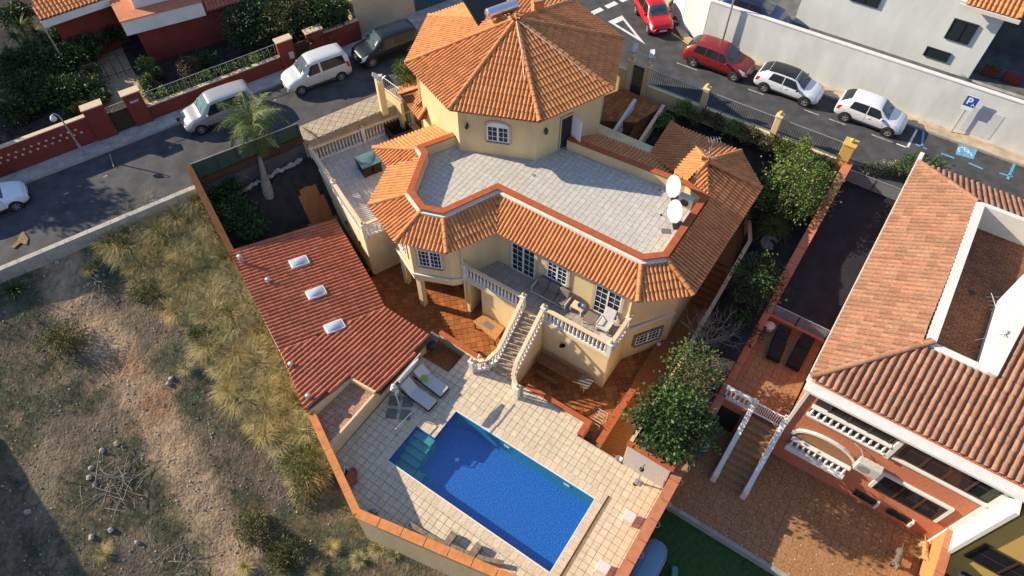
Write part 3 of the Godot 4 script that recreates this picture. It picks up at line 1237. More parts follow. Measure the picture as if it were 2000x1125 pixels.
func frond(l: float, droop: float, leaf: float, cols: Array) -> ArrayMesh:
	# along +x, rising then drooping
	var m := MB.new()
	var q := Vector3.ZERO
	var dir := Vector3(0.72, 0.7, 0).normalized()
	var n := 26
	var pts := [q]
	for i in n:
		dir = (dir + Vector3(0, -droop / n, 0)).normalized()
		q += dir * l / n
		pts.append(q)
	m.col = Color(0.20, 0.22, 0.05)
	var rad := []
	for i in pts.size():
		rad.append(lerpf(0.03, 0.006, float(i) / n))
	m.tube(pts, rad, 4, false)
	for i in range(3, n + 1):
		var f := float(i) / n
		var ll := leaf * sin(PI * clampf(f * 0.85 + 0.12, 0, 1)) * rr(0.8, 1.1)
		var dd: Vector3 = (pts[i] - pts[i - 1]).normalized()
		for s in [-1.0, 1.0]:
			for e in 2:
				var d := (dd * rr(0.35, 0.7) + Vector3(0, rr(-0.25, 0.25), s)).normalized()
				var c: Color = cols[rng.randi() % cols.size()]
				var k := rr(0.75, 1.3)
				blade(m, pts[i] - dd * e * l / n * 0.5, d, ll, 0.018, rr(0.5, 1.1), Color(c.r * k * 0.85, c.g * k * 0.85, c.b * k * 0.85), Color(c.r * k * 1.1, c.g * k * 1.1, c.b * k), 3)
	return m.mesh()

func _ready() -> void:
	rng.seed = 20240
	var cam := Camera3D.new()
	cam.name = "camera"
	add_child(cam)
	cam.position = EYE
	cam.rotation_degrees = Vector3(-PITCH, 0, 0)
	cam.fov = rad_to_deg(2.0 * atan(562.5 / FOCAL))
	cam.near = 0.1
	cam.far = 2000.0
	cam.current = true
	var sky_m := ProceduralSkyMaterial.new()
	sky_m.sky_top_color = Color(0.44, 0.54, 0.70)
	sky_m.sky_horizon_color = Color(0.80, 0.83, 0.87)
	sky_m.sky_curve = 0.12
	sky_m.ground_bottom_color = Color(0.25, 0.22, 0.2)
	sky_m.ground_horizon_color = Color(0.5, 0.52, 0.54)
	var sky := Sky.new()
	sky.sky_material = sky_m
	var env := Environment.new()
	env.background_mode = Environment.BG_SKY
	env.sky = sky
	env.background_energy_multiplier = 0.85
	env.tonemap_mode = Environment.TONE_MAPPER_LINEAR
	env.tonemap_exposure = 1.8
	env.sdfgi_enabled = true
	env.ssao_enabled = true
	env.ssil_enabled = true
	var we := WorldEnvironment.new()
	we.environment = env
	we.name = "surroundings"
	add_child(we)
	var sun := DirectionalLight3D.new()
	sun.name = "sun"
	var az := deg_to_rad(18.0)
	var el := deg_to_rad(26.5)
	sun.basis = Basis.looking_at(Vector3(cos(az) * cos(el), -sin(el), sin(az) * cos(el)))
	sun.light_color = Color(1.0, 0.935, 0.83)
	sun.light_energy = 1.6
	sun.light_angular_distance = 0.5
	sun.shadow_enabled = true
	add_child(sun)
	make_materials()
	build_ground()
	build_villa()
	build_lodge()
	build_pool()
	build_walls()
	build_neighbour()
	build_streets()
	build_across()
	build_cars()
	build_furniture()
	build_plants()
	build_field()

# ================================================================ the villa
var E_Y := 4.95
var T_Y := 5.64
var C_Y := 5.95

func miter(pts: Array, dist: float) -> Array:
	# offset an open line of uv points to its left by dist
	var out := []
	for i in pts.size():
		var a: Vector2 = (pts[i] - pts[i - 1]).normalized() if i > 0 else (pts[1] - pts[0]).normalized()
		var b: Vector2 = (pts[i + 1] - pts[i]).normalized() if i < pts.size() - 1 else a
		var n := Vector2(-a.y, a.x) + Vector2(-b.y, b.x)
		n = n.normalized()
		var k := dist / maxf(0.5, n.dot(Vector2(-a.y, a.x)))
		out.append(pts[i] + n * k)
	return out

func build_villa() -> void:
	var t := thing("villa", "large cream villa with orange barrel tile roofs, octagonal tower and roof terrace", "house", W(0, 12, -0.9))
	# ---- walls
	var w := MB.new()
	var ground := []
	for p in [[-3.55, 12], [-3.55, 5.6], [-3.25, 5.6], [-3.25, 6.9], [-2.45, 6.9], [-2.45, 5.6], [5.05, 5.56], [5.05, 7.6], [6.5, 9.75], [6.5, 17.4], [4.8, 19.1], [1.4, 19.1], [1.4, 16.9], [-2.4, 16.9], [-9, 16]]:
		ground.append(W(p[0], p[1], 1.97))
	w.slab(ground, 0, -1.4)
	var main_ := []
	for p in [[-7.7, 5.25], [-5.9, 4.42], [-4.0, 5.2], [-3.5, 5.62], [-2.63, 7.42], [4.95, 7.5], [6.5, 9.72], [6.5, 17.35], [4.8, 19.05], [1.42, 19.05], [1.42, 16.85], [-2.4, 16.85], [-9.3, 11.3], [-11.0, 8.65], [-9.5, 7.95], [-8.7, 6.0]]:
		main_.append(W(p[0], p[1], 5.0))
	w.slab(main_, 0, 2.0)
	# beam under the bay and its columns
	var beam := []
	for p in [[-7.72, 5.22], [-5.9, 4.38], [-3.95, 5.17], [-3.55, 5.6], [-3.55, 8.5], [-8.4, 8.5]]:
		beam.append(W(p[0], p[1], 1.99))
	w.slab(beam, 0.5)
	# band over the beam
	part("wall", w, M.stucco_cream, t)
	var band := MB.new()
	for e in [[[-7.75, 5.18], [-5.9, 4.34]], [[-5.9, 4.34], [-3.95, 5.13]], [[-3.95, 5.13], [-3.48, 5.56]], [[5.1, 7.52], [6.55, 9.72]]]:
		var a := W(e[0][0], e[0][1], 2.0)
		var b := W(e[1][0], e[1][1], 2.0)
		band = MB.new()
		band.box(along(a, b), Vector3(a.distance_to(b), 0.09, 0.10))
		part("string_course", band, M.trim_white, t)
	for p in [[-7.5, 5.35], [-5.76, 4.62]]:
		var q := MB.new()
		q.cbox(Transform3D(Basis(HOUSE_U, Vector3.UP, -HOUSE_V), W(p[0], p[1], 0.28)), Vector3(0.32, 2.42, 0.32), 0.02)
		part("column", q, M.stucco_cream, t)
	# dark depths of the open porch
	part("porch_wall", box_mb(Transform3D(Basis(HOUSE_U, Vector3.UP, -HOUSE_V), W(-6.0, 8.6, 0.3)), Vector3(5.0, 2.5, 0.2)), M.stucco_cream, t)

	# ---- roof terrace
	var cp := []
	for p in [[887, 257], [813, 284], [823, 299], [794, 373], [820, 408], [865, 417], [972, 368], [1255, 507], [1305, 501], [1385, 383], [1346, 354], [1113, 265]]:
		cp.append(to_uv(G(p[0], p[1], C_Y)))
	var deck := []
	var poly := PackedVector2Array()
	for p in miter(cp, 0.16):
		deck.append(W(p.x, p.y, 5.21))
	var inner := miter(cp, 0.33)
	for p in inner:
		poly.append(p)
	var bed := MB.new()
	bed.slab(deck, 0.25)
	var floor_ := part("terrace_floor", bed, M.grout_grey, t)
	tile_floor("tile", floor_, W(0, 0, 5.25), HOUSE_U, HOUSE_V, poly, Vector2(0.30, 0.30), 0.012, "terrace_tile", 300)
	var par := MB.new()
	var cop := MB.new()
	var fla := MB.new()
	var out1 := miter(cp, -0.11)
	var mid := miter(cp, 0.04)
	var inn := miter(cp, 0.30)
	for i in cp.size() - 1:
		var q := []
		for p in [mid[i], mid[i + 1], inn[i + 1], inn[i]]:
			q.append(W(p.x, p.y, 5.88))
		par.slab(q, 0, 4.9)
		q = []
		for p in [cp[i], cp[i + 1], inner[i + 1], inner[i]]:
			q.append(W(p.x, p.y, C_Y))
		cop.slab(q, 0.07)
		if i in [1, 3, 4, 5, 6, 7]:
			q = []
			for p in [out1[i], out1[i + 1], mid[i + 1], mid[i]]:
				q.append(W(p.x, p.y, 5.80))
			fla.slab(q, 0.16)
	part("parapet", par, M.stucco_cream, t)
	part("coping", cop, M.cap_red, t)
	part("flashing", fla, M.trim_white, t)
	# expansion joints show as darker lines
	var drain := MB.new()
	drain.lathe(at(G(1042, 342, 5.26)), [[0.09, 0.0], [0.09, 0.012], [0.05, 0.014], [0.001, 0.01]], 12)
	part("drain", drain, M.galvanised, t)

	# ---- lower roofs
	var rf := Roof.new()
	var slabs := MB.new()
	var ev := []
	for p in [[729, 290], [760, 328], [721, 401], [772, 473], [873, 495], [970, 454], [1246, 590], [1354, 576], [1486, 368], [1446, 297], [1316, 245], [1270, 303], [1161, 261]]:
		ev.append(G(p[0], p[1], E_Y))
	var en := G(852, 244, E_Y)
	var tp := []
	var tuv := miter(cp, -0.03)
	for p in tuv:
		tp.append(W(p.x, p.y, T_Y))
	var a1 := W(4.4, 16.0, 6.23)
	var faces := [
		[ev[0], en, tp[0], tp[1]], [ev[1], ev[0], tp[1], tp[2]], [ev[2], ev[1], tp[2], tp[3]], [ev[3], ev[2], tp[3], tp[4]], [ev[4], ev[3], tp[4], tp[5]],
		[ev[5], ev[4], tp[5], tp[6]], [ev[6], ev[5], tp[6], tp[7]], [ev[7], ev[6], tp[7], tp[8]],
		[ev[8], ev[7], tp[8], tp[9], a1], [tp[9], tp[10], a1], [ev[9], ev[8], a1], [ev[10], ev[9], a1], [ev[11], ev[10], a1, tp[10]], [ev[12], ev[11], tp[10], tp[11]]]
	for f in faces:
		roof_face(rf, f, 0.205, 0.43)
		for i in range(1, f.size() - 1):
			slabs.plate([f[0], f[i], f[i + 1]] if ((f[i] - f[0]) as Vector3).cross(f[i + 1] - f[0]).y > 0 else [f[0], f[i + 1], f[i]], 0.10)
	for h in [[ev[0], tp[1]], [ev[2], tp[3]], [ev[3], tp[4]], [ev[4], tp[5]], [ev[6], tp[7]], [ev[7], tp[8]], [ev[8], a1], [ev[9], a1], [ev[10], a1], [tp[10], a1]]:
		ridge(rf, h[0], h[1])
	var roof := part("roof", slabs, M.roof_bed, t)
	lay_roof(rf, roof, "clay", barrel(0.205, 0.082, 0.46), barrel(0.3, 0.125, 0.44), 300)

	# ---- tower
	var tc := Vector2(-7.2, 15.9)
	var tw := MB.new()
	var ring := []
	for k in 8:
		var a := TAU * k / 8
		ring.append(W(tc.x + 5.35 * cos(a), tc.y + 5.35 * sin(a), 8.3))
	tw.slab(ring, 0, -1.0)
	part("tower_wall", tw, M.stucco_cream, t)
	var rt := Roof.new()
	var ts := MB.new()
	var tv := []
	for k in 8:
		var a := TAU * k / 8
		tv.append(W(tc.x + 5.97 * cos(a), tc.y + 5.97 * sin(a), 8.3))
	var apex := W(tc.x, tc.y, 10.15)
	for k in 8:
		var f := [tv[k], tv[(k + 1) % 8], apex]
		ts.plate([tv[k], tv[(k + 1) % 8], apex], 0.10)
		roof_face(rt, f, 0.205, 0.43)
		ridge(rt, tv[k], apex)
	var troof := part("tower_roof", ts, M.roof_bed, t)
	lay_roof(rt, troof, "clay", barrel(0.205, 0.082, 0.46), barrel(0.3, 0.125, 0.44), 300)
	var fin := MB.new()
	fin.lathe(at(apex + Vector3(0, 0.05, 0)), [[0.17, 0], [0.15, 0.1], [0.07, 0.2], [0.09, 0.26], [0.001, 0.36]], 12)
	part("roof_finial", fin, tints.clay[0][3], t)
	# conduits along the hips
	var pipe := MB.new()
	for q in [[1, 0.62], [2, 0.9]]:
		var e: Vector3 = tv[(6 + q[0]) % 8]
		var p0 := apex + Vector3(0, 0.14, 0.2)
		pipe.tube([p0, p0.lerp(e + Vector3(-0.35, 0.2, 0.1), 0.5 * q[1]), p0.lerp(e + Vector3(-0.5, 0.16, 0.0), q[1])], [0.018, 0.018, 0.018], 5)
	part("conduit", pipe, M.trim_white, t)
	# soffit shadow line: boarded eaves
	# entry canopy on the west side
	var ce := []
	for p in [[815, 146], [798, 149], [780, 185], [820, 233], [838, 227]]:
		ce.append(G(p[0], p[1], 4.9))
	var ca := G(834, 168, 5.75)
	var cb := G(839, 205, 5.75)
	var rc := Roof.new()
	var cs := MB.new()
	for f in [[ce[1], ce[0], ca], [ce[2], ce[1], ca], [ce[3], ce[2], ca, cb], [ce[4], ce[3], cb]]:
		roof_face(rc, f, 0.205, 0.43)
		for i in range(1, f.size() - 1):
			cs.plate([f[0], f[i], f[i + 1]] if ((f[i] - f[0]) as Vector3).cross(f[i + 1] - f[0]).y > 0 else [f[0], f[i + 1], f[i]], 0.1)
	ridge(rc, ce[2], ca)
	ridge(rc, ce[3], cb)
	var croof := part("canopy_roof", cs, M.roof_bed, t)
	lay_roof(rc, croof, "clay", barrel(0.205, 0.082, 0.46), barrel(0.3, 0.125, 0.44), 120)
	var cw := MB.new()
	var cc: Vector3 = (ce[2] + ce[3] + ca + cb) * 0.25
	cw.box(Transform3D(Basis(LANE_U, Vector3.UP, LANE_N), Vector3(cc.x + 0.6, 3.5, cc.z - 0.2)), Vector3(1.0, 2.6, 0.9))
	part("entry_wall", cw, M.stucco_cream, t)

	# ---- openings
	var face := func(k: int, f: float, y: float, r := 5.35) -> Vector3:
		var a := TAU * k / 8
		var b := TAU * (k + 1) / 8
		var p := Vector2(cos(a), sin(a)).lerp(Vector2(cos(b), sin(b)), f) * r + tc
		return W(p.x, p.y, y)
	window("window", t, face.call(6, 0.37, 6.2), face.call(6, 0.65, 6.2), 1.0, 2, Vector2i(2, 3), M.white_frame, M.glass_window, M.stone_surround, M.grey_sill, 0.1, 0.22)
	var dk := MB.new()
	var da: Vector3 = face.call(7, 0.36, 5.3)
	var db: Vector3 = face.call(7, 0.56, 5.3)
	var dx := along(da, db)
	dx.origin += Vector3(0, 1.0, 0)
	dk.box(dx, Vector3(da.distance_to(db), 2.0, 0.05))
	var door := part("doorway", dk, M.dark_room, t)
	var df := MB.new()
	df.wall(da, da.lerp(db, 0.08), 7.4, 7.4, 0.16)
	df.wall(db.lerp(da, 0.08), db, 7.4, 7.4, 0.16)
	df.wall(da, db, 7.44, 7.44, 0.17, 7.32)
	part("frame", df, M.stone_surround, door)
	var lf := MB.new()
	var on := (face.call(7, 0.5, 0, 6.0) - face.call(7, 0.5, 0, 5.35)).normalized() as Vector3
	lf.wall(db + on * 0.02, db + on * 0.75, 7.3, 7.3, 0.05)
	part("door_leaf", lf, M.white_frame, door)
	for q in [[6, 0.12], [7, 0.14]]:
		var p: Vector3 = face.call(q[0], q[1], 7.0, 5.45)
		var l := MB.new()
		l.lathe(at(p), [[0.03, -0.2], [0.09, -0.12], [0.11, 0.1], [0.05, 0.2], [0.001, 0.26]], 6)
		part("wall_lantern", l, M.iron, t)
	window("window", t, W(-5.55, 4.56, 2.75), W(-4.4, 5.03, 2.75), 1.25, 2, Vector2i(3, 4), M.white_frame, M.glass_window, M.stone_surround, M.grey_sill, 0.1)
	window("window", t, W(-7.35, 5.10, 2.75), W(-6.35, 4.64, 2.75), 1.25, 2, Vector2i(2, 4), M.white_frame, M.glass_window, M.stone_surround, null, 0.1)
	window("balcony_door", t, W(-1.75, 7.44, 2.22), W(-0.35, 7.45, 2.22), 2.1, 2, Vector2i(2, 5), M.white_frame, M.glass_window, M.stone_surround)
	window("window", t, W(0.35, 7.46, 3.0), W(1.5, 7.46, 3.0), 1.25, 2, Vector2i(2, 4), M.white_frame, M.glass_window, M.stone_surround, M.grey_sill, 0.1)
	window("balcony_door", t, W(3.05, 7.48, 2.22), W(4.45, 7.49, 2.22), 2.1, 2, Vector2i(2, 5), M.white_frame, M.glass_window, M.stone_surround)
	var sa := Vector2(5.05, 7.6)
	var sb := Vector2(6.5, 9.75)
	var s0 := sa.lerp(sb, 0.22)
	var s1 := sa.lerp(sb, 0.76)
	var so := Vector2(0.03, -0.02)
	window("window", t, W(s0.x + so.x, s0.y + so.y, 0.15), W(s1.x + so.x, s1.y + so.y, 0.15), 0.85, 2, Vector2i(3, 3), M.white_frame, M.glass_window, M.grey_sill, M.grey_sill, 0.12)
	# rainwater pipes
	for q in [[W(-3.45, 5.5, 4.8), -0.9], [W(-11.55, 12.6, 8.2), 2.2], [W(4.98, 7.4, 4.8), 2.2]]:
		var m := MB.new()
		m.tube([q[0], Vector3(q[0].x, q[1], q[0].z)], [0.05, 0.05], 8)
		part("rain_pipe", m, M.stucco_cream, t)
	# ---- balcony over the patio
	var bs := MB.new()
	bs.slab([W(-3.52, 5.48, 2.17), W(5.1, 5.48, 2.17), W(5.1, 7.6, 2.17), W(-2.6, 7.6, 2.17)], 0.2)
	var bal := part("balcony", bs, M.stucco_cream, t)
	tile_floor("tile", bal, W(0, 0, 2.205), HOUSE_U, HOUSE_V, PackedVector2Array([Vector2(-3.4, 5.62), Vector2(5.0, 5.62), Vector2(4.98, 7.42), Vector2(-2.6, 7.4)]), Vector2(0.42, 0.42), 0.01, "balcony_tile", 200)
	balustrade("balcony_balustrade", t, W(-3.35, 5.58, 2.2), W(0.05, 5.58, 2.2), 1.0, M.rail_peach, M.trim_white)
	balustrade("balcony_balustrade", t, W(1.42, 5.58, 2.2), W(4.9, 5.58, 2.2), 1.0, M.rail_peach, M.trim_white)
	balustrade("balcony_balustrade", t, W(5.02, 5.7, 2.2), W(5.02, 7.3, 2.2), 1.0, M.rail_peach, M.trim_white)
	for p in [[-3.42, 5.58], [0.14, 5.6], [1.34, 5.6], [5.02, 5.58], [5.02, 7.38]]:
		post(t, W(p[0], p[1], 2.2), 1.0, 0.22, M.trim_white, M.ochre, deg_to_rad(-34))
	# ---- stair down to the pool deck
	var stair := MB.new()
	for i in 12:
		var y := 2.2 - 0.1833 * (i + 1)
		var v0 := 5.5 - 0.24 * i
		var flare := maxf(0.0, (i - 8) * 0.09)
		if i == 11:
			continue
		stair.box(Transform3D(Basis(HOUSE_U, Vector3.UP, -HOUSE_V), W(0.74, v0 - 0.12, (y - 0.9) * 0.5)), Vector3(1.06 + flare * 2, y + 0.9, 0.242))
	var sp := part("staircase", stair, tints.paver_tan[0][2], t)
	var str_ := MB.new()
	for u in [0.17, 1.32]:
		var q0 := W(u, 5.5, 2.2)
		var q1 := W(u, 2.95, 0.2)
		var hs := HOUSE_U * 0.08
		str_.plate([q0 - hs, Vector3(q0.x, -0.95, q0.z) - hs, Vector3(q1.x, -0.95, q1.z) - hs, q1 - hs], 0.16)
	part("stringer", str_, M.stucco_cream, sp)
	for side in [0, 1]:
		var ln := [[0.17, 5.5, 2.2], [0.17, 3.35, 0.42], [-0.05, 2.75, 0.12], [-0.55, 2.3, 0.02]] if side == 0 else [[1.32, 5.5, 2.2], [1.32, 3.2, 0.40], [1.5, 2.7, 0.12], [1.92, 2.35, 0.02]]
		for i in 3:
			balustrade("stair_balustrade", t, W(ln[i][0], ln[i][1], ln[i][2]), W(ln[i + 1][0], ln[i + 1][1], ln[i + 1][2]), 0.92, M.rail_peach, M.trim_white)
	post(t, W(-0.64, 2.22, 0), 1.0, 0.24, M.trim_white, M.ochre, deg_to_rad(-34))
	post(t, W(2.02, 2.27, 0), 1.0, 0.24, M.trim_white, M.ochre, deg_to_rad(-34))
	# round lamps on the wall
	for p in [G(1095, 671, 0.9)]:
		var l := MB.new()
		l.lathe(Transform3D(Basis(Vector3.RIGHT, HOUSE_V * -1.0, Vector3.UP), W(2.6, 5.5, 1.0)), [[0.17, 0.0], [0.15, 0.06], [0.08, 0.1], [0.001, 0.11]], 14)
		part("wall_lamp", l, M.white_plastic, t)

	# ---- west terrace
	var tb := MB.new()
	tb.slab([S(14.5, 6.05, 2.16), S(21.3, 6.05, 2.16), S(21.3, 13.3, 2.16), S(14.5, 13.3, 2.16)], 0, -1.4)
	var terr := part("west_terrace", tb, M.stucco_cream, t)
	tile_floor("tile", terr, S(0, 0, 2.2), LANE_U, LANE_N, PackedVector2Array([Vector2(14.7, 6.2), Vector2(21.2, 6.2), Vector2(21.2, 13.2), Vector2(14.7, 13.2)]), Vector2(0.45, 0.45), 0.01, "terrace_tile", 250)
	balustrade("terrace_balustrade", t, S(14.75, 6.12, 2.2), S(17.7, 6.12, 2.2), 1.05, M.rail_peach, M.trim_white)
	balustrade("terrace_balustrade", t, S(18.0, 6.12, 2.2), S(21.0, 6.12, 2.2), 1.05, M.rail_peach, M.trim_white)
	balustrade("terrace_balustrade", t, S(14.58, 6.25, 2.2), S(14.58, 9.3, 2.2), 1.05, M.rail_peach, M.trim_white)
	balustrade("terrace_balustrade", t, S(14.58, 9.55, 2.2), S(14.58, 13.1, 2.2), 1.05, M.rail_peach, M.trim_white)
	balustrade("terrace_balustrade", t, S(14.75, 13.24, 2.2), S(16.4, 13.24, 2.2), 1.05, M.rail_peach, M.trim_white)
	for p in [[14.58, 6.12], [17.85, 6.12], [21.1, 6.15], [14.58, 9.42], [14.58, 13.24]]:
		post(t, S(p[0], p[1], 2.2), 1.05, 0.22, M.trim_white, M.ochre, deg_to_rad(32))
	# strip lights and scrolls on the terrace wall
	for d in [8.2, 10.4, 12.2]:
		var l := MB.new()
		l.cbox(Transform3D(Basis(LANE_N, Vector3.UP, -LANE_U), S(14.46, d, 0.9)), Vector3(0.1, 0.22, 0.1), 0.02)
		part("wall_lamp", l, M.iron, t)

	# ---- roof fittings
	for q in [[1318, 364, "rear"], [1321, 413, "front"]]:
		dish(G(q[0], q[1], 6.25), q[2])
	var ae := thing("television_aerial", "rusty television aerial on the peak of the small hipped roof", "antenna", a1)
	var m1 := MB.new()
	m1.tube([a1 - Vector3(0, 0.1, 0), a1 + Vector3(0, 1.5, 0)], [0.022, 0.018], 6)
	m1.tube([a1 + Vector3(-0.3, 1.4, 0.1), a1 + Vector3(0.4, 1.45, -0.1)], [0.012, 0.012], 5)
	part("mast", m1, M.galvanised, ae)
	var m2 := MB.new()
	for k in 9:
		var y := 0.25 + 0.07 * (k % 4)
		var a := TAU * k / 9
		m2.tube([a1 + Vector3(0, y, 0), a1 + Vector3(cos(a) * 0.45, y + 0.12, sin(a) * 0.45)], [0.008, 0.008], 4)
	for k in 5:
		m2.tube([a1 + Vector3(-0.25 + 0.14 * k, 1.42, -0.22), a1 + Vector3(-0.25 + 0.14 * k, 1.42, 0.22)], [0.007, 0.007], 4)
	part("rod", m2, M.galvanised, ae)
	var m3 := MB.new()
	var ws := [a1 + Vector3(0, 0.8, 0)]
	for p in [[1381, 340, 6.0], [1366, 380, 5.9], [1362, 392, 5.4]]:
		ws.append(G(p[0], p[1], p[2]))
	m3.tube(ws, [0.012, 0.012, 0.012, 0.012], 4)
	part("cable", m3, M.rubber, ae)
	# solar water heater behind the apex
	var sh := thing("solar_water_heater", "silver solar water heater with cylinder tank on the tower roof", "water heater", G(985, 22, 10.3))
	var cA := G(952, 28, 10.25)
	var cB := G(1007, 9, 10.25)
	var tk := MB.new()
	var tx := aimed(cA, cB)
	var L := cA.distance_to(cB)
	tk.lathe(Transform3D(Basis(tx.basis.y, tx.basis.x, -tx.basis.z), tx.origin), [[0.02, -L * 0.5 - 0.06], [0.2, -L * 0.5 - 0.05], [0.29, -L * 0.5], [0.29, L * 0.5], [0.2, L * 0.5 + 0.05], [0.02, L * 0.5 + 0.06]], 20)
	part("tank", tk, M.steel, sh)
	var pn := MB.new()
	var pd := LANE_N * -1.0
	pn.box(Transform3D(Basis(tx.basis.x, Vector3(0, 0.8, 0.0) - pd * 0.6, Vector3.ZERO).orthonormalized() if false else along(cA, cB).basis.rotated(tx.basis.x, 0.4), tx.origin + Vector3(-0.75, -0.35, -0.95)), Vector3(L + 0.5, 0.08, 1.8))
	part("collector_panel", pn, M.glass_dark, sh)
	var br := MB.new()
	for f in [0.15, 0.85]:
		var p := cA.lerp(cB, f)
		br.tube([p + Vector3(0, -0.25, 0), p + Vector3(0.1, -0.75, 0.25)], [0.02, 0.02], 5)
		br.tube([p + Vector3(0, -0.25, 0), p + Vector3(-0.3, -0.7, -0.5)], [0.02, 0.02], 5)
	br.tube([cA + Vector3(0, -0.2, 0.1), cA + Vector3(0.3, -0.45, 0.35), apex + Vector3(-0.1, 0.15, 0.1)], [0.02, 0.02, 0.02], 6)
	part("bracket", br, M.trim_white, sh)
	var ch := thing("chimney", "short tiled chimney on the far slope of the tower roof", "chimney", G(1050, 14, 9.6))
	var cm := MB.new()
	cm.cbox(at(G(1050, 14, 9.7), deg_to_rad(20)), Vector3(0.6, 0.9, 0.5), 0.02)
	part("shaft", cm, tints.clay[0][5], ch)
	cm = MB.new()
	cm.cbox(at(G(1050, 14, 9.7) + Vector3(0, 0.5, 0), deg_to_rad(20)), Vector3(0.76, 0.08, 0.66), 0.02)
	part("cap", cm, tints.roof_floor[0][4], ch)
	# split air unit and floor grate on the roof terrace
	var au := thing("air_conditioning_unit", "grey air conditioner box behind the rear satellite dish", "air conditioner", G(1340, 395, 5.25))
	var am := MB.new()
	am.cbox(Transform3D(Basis(HOUSE_U, Vector3.UP, -HOUSE_V), G(1340, 392, 5.6)), Vector3(0.75, 0.6, 0.35), 0.02)
	part("casing", am, M.speckled, au)
	am = MB.new()
	am.lathe(Transform3D(Basis(HOUSE_U, -HOUSE_V * -1.0, Vector3.UP), G(1340, 392, 5.6) - HOUSE_V * 0.18), [[0.22, -0.02], [0.2, 0.0], [0.001, 0.0]], 14)
	part("fan_grille", am, M.iron, au)
	var mt := MB.new()
	mt.cbox(Transform3D(Basis(HOUSE_U, Vector3.UP, -HOUSE_V).rotated(Vector3.UP, 0.5), G(1300, 451, 5.27)), Vector3(0.42, 0.03, 0.3), 0.01)
	single("floor_mat", "grey brown mat lying on the roof terrace by the front dish", "mat", mt, M.grey_sill)

func dish(c: Vector3, which: String) -> void:
	var foot := Vector3(c.x + 0.25, 5.25, c.z)
	var t := thing("satellite_dish", "%s white satellite dish on the roof terrace, %s" % ["round" , "nearer the tower side parapet" if which == "rear" else "beside the grey floor mat"], "satellite dish", foot, "pair of satellite dishes on the roof terrace")
	var n := Vector3(-0.90, 0.32, 0.28).normalized()
	var x := n.cross(Vector3.UP).normalized()
	var y := x.cross(n).normalized()
	var tr := Transform3D(Basis(x, n, x.cross(n)), c)
	var m := MB.new()
	var prof := []
	for i in 8:
		var r := 0.55 * i / 7.0
		prof.append([maxf(r, 0.001), 0.32 * r * r])
	m.lathe(tr, prof, 28)
	m.lathe(tr, [[0.55, 0.097], [0.565, 0.094], [0.56, 0.075]], 28)
	part("reflector", m, M.white_plastic, t)
	m = MB.new()
	m.tube([c - n * 0.02, c - n * 0.25, foot + Vector3(0, 0.05, 0)], [0.04, 0.04, 0.04], 7)
	m.box(at(foot + Vector3(0, 0.03, 0)), Vector3(0.5, 0.05, 0.5))
	m.tube([foot + Vector3(0.2, 0.05, 0.2), c - n * 0.2 - y * 0.2], [0.02, 0.02], 5)
	part("stand", m, M.iron, t)
	m = MB.new()
	var f := c + n * 0.75 - y * 0.25
	m.tube([c - y * 0.53 + n * 0.1, f], [0.014, 0.014], 5)
	m.tube([c + x * 0.45 + n * 0.08, f], [0.008, 0.008], 4)
	m.tube([c - x * 0.45 + n * 0.08, f], [0.008, 0.008], 4)
	part("feed_arm", m, M.galvanised, t)
	m = MB.new()
	m.cbox(at(f), Vector3(0.09, 0.09, 0.09), 0.015)
	part("receiver", m, M.iron, t)

# ================================================================ ground, deck, patio, gardens
func poly_uv(list: Array, y: float) -> Array:
	var o := []
	for p in list:
		o.append(W(p[0], p[1], y if p.size() < 3 else p[2]))
	return o

func poly_sd(list: Array, y: float) -> Array:
	var o := []
	for p in list:
		o.append(S(p[0], p[1], y if p.size() < 3 else p[2]))
	return o

func pv2(list: Array) -> PackedVector2Array:
	var o := PackedVector2Array()
	for p in list:
		o.append(Vector2(p[0], p[1]))
	return o

# the bank of the shaded garden, and the spot on it that a sight line meets
func garden_y(s: float, d: float) -> float:
	var a := lerpf(1.8, 2.55, clampf((s - 8.2) / 5.0, 0, 1))
	var b := lerpf(0.6, -0.88, clampf((s - 8.2) / 5.6, 0, 1))
	return lerpf(a, b, smoothstep(6.4, 9.6, d)) + 0.05 * sin(s * 9.0) * sin(d * 7.0)

func GG(px: float, py: float) -> Vector3:
	var h := 0.8
	for i in 20:
		var q := to_sd(G(px, py, h))
		h = lerpf(h, garden_y(q.x, q.y), 0.5)
	return G(px, py, h)

# where a point of the place is seen
func P(p: Vector3) -> Vector2:
	var a := deg_to_rad(PITCH)
	var d := p - EYE
	var z := d.dot(Vector3(0, -sin(a), -cos(a)))
	return Vector2(1000.0 + FOCAL * d.x / z, 562.5 - FOCAL * d.dot(Vector3(0, cos(a), -sin(a))) / z)

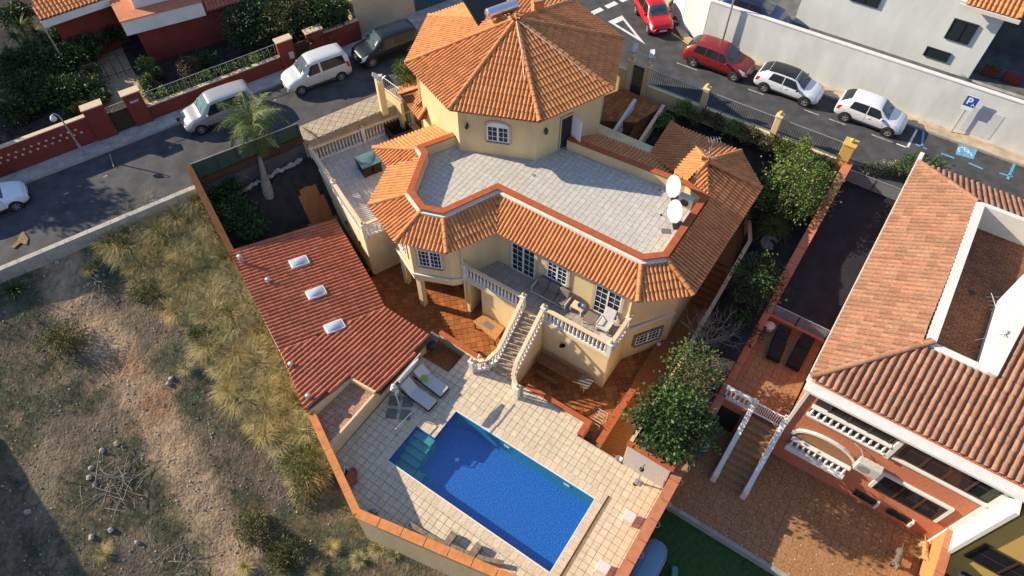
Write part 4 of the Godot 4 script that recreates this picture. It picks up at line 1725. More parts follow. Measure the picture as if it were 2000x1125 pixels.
func build_ground() -> void:
	var m := MB.new()
	var e := 320.0
	var rows := [[e, -4.2], [-4.0, -4.2], [-46.0, 2.4], [-e, 2.6]]
	for i in 3:
		m.quad(Vector3(-e, rows[i][1], rows[i][0]), Vector3(e, rows[i][1], rows[i][0]), Vector3(e, rows[i + 1][1], rows[i + 1][0]), Vector3(-e, rows[i + 1][1], rows[i + 1][0]))
	struct("ground", m, M.soil_brown)
	# garden soil
	m = MB.new()
	var tm := MB.new()
	var way := pv2([[583, 374], [600, 364], [618, 360], [640, 400], [668, 440], [600, 456], [606, 430], [592, 405]])
	for i in 32:
		for j in 38:
			var q := []
			for c in [[0, 0], [1, 0], [1, 1], [0, 1]]:
				var s: float = 8.2 + (i + c[0]) * 0.2
				var d: float = 5.8 + (j + c[1]) * 0.2
				q.append(S(s, d, garden_y(s, d)))
			if Geometry2D.is_point_in_polygon(P((q[0] + q[2]) * 0.5), way):
				tm.quad(q[3], q[2], q[1], q[0])
			else:
				m.quad(q[3], q[2], q[1], q[0])
	struct("garden_soil", m, M.soil_dark)
	struct("garden_path", tm, tints.cotto_tile[0][5])
	m = MB.new()
	m.slab(poly_uv([[8.0, 2.3, 1.75], [10.1, 2.3, 1.75], [10.2, 9.0, 1.5], [10.3, 22.3, 3.3], [-0.3, 22.3, 3.3], [-0.6, 19.0, 3.0], [0.8, 16.5, 2.6], [7.2, 19.0, 2.2], [7.9, 12.0, 0.9], [8.0, 9.0, 1.2]], 0), 0, -4.0)
	struct("garden_soil", m, M.soil_dark)
	# side path with its steps
	m = MB.new()
	m.slab(poly_uv([[6.2, 2.2, -0.92], [7.9, 2.2, -0.92], [7.75, 12.6, -0.3], [6.2, 12.6, -0.3]], 0), 0, -4.0)
	for i in 7:
		m.slab(poly_uv([[6.3, 12.6 + i * 0.32], [7.75, 12.6 + i * 0.32], [7.7, 12.92 + i * 0.32], [6.3, 12.92 + i * 0.32]], -0.12 + i * 0.17), 0, -4.0)
	m.slab(poly_uv([[6.3, 14.84, 1.05], [7.7, 14.84, 1.05], [7.7, 16.2, 1.15], [6.2, 19.4, 1.6], [5.0, 19.2, 1.6]], 0), 0, -4.0)
	struct("side_path", m, tints.cotto_tile[0][1])
	# entrance landing, steps and lower path behind the tower
	m = MB.new()
	m.slab([G(1160, 195, 3.86), G(1217, 174, 3.86), G(1296, 207, 3.86), G(1243, 240, 3.86), G(1172, 236, 3.86)], 0, -2.0)
	var el := struct("entrance_landing", m, M.grout_clay)
	var ep := PackedVector2Array()
	for p in [[1160, 195], [1217, 174], [1296, 207], [1243, 240], [1172, 236]]:
		ep.append(to_uv(G(p[0], p[1], 3.86)))
	tile_floor("tile", el, W(0, 0, 3.893), HOUSE_U, HOUSE_V, ep, Vector2(0.33, 0.33), 0.014, "cotto_tile", 40)
	m = MB.new()
	var a := G(1243, 241, 3.7)
	var b := G(1280, 214, 3.7)
	var dr := (G(1212, 285, 3.2) - G(1250, 240, 3.2)).normalized()
	for i in 4:
		var y := 3.68 - 0.17 * i
		var o := dr * 0.34 * i
		m.slab([Vector3(a.x, y, a.z) + o, Vector3(b.x, y, b.z) + o, Vector3(b.x, y, b.z) + o + dr * 0.34, Vector3(a.x, y, a.z) + o + dr * 0.34], 0, -2.0)
	var o4 := dr * 1.36
	m.slab([Vector3(a.x, 3.0, a.z) + o4, Vector3(b.x, 3.0, b.z) + o4, Vector3(b.x, 3.0, b.z) + dr * 5.5, Vector3(a.x, 3.0, a.z) + dr * 5.5 - HOUSE_U], 0, -2.0)
	struct("entrance_steps", m, tints.cotto_tile[0][2])
	# patio
	m = MB.new()
	var pt := [[-13.2, 5.6], [-9.0, 1.4], [-3.4, 1.4], [-3.4, 2.95], [5.5, 2.95], [5.5, 2.2], [6.45, 2.2], [6.45, 9.7], [5.0, 7.6], [-3.5, 7.6], [-3.6, 8.6], [-9.4, 8.6], [-9.4, 5.2], [-12.5, 6.4]]
	m.slab(poly_uv(pt, -0.935), 0, -4.0)
	var pat := struct("patio", m, M.grout_clay)
	tile_floor("tile", pat, W(0, 0, -0.9), HOUSE_U, HOUSE_V, pv2(pt), Vector2(0.33, 0.33), 0.014, "cotto_tile", 300, [], Vector2.ZERO, PI / 4)

func build_pool() -> void:
	# bed of the deck, laid round the pool
	var m := MB.new()
	var y := -0.034
	m.slab(poly_uv([[-3.3, 0], [10.15, 0], [10.15, 2.2], [5.5, 2.2], [5.5, 2.95], [-1.6, 2.95], [-1.6, 1.5], [-3.3, 1.5]], y), 0, -4.0)
	m.slab(poly_uv([[7.72, 0], [7.72, -5.0], [10.15, -4.5], [10.15, 0]], y), 0, -4.0)
	m.slab(poly_uv([[-1.1, -3.78], [-1.1, -6.15], [-0.1, -6.6], [7.72, -5.0], [7.72, -3.78]], y), 0, -4.0)
	m.slab(poly_uv([[-3.3, 0], [-3.3, -4.9], [-3.95, -4.95], [-1.1, -6.15], [-1.1, 0]], y), 0, -4.0)
	m.slab(poly_uv([[-1.1, 0], [-1.1, -1.7], [0, -1.7], [0, 0]], y), 0, -4.0)
	# three steps down to the patio
	var deck := struct("pool_deck", m, M.grout)
	var st := MB.new()
	for i in 4:
		st.slab(poly_uv([[-3.35, 1.5 + i * 0.36], [-1.62, 1.5 + i * 0.36], [-1.62, 1.86 + i * 0.36], [-3.35, 1.86 + i * 0.36]], -0.2 - 0.17 * i), 0, -2.0)
	struct("patio_steps", st, tints.cotto_tile[0][0])
	var outer := pv2([[-3.3, 1.5], [-1.62, 1.5], [-1.62, 2.95], [5.5, 2.95], [5.5, 2.18], [10.12, 2.18], [10.12, -4.4], [6.5, -5.2], [0.0, -6.6], [-0.4, -6.55], [-4.2, -4.9], [-3.28, -4.9]])
	var hole := pv2([[-1.55, -4.24], [8.14, -4.24], [8.14, 0.45], [-0.45, 0.45], [-0.45, -1.25], [-1.55, -1.25]])
	tile_floor("tile", deck, W(0, 0, 0), HOUSE_U, HOUSE_V, outer, Vector2(0.34, 0.34), 0.016, "deck_tile", 300, [hole, pv2([[8.14, 0.47], [8.34, 0.47], [8.34, -7], [8.14, -7]])], Vector2(-3.3, 0.45))
	# rounded edge stones
	var q := 0.0
	var strips := [
		[[[-0.45, 0.0], [8.14, 0.0], [8.14, 0.45], [-0.45, 0.45]], Vector2(0.30, 0.45), Vector2(-0.45, 0.0)],
		[[[7.72, -4.24], [8.14, -4.24], [8.14, 0.0], [7.72, 0.0]], Vector2(0.42, 0.30), Vector2(7.72, -4.24)],
		[[[-1.55, -4.24], [7.72, -4.24], [7.72, -3.78], [-1.55, -3.78]], Vector2(0.30, 0.46), Vector2(-1.55, -4.24)],
		[[[-1.55, -3.78], [-1.1, -3.78], [-1.1, -1.25], [-1.55, -1.25]], Vector2(0.45, 0.30), Vector2(-1.55, -3.78)],
		[[[-1.1, -1.7], [-0.45, -1.7], [-0.45, -1.25], [-1.1, -1.25]], Vector2(0.30, 0.45), Vector2(-1.1, -1.7)],
		[[[-0.45, -1.7], [0.0, -1.7], [0.0, 0.0], [-0.45, 0.0]], Vector2(0.45, 0.30), Vector2(-0.45, -1.7)]]
	for s in strips:
		tile_floor("edge_stone", deck, W(0, 0, 0.012), HOUSE_U, HOUSE_V, pv2(s[0]), s[1], 0.006, "coping_tile", 60, [], s[2])
	var ch := MB.new()
	ch.slab(poly_uv([[8.14, 0.46], [8.14, -4.8], [8.34, -4.8], [8.34, 0.46]], -0.026), 0.004)
	struct("drain_channel", ch, mat("channel_brown", Color(0.24, 0.17, 0.10), 0.9, 0.15, 1.0))
	# basin
	var p := thing("swimming_pool", "blue mosaic swimming pool with built in steps at one end", "swimming pool", W(3.86, -1.9, -1.3))
	var fl := MB.new()
	fl.slab(poly_uv([[-0.02, -3.80], [7.74, -3.80], [7.74, 0.02], [-0.02, 0.02]], -1.2), 0.1)
	part("pool_floor", fl, M.mosaic_blue, p)
	var wl := MB.new()
	for e in [[[0.0, 0.0], [7.72, 0.0], [0, -1]], [[7.72, 0.0], [7.72, -3.78], [-1, 0]]]:
		var A: Vector3 = W(e[0][0] + e[2][0] * 0.01, e[0][1] + e[2][1] * 0.01, -1.2)
		var B: Vector3 = W(e[1][0] + e[2][0] * 0.01, e[1][1] + e[2][1] * 0.01, -1.2)
		wl.wall(A, B, -0.02, -0.02, 0.02)
	part("pool_wall", wl, M.mosaic_teal, p)
	wl = MB.new()
	for e in [[[7.72, -3.78], [-1.1, -3.78], [0, 1]], [[0.0, 0.0], [0.0, -1.7], [1, 0]], [[-1.1, -1.7], [-1.1, -3.78], [1, 0]], [[-1.1, -1.7], [0.0, -1.7], [0, -1]]]:
		var A: Vector3 = W(e[0][0] + e[2][0] * 0.01, e[0][1] + e[2][1] * 0.01, -1.2)
		var B: Vector3 = W(e[1][0] + e[2][0] * 0.01, e[1][1] + e[2][1] * 0.01, -1.2)
		wl.wall(A, B, -0.02, -0.02, 0.02)
	part("pool_wall", wl, M.mosaic_blue, p)
	for i in 5:
		var s := MB.new()
		s.slab(poly_uv([[-1.08, -1.72 - i * 0.36], [-0.0, -1.72 - i * 0.36], [0.0, -2.08 - i * 0.36 - (0.26 if i == 4 else 0.0)], [-1.08, -2.08 - i * 0.36 - (0.26 if i == 4 else 0.0)]], -0.24 - i * 0.17), 0, -1.25)
		part("step", s, M.mosaic_step, p)
	var sh := MB.new()
	sh.slab(poly_uv([[0.02, -3.77], [0.45, -3.77], [0.45, -3.1], [0.02, -3.1]], -0.95), 0, -1.2)
	part("step", sh, M.mosaic_step, p)
	var ed := MB.new()
	for e in [[[0.0, 0.015], [7.74, 0.015]], [[7.735, 0.0], [7.735, -3.8]], [[7.7, -3.8], [-1.1, -3.8]]]:
		ed.box(along(W(e[0][0], e[0][1], -0.03), W(e[1][0], e[1][1], -0.03)), Vector3(W(e[0][0], e[0][1], 0).distance_to(W(e[1][0], e[1][1], 0)), 0.09, 0.05))
	part("edge_trim", ed, M.trim_white, p)
	for q2 in [[3.0, -0.02, -0.25], [6.3, -0.02, -0.3]]:
		var l := MB.new()
		l.cbox(Transform3D(Basis(HOUSE_U, Vector3.UP, -HOUSE_V), W(q2[0], -0.05, q2[2])), Vector3(0.32, 0.12, 0.05), 0.02)
		part("skimmer", l, M.white_plastic, p)
	var dr := MB.new()
	dr.lathe(at(W(1.15, -1.6, -1.2)), [[0.1, 0.0], [0.1, 0.02], [0.001, 0.03]], 12)
	part("floor_drain", dr, M.galvanised, p)
	var w := MB.new()
	w.quad(W(0.01, -3.77, -0.09), W(7.71, -3.77, -0.09), W(7.71, -0.01, -0.09), W(0.01, -0.01, -0.09))
	w.quad(W(-1.09, -3.77, -0.09), W(0.01, -3.77, -0.09), W(0.01, -1.71, -0.09), W(-1.09, -1.71, -0.09))
	var wa := struct("water", w, M.water)
	# hand rail by the steps
	var hr := thing("pool_handrail", "steel pool handrail on the deck beside the pool steps", "handrail", W(-1.35, -2.0, 0))
	var h := MB.new()
	var r0 := G(776, 850, 0.0)
	var r1 := G(808, 817, 0.0)
	h.tube([r0, r0 + Vector3(0, 0.6, 0), r0 + Vector3(0.04, 0.66, -0.04), r1 + Vector3(-0.04, 0.66, 0.04), r1 + Vector3(0, 0.6, 0), r1], [0.024, 0.024, 0.024, 0.024, 0.024, 0.024], 8)
	part("rail", h, M.steel, hr)

# ================================================================ boundary walls
func capped(called: String, label: String, a: Vector3, b: Vector3, h0: float, h1: float, th: float, foot: float, wall_m: Material, cap_m: Material, cap_w: float) -> Node3D:
	var t := thing(called, label, "wall", Vector3((a.x + b.x) * 0.5, foot, (a.z + b.z) * 0.5))
	var m := MB.new()
	m.wall(a, b, h0 - 0.06, h1 - 0.06, th, foot)
	part("wall", m, wall_m, t)
	m = MB.new()
	var d := Vector3(b.x - a.x, 0, b.z - a.z)
	var n := maxi(1, int(d.length() / 1.0))
	for i in n:
		var p := a.lerp(b, float(i) / n)
		var q := a.lerp(b, float(i + 1) / n - 0.003)
		var s := Vector3(d.z, 0, -d.x).normalized() * cap_w * 0.5
		var ya := lerpf(h0, h1, float(i) / n)
		var yb := lerpf(h0, h1, float(i + 1) / n)
		m = MB.new()
		m.slab([Vector3(p.x, ya, p.z) - s, Vector3(q.x, yb, q.z) - s, Vector3(q.x, yb, q.z) + s, Vector3(p.x, ya, p.z) + s], 0.07)
		part("coping_slab", m, cap_m, t)
	return t

func build_walls() -> void:
	# beside the dry slope
	var c0 := G(697, 1002, 1.5)
	var csd := to_sd(c0)
	capped("garden_wall", "tall orange capped wall dropping from the lane beside the shaded garden", S(8.15, 5.7, 0), S(8.15, 10.0, 0), 4.7, 1.75, 0.22, -2.5, M.stucco_cream, M.cap_orange, 0.34)
	capped("garden_wall", "low orange capped wall between the flat lodge terrace and the dry slope", S(8.1, 21.0, 0), S(csd.x, csd.y, 0), 1.72, 1.5, 0.22, -3.5, M.stucco_cream, M.cap_orange, 0.34)
	var c1 := G(985, 1125, 1.5)
	var far := c0 + (c1 - c0) * 1.75
	capped("garden_wall", "cream wall with bright orange coping along the lower edge of the pool deck", c0, far, 1.5, 1.5, 0.24, -4.0, M.stucco_cream, M.cap_orange, 0.40)
	# between the two plots
	capped("garden_wall", "long salmon capped wall between the pool deck and the green court", W(10.3, -6.0, 0), W(10.3, 9.0, 0), 1.65, 1.65, 0.28, -4.0, M.cap_salmon, M.cap_salmon, 0.46)
	capped("garden_wall", "rising salmon capped wall between the planted garden and the slate driveway", W(10.3, 9.0, 0), W(10.35, 22.3, 0), 1.65, 4.6, 0.28, -2.0, M.cap_salmon, M.cap_salmon, 0.46)
	# planter by the shower
	var pl := thing("planter_wall", "white speckled planter wall with red coping behind the pool shower", "wall", W(8.9, 2.2, 0))
	var m := MB.new()
	m.wall(W(7.95, 2.22, 0), W(10.0, 2.22, 0), 1.95, 1.95, 0.16, -1.2)
	part("wall", m, M.speckled, pl)
	m = MB.new()
	m.wall(W(7.95, 2.35, 0), W(7.95, 9.0, 0), 1.9, 1.3, 0.16, -1.2)
	part("side_wall", m, M.stucco_cream, pl)
	m = MB.new()
	m.slab(poly_uv([[7.85, 2.12, 2.03], [10.1, 2.12, 2.03], [10.1, 2.38, 2.03], [7.85, 2.38, 2.03]], 0), 0.08)
	part("coping_slab", m, M.cap_red, pl)
	# kerbs between deck and patio
	var k := thing("kerb_wall", "low orange topped kerb wall between the patio steps and the stair", "wall", W(-1.2, 3.0, -0.9))
	m = MB.new()
	m.wall(W(-3.35, 3.12, 0), W(-0.7, 3.0, 0), 0.10, 0.10, 0.2, -0.95)
	part("wall", m, M.stucco_cream, k)
	m = MB.new()
	m.slab(poly_uv([[-3.4, 3.0], [-0.65, 2.88], [-0.65, 3.12], [-3.4, 3.26]], 0.17), 0.07)
	part("coping_slab", m, M.cap_red, k)
	k = thing("kerb_wall", "low orange topped kerb wall along the sunken patio right of the stair", "wall", W(4, 3.0, -0.9))
	m = MB.new()
	m.wall(W(2.1, 3.05, 0), W(5.6, 3.05, 0), 0.03, 0.03, 0.2, -0.95)
	m.wall(W(5.6, 3.15, 0), W(5.6, 2.3, 0), 0.03, 0.03, 0.2, -0.95)
	part("wall", m, M.stucco_cream, k)
	m = MB.new()
	m.slab(poly_uv([[2.1, 2.92], [5.75, 2.92], [5.75, 3.18], [2.1, 3.18]], 0.09), 0.07)
	m.slab(poly_uv([[5.45, 2.25], [5.75, 2.25], [5.75, 2.918], [5.45, 2.918]], 0.09), 0.07)
	part("coping_slab", m, M.cap_red, k)
	capped("kerb_wall", "orange capped wall edging the patio beside the side path", W(6.5, 2.5, 0), W(6.5, 6.5, 0), -0.2, -0.2, 0.2, -1.2, M.stucco_cream, M.cap_red, 0.3)
	# thin cream walls of the side path
	capped("path_wall", "thin cream wall winding beside the steps of the side path", W(7.85, 9.2, 0), W(7.8, 16.4, 0), 0.9, 2.0, 0.14, -1.2, M.stucco_cream, M.rail_peach, 0.2)
	capped("path_wall", "thin cream wall from the path corner towards the back garden", W(7.8, 16.4, 0), W(6.3, 19.5, 0), 2.0, 2.4, 0.14, -1.2, M.stucco_cream, M.rail_peach, 0.2)
	var wa := G(1296, 206, 4.0)
	var wb := G(1240, 290, 3.6)
	capped("path_wall", "thin cream wall beside the entrance steps and the small shrub bed", wa, wb, 4.05, 3.6, 0.14, 0.0, M.stucco_cream, M.rail_peach, 0.2)
	# entrance balustrade
	var eb := thing("entrance_balustrade", "grey white balustrade sloping down beside the entrance steps", "balustrade", G(1215, 250, 3.3))
	var ea := G(1237, 218, 3.75)
	var ec := G(1192, 285, 2.9)
	balustrade("balustrade", eb, ea, ec, 0.95, M.trim_white, M.trim_white)
	m = MB.new()
	m.wall(ea, ec, ea.y, ec.y, 0.18, 1.0)
	part("stringer", m, M.stucco_cream, eb)
	# street fence: cream foot wall, pillars with gold balls, iron railing
	var posts := []
	var xs := [[-4.6, 22.3], [-3.15, 22.35], [-2.05, 22.35], [1.7, 22.35], [6.05, 22.35], [10.0, 22.3]]
	for i in xs.size():
		var u: float = xs[i][0]
		if i == 0:
			continue
		var t := thing("fence_pillar", ["", "cream gate pillar with white bird statue, nearest the tower", "cream gate pillar with white bird statue, right of the wooden gate", "cream fence pillar with gold ball above the red car's front", "cream fence pillar with gold ball below the white hatchback", "broad yellow pillar with gold ball at the driveway corner"][i], "pillar", W(u, xs[i][1], 3.5))
		var q := MB.new()
		var wd := 0.34 if i < 5 else 0.62
		q.cbox(Transform3D(Basis(HOUSE_U, Vector3.UP, -HOUSE_V), W(u, xs[i][1], 4.0)), Vector3(wd, 3.2, wd), 0.02)
		q.cbox(Transform3D(Basis(HOUSE_U, Vector3.UP, -HOUSE_V), W(u, xs[i][1], 5.64)), Vector3(wd + 0.08, 0.08, wd + 0.08), 0.02)
		part("shaft", q, M.stucco_yellow if i == 5 else M.stucco_cream, t)
		q = MB.new()
		var prof := [[0.08, 0.0], [0.05, 0.04]]
		for j in 9:
			var a := -1.2 + 2.75 * j / 8.0
			prof.append([maxf(0.12 * cos(a), 0.0005), 0.14 + 0.12 * sin(a)])
		q.lathe(at(W(u, xs[i][1], 5.68)), prof, 12)
		part("finial", q, M.ochre, t)
		if i in [1, 2]:
			bird(W(u, xs[i][1], 5.92), -0.6, ["", "left", "right"][i])
	for i in [[2, 3], [3, 4], [4, 5]]:
		var p0 := W(xs[i[0]][0] + 0.2, 22.35, 3.9)
		var p1 := W(xs[i[1]][0] - 0.2, 22.35, 3.9)
		var f := thing("street_fence", ["", "", "iron railing on a cream wall, just right of the wooden gate", "iron railing on a cream wall opposite the two white cars", "iron railing on a cream wall ending at the yellow pillar"][i[0]], "fence", p0.lerp(p1, 0.5))
		m = MB.new()
		m.wall(p0, p1, 4.35, 4.35, 0.22, 2.0)
		part("foot_wall", m, M.stucco_cream, f)
		m = MB.new()
		m.box(along(p0 + Vector3(0, 1.55, 0), p1 + Vector3(0, 1.55, 0)), Vector3(p0.distance_to(p1), 0.04, 0.04))
		m.box(along(p0 + Vector3(0, 0.58, 0), p1 + Vector3(0, 0.58, 0)), Vector3(p0.distance_to(p1), 0.03, 0.03))
		part("rail", m, M.galvanised, f)
		var bm := box_mb(Transform3D(Basis(), Vector3(0, 0.5, 0)), Vector3(0.022, 1.0, 0.022)).mesh()
		var n := int(p0.distance_to(p1) / 0.13)
		for j in n:
			lpart("bar", bm, M.iron, f, at(p0.lerp(p1, (j + 0.5) / n) + Vector3(0, 0.55, 0) - f.position, -atan2(HOUSE_U.z, HOUSE_U.x)))
	# wooden gate
	var g := thing("garden_gate", "weathered wooden gate between the two bird pillars", "gate", W(-2.6, 22.35, 3.9))
	for j in 6:
		part("plank", box_mb(Transform3D(Basis(HOUSE_U, Vector3.UP, -HOUSE_V), W(-2.95 + 0.14 * j, 22.38, 4.65)), Vector3(0.125, 1.4, 0.05)), M.gate_wood, g)
	part("arched_rail", box_mb(Transform3D(Basis(HOUSE_U, Vector3.UP, -HOUSE_V), W(-2.6, 22.34, 5.3)), Vector3(0.9, 0.08, 0.06)), M.iron, g)
	m = MB.new()
	m.wall(W(-6.5, 22.35, 0), W(-3.35, 22.35, 0), 4.9, 4.9, 0.22, 2.0)
	single("street_wall", "cream street wall running behind the tower roof to the gate", "wall", m, M.stucco_cream)
	# fence on the lane side of the shaded garden
	var lf := thing("lane_fence", "dark green mesh fence on a brown retaining wall above the shaded garden", "fence", S(11.3, 5.7, 0.9))
	m = MB.new()
	m.wall(S(8.3, 5.72, 0), S(14.4, 5.72, 0), 3.7, 4.0, 0.25, -1.0)
	part("retaining_wall", m, M.door_brown, lf)
	m = MB.new()
	m.tube([S(8.3, 5.72, 4.77), S(14.4, 5.72, 4.86)], [0.03, 0.03], 6)
	part("top_rail", m, M.galvanised, lf)
	m = MB.new()
	m.wall(S(8.3, 5.74, 3.7), S(14.4, 5.74, 4.0), 4.74, 4.83, 0.02)
	part("mesh_panel", m, M.iron_green, lf)
	for j in 6:
		m = MB.new()
		m.tube([S(8.4 + j * 1.18, 5.8, 3.2), S(8.4 + j * 1.18, 5.8, 4.85)], [0.03, 0.03], 6)
		part("fence_post", m, M.iron_green, lf)
	# rubble edging at the foot of that wall
	var ed := thing("stone_edging", "row of pale rubble stones along the foot of the brown wall", "edging", S(11.2, 6.5, 0.8))
	for j in 34:
		var q := MB.new()
		q.cbox(Transform3D(Basis(Vector3(rng.randfn(), rng.randfn(), rng.randfn()).normalized(), rr(0, 3)), S(8.6 + j * 0.16, 6.15 + rr(-0.08, 0.08), garden_y(8.6 + j * 0.16, 6.1) + 0.08)), Vector3(rr(0.15, 0.26), rr(0.15, 0.24), rr(0.14, 0.24)), 0.035)
		part("stone", q, M.kerb, ed)
	# gate of the villa on the lane: sloping side wall with railing and a pillar with a bird
	var gp := thing("lane_pillar", "tall cream pillar with white bird statue by the lane", "pillar", S(20.2, 5.2, 3.8))
	var q3 := MB.new()
	q3.cbox(at(G(745, 186, 4.9), deg_to_rad(32)), Vector3(0.38, 2.6, 0.38), 0.02)
	part("shaft", q3, M.stucco_cream, gp)
	bird(G(743, 163, 6.2), 1.2, "lane")
	var sw := thing("side_fence", "steel railing on a cream wall running from the lane pillar to the canopy", "fence", G(765, 195, 4.0))
	m = MB.new()
	var f0 := G(752, 187, 3.9)
	var f1 := G(786, 212, 3.9)
	m.wall(f0, f1, 4.3, 4.3, 0.2, 2.0)
	part("foot_wall", m, M.stucco_cream, sw)
	m = MB.new()
	m.tube([f0 + Vector3(0, 1.4, 0), f1 + Vector3(0, 1.4, 0)], [0.02, 0.02], 6)
	m.tube([f0 + Vector3(0, 0.6, 0), f1 + Vector3(0, 0.6, 0)], [0.02, 0.02], 6)
	for j in 9:
		var e := f0.lerp(f1, j / 8.0)
		m.tube([e + Vector3(0, 0.4, 0), e + Vector3(0, 1.4, 0)], [0.012, 0.012], 5)
	part("rail", m, M.galvanised, sw)

func bird(p: Vector3, yaw: float, which: String) -> void:
	var t := thing("bird_statue", {"left": "white spread winged bird statue on the left gate pillar", "right": "white spread winged bird statue on the right gate pillar", "lane": "white spread winged bird statue on the pillar by the lane"}[which], "statue", p, "white bird statues")
	var x := Transform3D(Basis(Vector3.UP, yaw), p)
	var m := MB.new()
	m.tube([x * Vector3(-0.22, 0.16, 0), x * Vector3(-0.08, 0.2, 0), x * Vector3(0.1, 0.26, 0), x * Vector3(0.2, 0.38, 0), x * Vector3(0.28, 0.42, 0)], [0.03, 0.09, 0.1, 0.05, 0.045], 8)
	m.tube([x * Vector3(0.26, 0.42, 0), x * Vector3(0.38, 0.39, 0)], [0.03, 0.006], 6)
	m.lathe(x, [[0.09, 0.0], [0.07, 0.1], [0.04, 0.2]], 8)
	part("body", m, M.white_plastic, t)
	for s in [-1.0, 1.0]:
		m = MB.new()
		var a := x * Vector3(0.12, 0.28, 0.06 * s)
		var b := x * Vector3(-0.12, 0.24, 0.06 * s)
		var c := x * Vector3(-0.2, 0.55, 0.34 * s)
		var d := x * Vector3(0.02, 0.62, 0.42 * s)
		var e := x * Vector3(0.14, 0.5, 0.26 * s)
		m.plate([a, b, c, d, e], 0.03)
		part("wing", m, M.white_plastic, t)

# ================================================================ the low tiled lodge between pool and slope
func build_lodge() -> void:
	var t := thing("pool_lodge", "low shed with red tiled roof and three skylights beside the dry slope", "outbuilding", S(11, 15, -0.9))
	var c0 := S(8.1, 17.4, 1.74)
	var cr1 := W(-6.2, 2.2, 1.05)
	var nw := S(8.05, 9.9, 1.74)
	var ne := S(13.95, 10.0, 1.05)
	var mid := S(13.75, 15.6, 1.05)
	var e1 := W(-3.15, 2.15, 1.05)
	var s1 := G(740, 769, 1.42)
	var n1 := W(-4.72, -1.95, 1.52)
	var n0 := W(-4.95, -4.55, 1.86)
	var w := MB.new()
	var f := []
	for p in [S(8.1, 10.0, 0.9), S(13.7, 10.15, 0.9), S(13.5, 15.7, 0.9), W(-6.4, 1.95, 0.9), W(-3.4, 1.95, 0.9), W(-3.32, -4.95, 0.9), S(8.1, 22.9, 0.9)]:
		f.append(p)
	w.slab(f, 0, -3.0)
	part("wall", w, M.stucco_cream, t)
	# upper wedge of wall under the roof along the slope and round the flat terrace
	w = MB.new()
	w.wall(S(8.14, 10.0, 0.9), S(8.14, 17.3, 0.9), 1.66, 1.66, 0.16)
	w.wall(S(8.14, 17.3, 0.9), S(8.0, 21.0, 0.9), 1.66, 1.72, 0.16)
	w.wall(W(-4.9, -4.5, 0.9), W(-4.72, -2.0, 0.9), 1.80, 1.46, 0.12)
	w.wall(W(-4.68, -1.98, 0.9), W(-3.3, -1.85, 0.9), 1.5, 1.42, 0.14)
	w.wall(W(-3.36, -1.8, 0.9), W(-3.36, 1.95, 0.9), 1.36, 1.0, 0.1)
	part("upper_wall", w, M.stucco_cream, t)
	w = MB.new()
	w.slab([W(-4.66, -1.86, 1.56), W(-3.22, -1.76, 1.50), W(-3.22, -1.92, 1.50), W(-4.66, -2.04, 1.56)], 0.07)
	w.slab([W(-3.36, -4.98, 1.24), W(-3.26, -4.98, 1.24), W(-3.26, -1.94, 1.24), W(-3.36, -1.94, 1.24)], 0.36)
	part("coping", w, M.rail_peach, t)
	var fl := MB.new()
	fl.slab([W(-4.85, -2.05, 1.17), W(-3.36, -1.95, 1.17), W(-3.36, -4.93, 1.17), W(-5.0, -4.6, 1.17)], 0.3)
	var fp := part("flat_terrace", fl, M.grout_clay, t)
	tile_floor("tile", fp, W(0, 0, 1.2), HOUSE_U, HOUSE_V, pv2([[-4.82, -2.07], [-3.37, -1.97], [-3.37, -4.9], [-4.95, -4.55]]), Vector2(0.3, 0.3), 0.006, "roof_floor", 60)
	var rf := Roof.new()
	var sl := MB.new()
	var A := [ne, nw, c0, cr1, mid]
	# faces given eave first
	roof_face(rf, [mid, ne, nw, c0, cr1], 0.24, 0.42)
	roof_face(rf, [e1, cr1, c0, n0, n1, s1], 0.24, 0.42)
	for tri in [[ne, nw, c0], [ne, c0, cr1], [ne, cr1, mid], [cr1, c0, n1], [c0, n0, n1], [cr1, n1, s1], [cr1, s1, e1]]:
		sl.plate(tri if ((tri[1] - tri[0]) as Vector3).cross(tri[2] - tri[0]).y > 0 else [tri[0], tri[2], tri[1]], 0.09)
	var roof := part("roof", sl, M.roof_bed, t)
	lay_roof(rf, roof, "clay_red", barrel(0.24, 0.092, 0.45), barrel(0.3, 0.12, 0.44), 300)
	var gut := MB.new()
	gut.tube([ne + Vector3(0.06, -0.05, 0), mid + Vector3(0.06, -0.05, 0)], [0.05, 0.05], 8)
	part("gutter", gut, M.iron, t)
	gut = MB.new()
	gut.tube([e1 + Vector3(0.05, -0.03, 0), s1 + Vector3(0.05, -0.03, 0.05)], [0.05, 0.05], 8)
	part("gutter", gut, M.iron, t)
	# skylights
	for q in [[585, 514], [618, 574], [654, 640]]:
		var c := G(q[0], q[1], 1.45)
		var nrm := ((nw - ne) as Vector3).cross(mid - ne).normalized()
		if nrm.y < 0:
			nrm = -nrm
		var ex := ((nw - ne) as Vector3).normalized()
		var bs := Basis(ex, nrm, ex.cross(nrm))
		var m := MB.new()
		m.cbox(Transform3D(bs, c + nrm * 0.06), Vector3(0.98, 0.2, 0.62), 0.03)
		var sk := part("skylight", m, M.white_frame, t)
		m = MB.new()
		# shallow dome
		for i in 6:
			for j in 8:
				var pt := func(a: int, b: int) -> Vector3:
					var x := -0.42 + 0.84 * a / 6.0
					var z := -0.25 + 0.5 * b / 8.0
					return Transform3D(bs, c + nrm * 0.17) * Vector3(x, 0.10 * cos(x / 0.42 * PI * 0.5) * cos(z / 0.25 * PI * 0.5) ** 0.7, z)
				var n4 := [pt.call(i, j), pt.call(i, j + 1), pt.call(i + 1, j + 1), pt.call(i + 1, j)]
				m.quad(n4[0], n4[1], n4[2], n4[3])
		part("dome", m, M.skylight, sk)
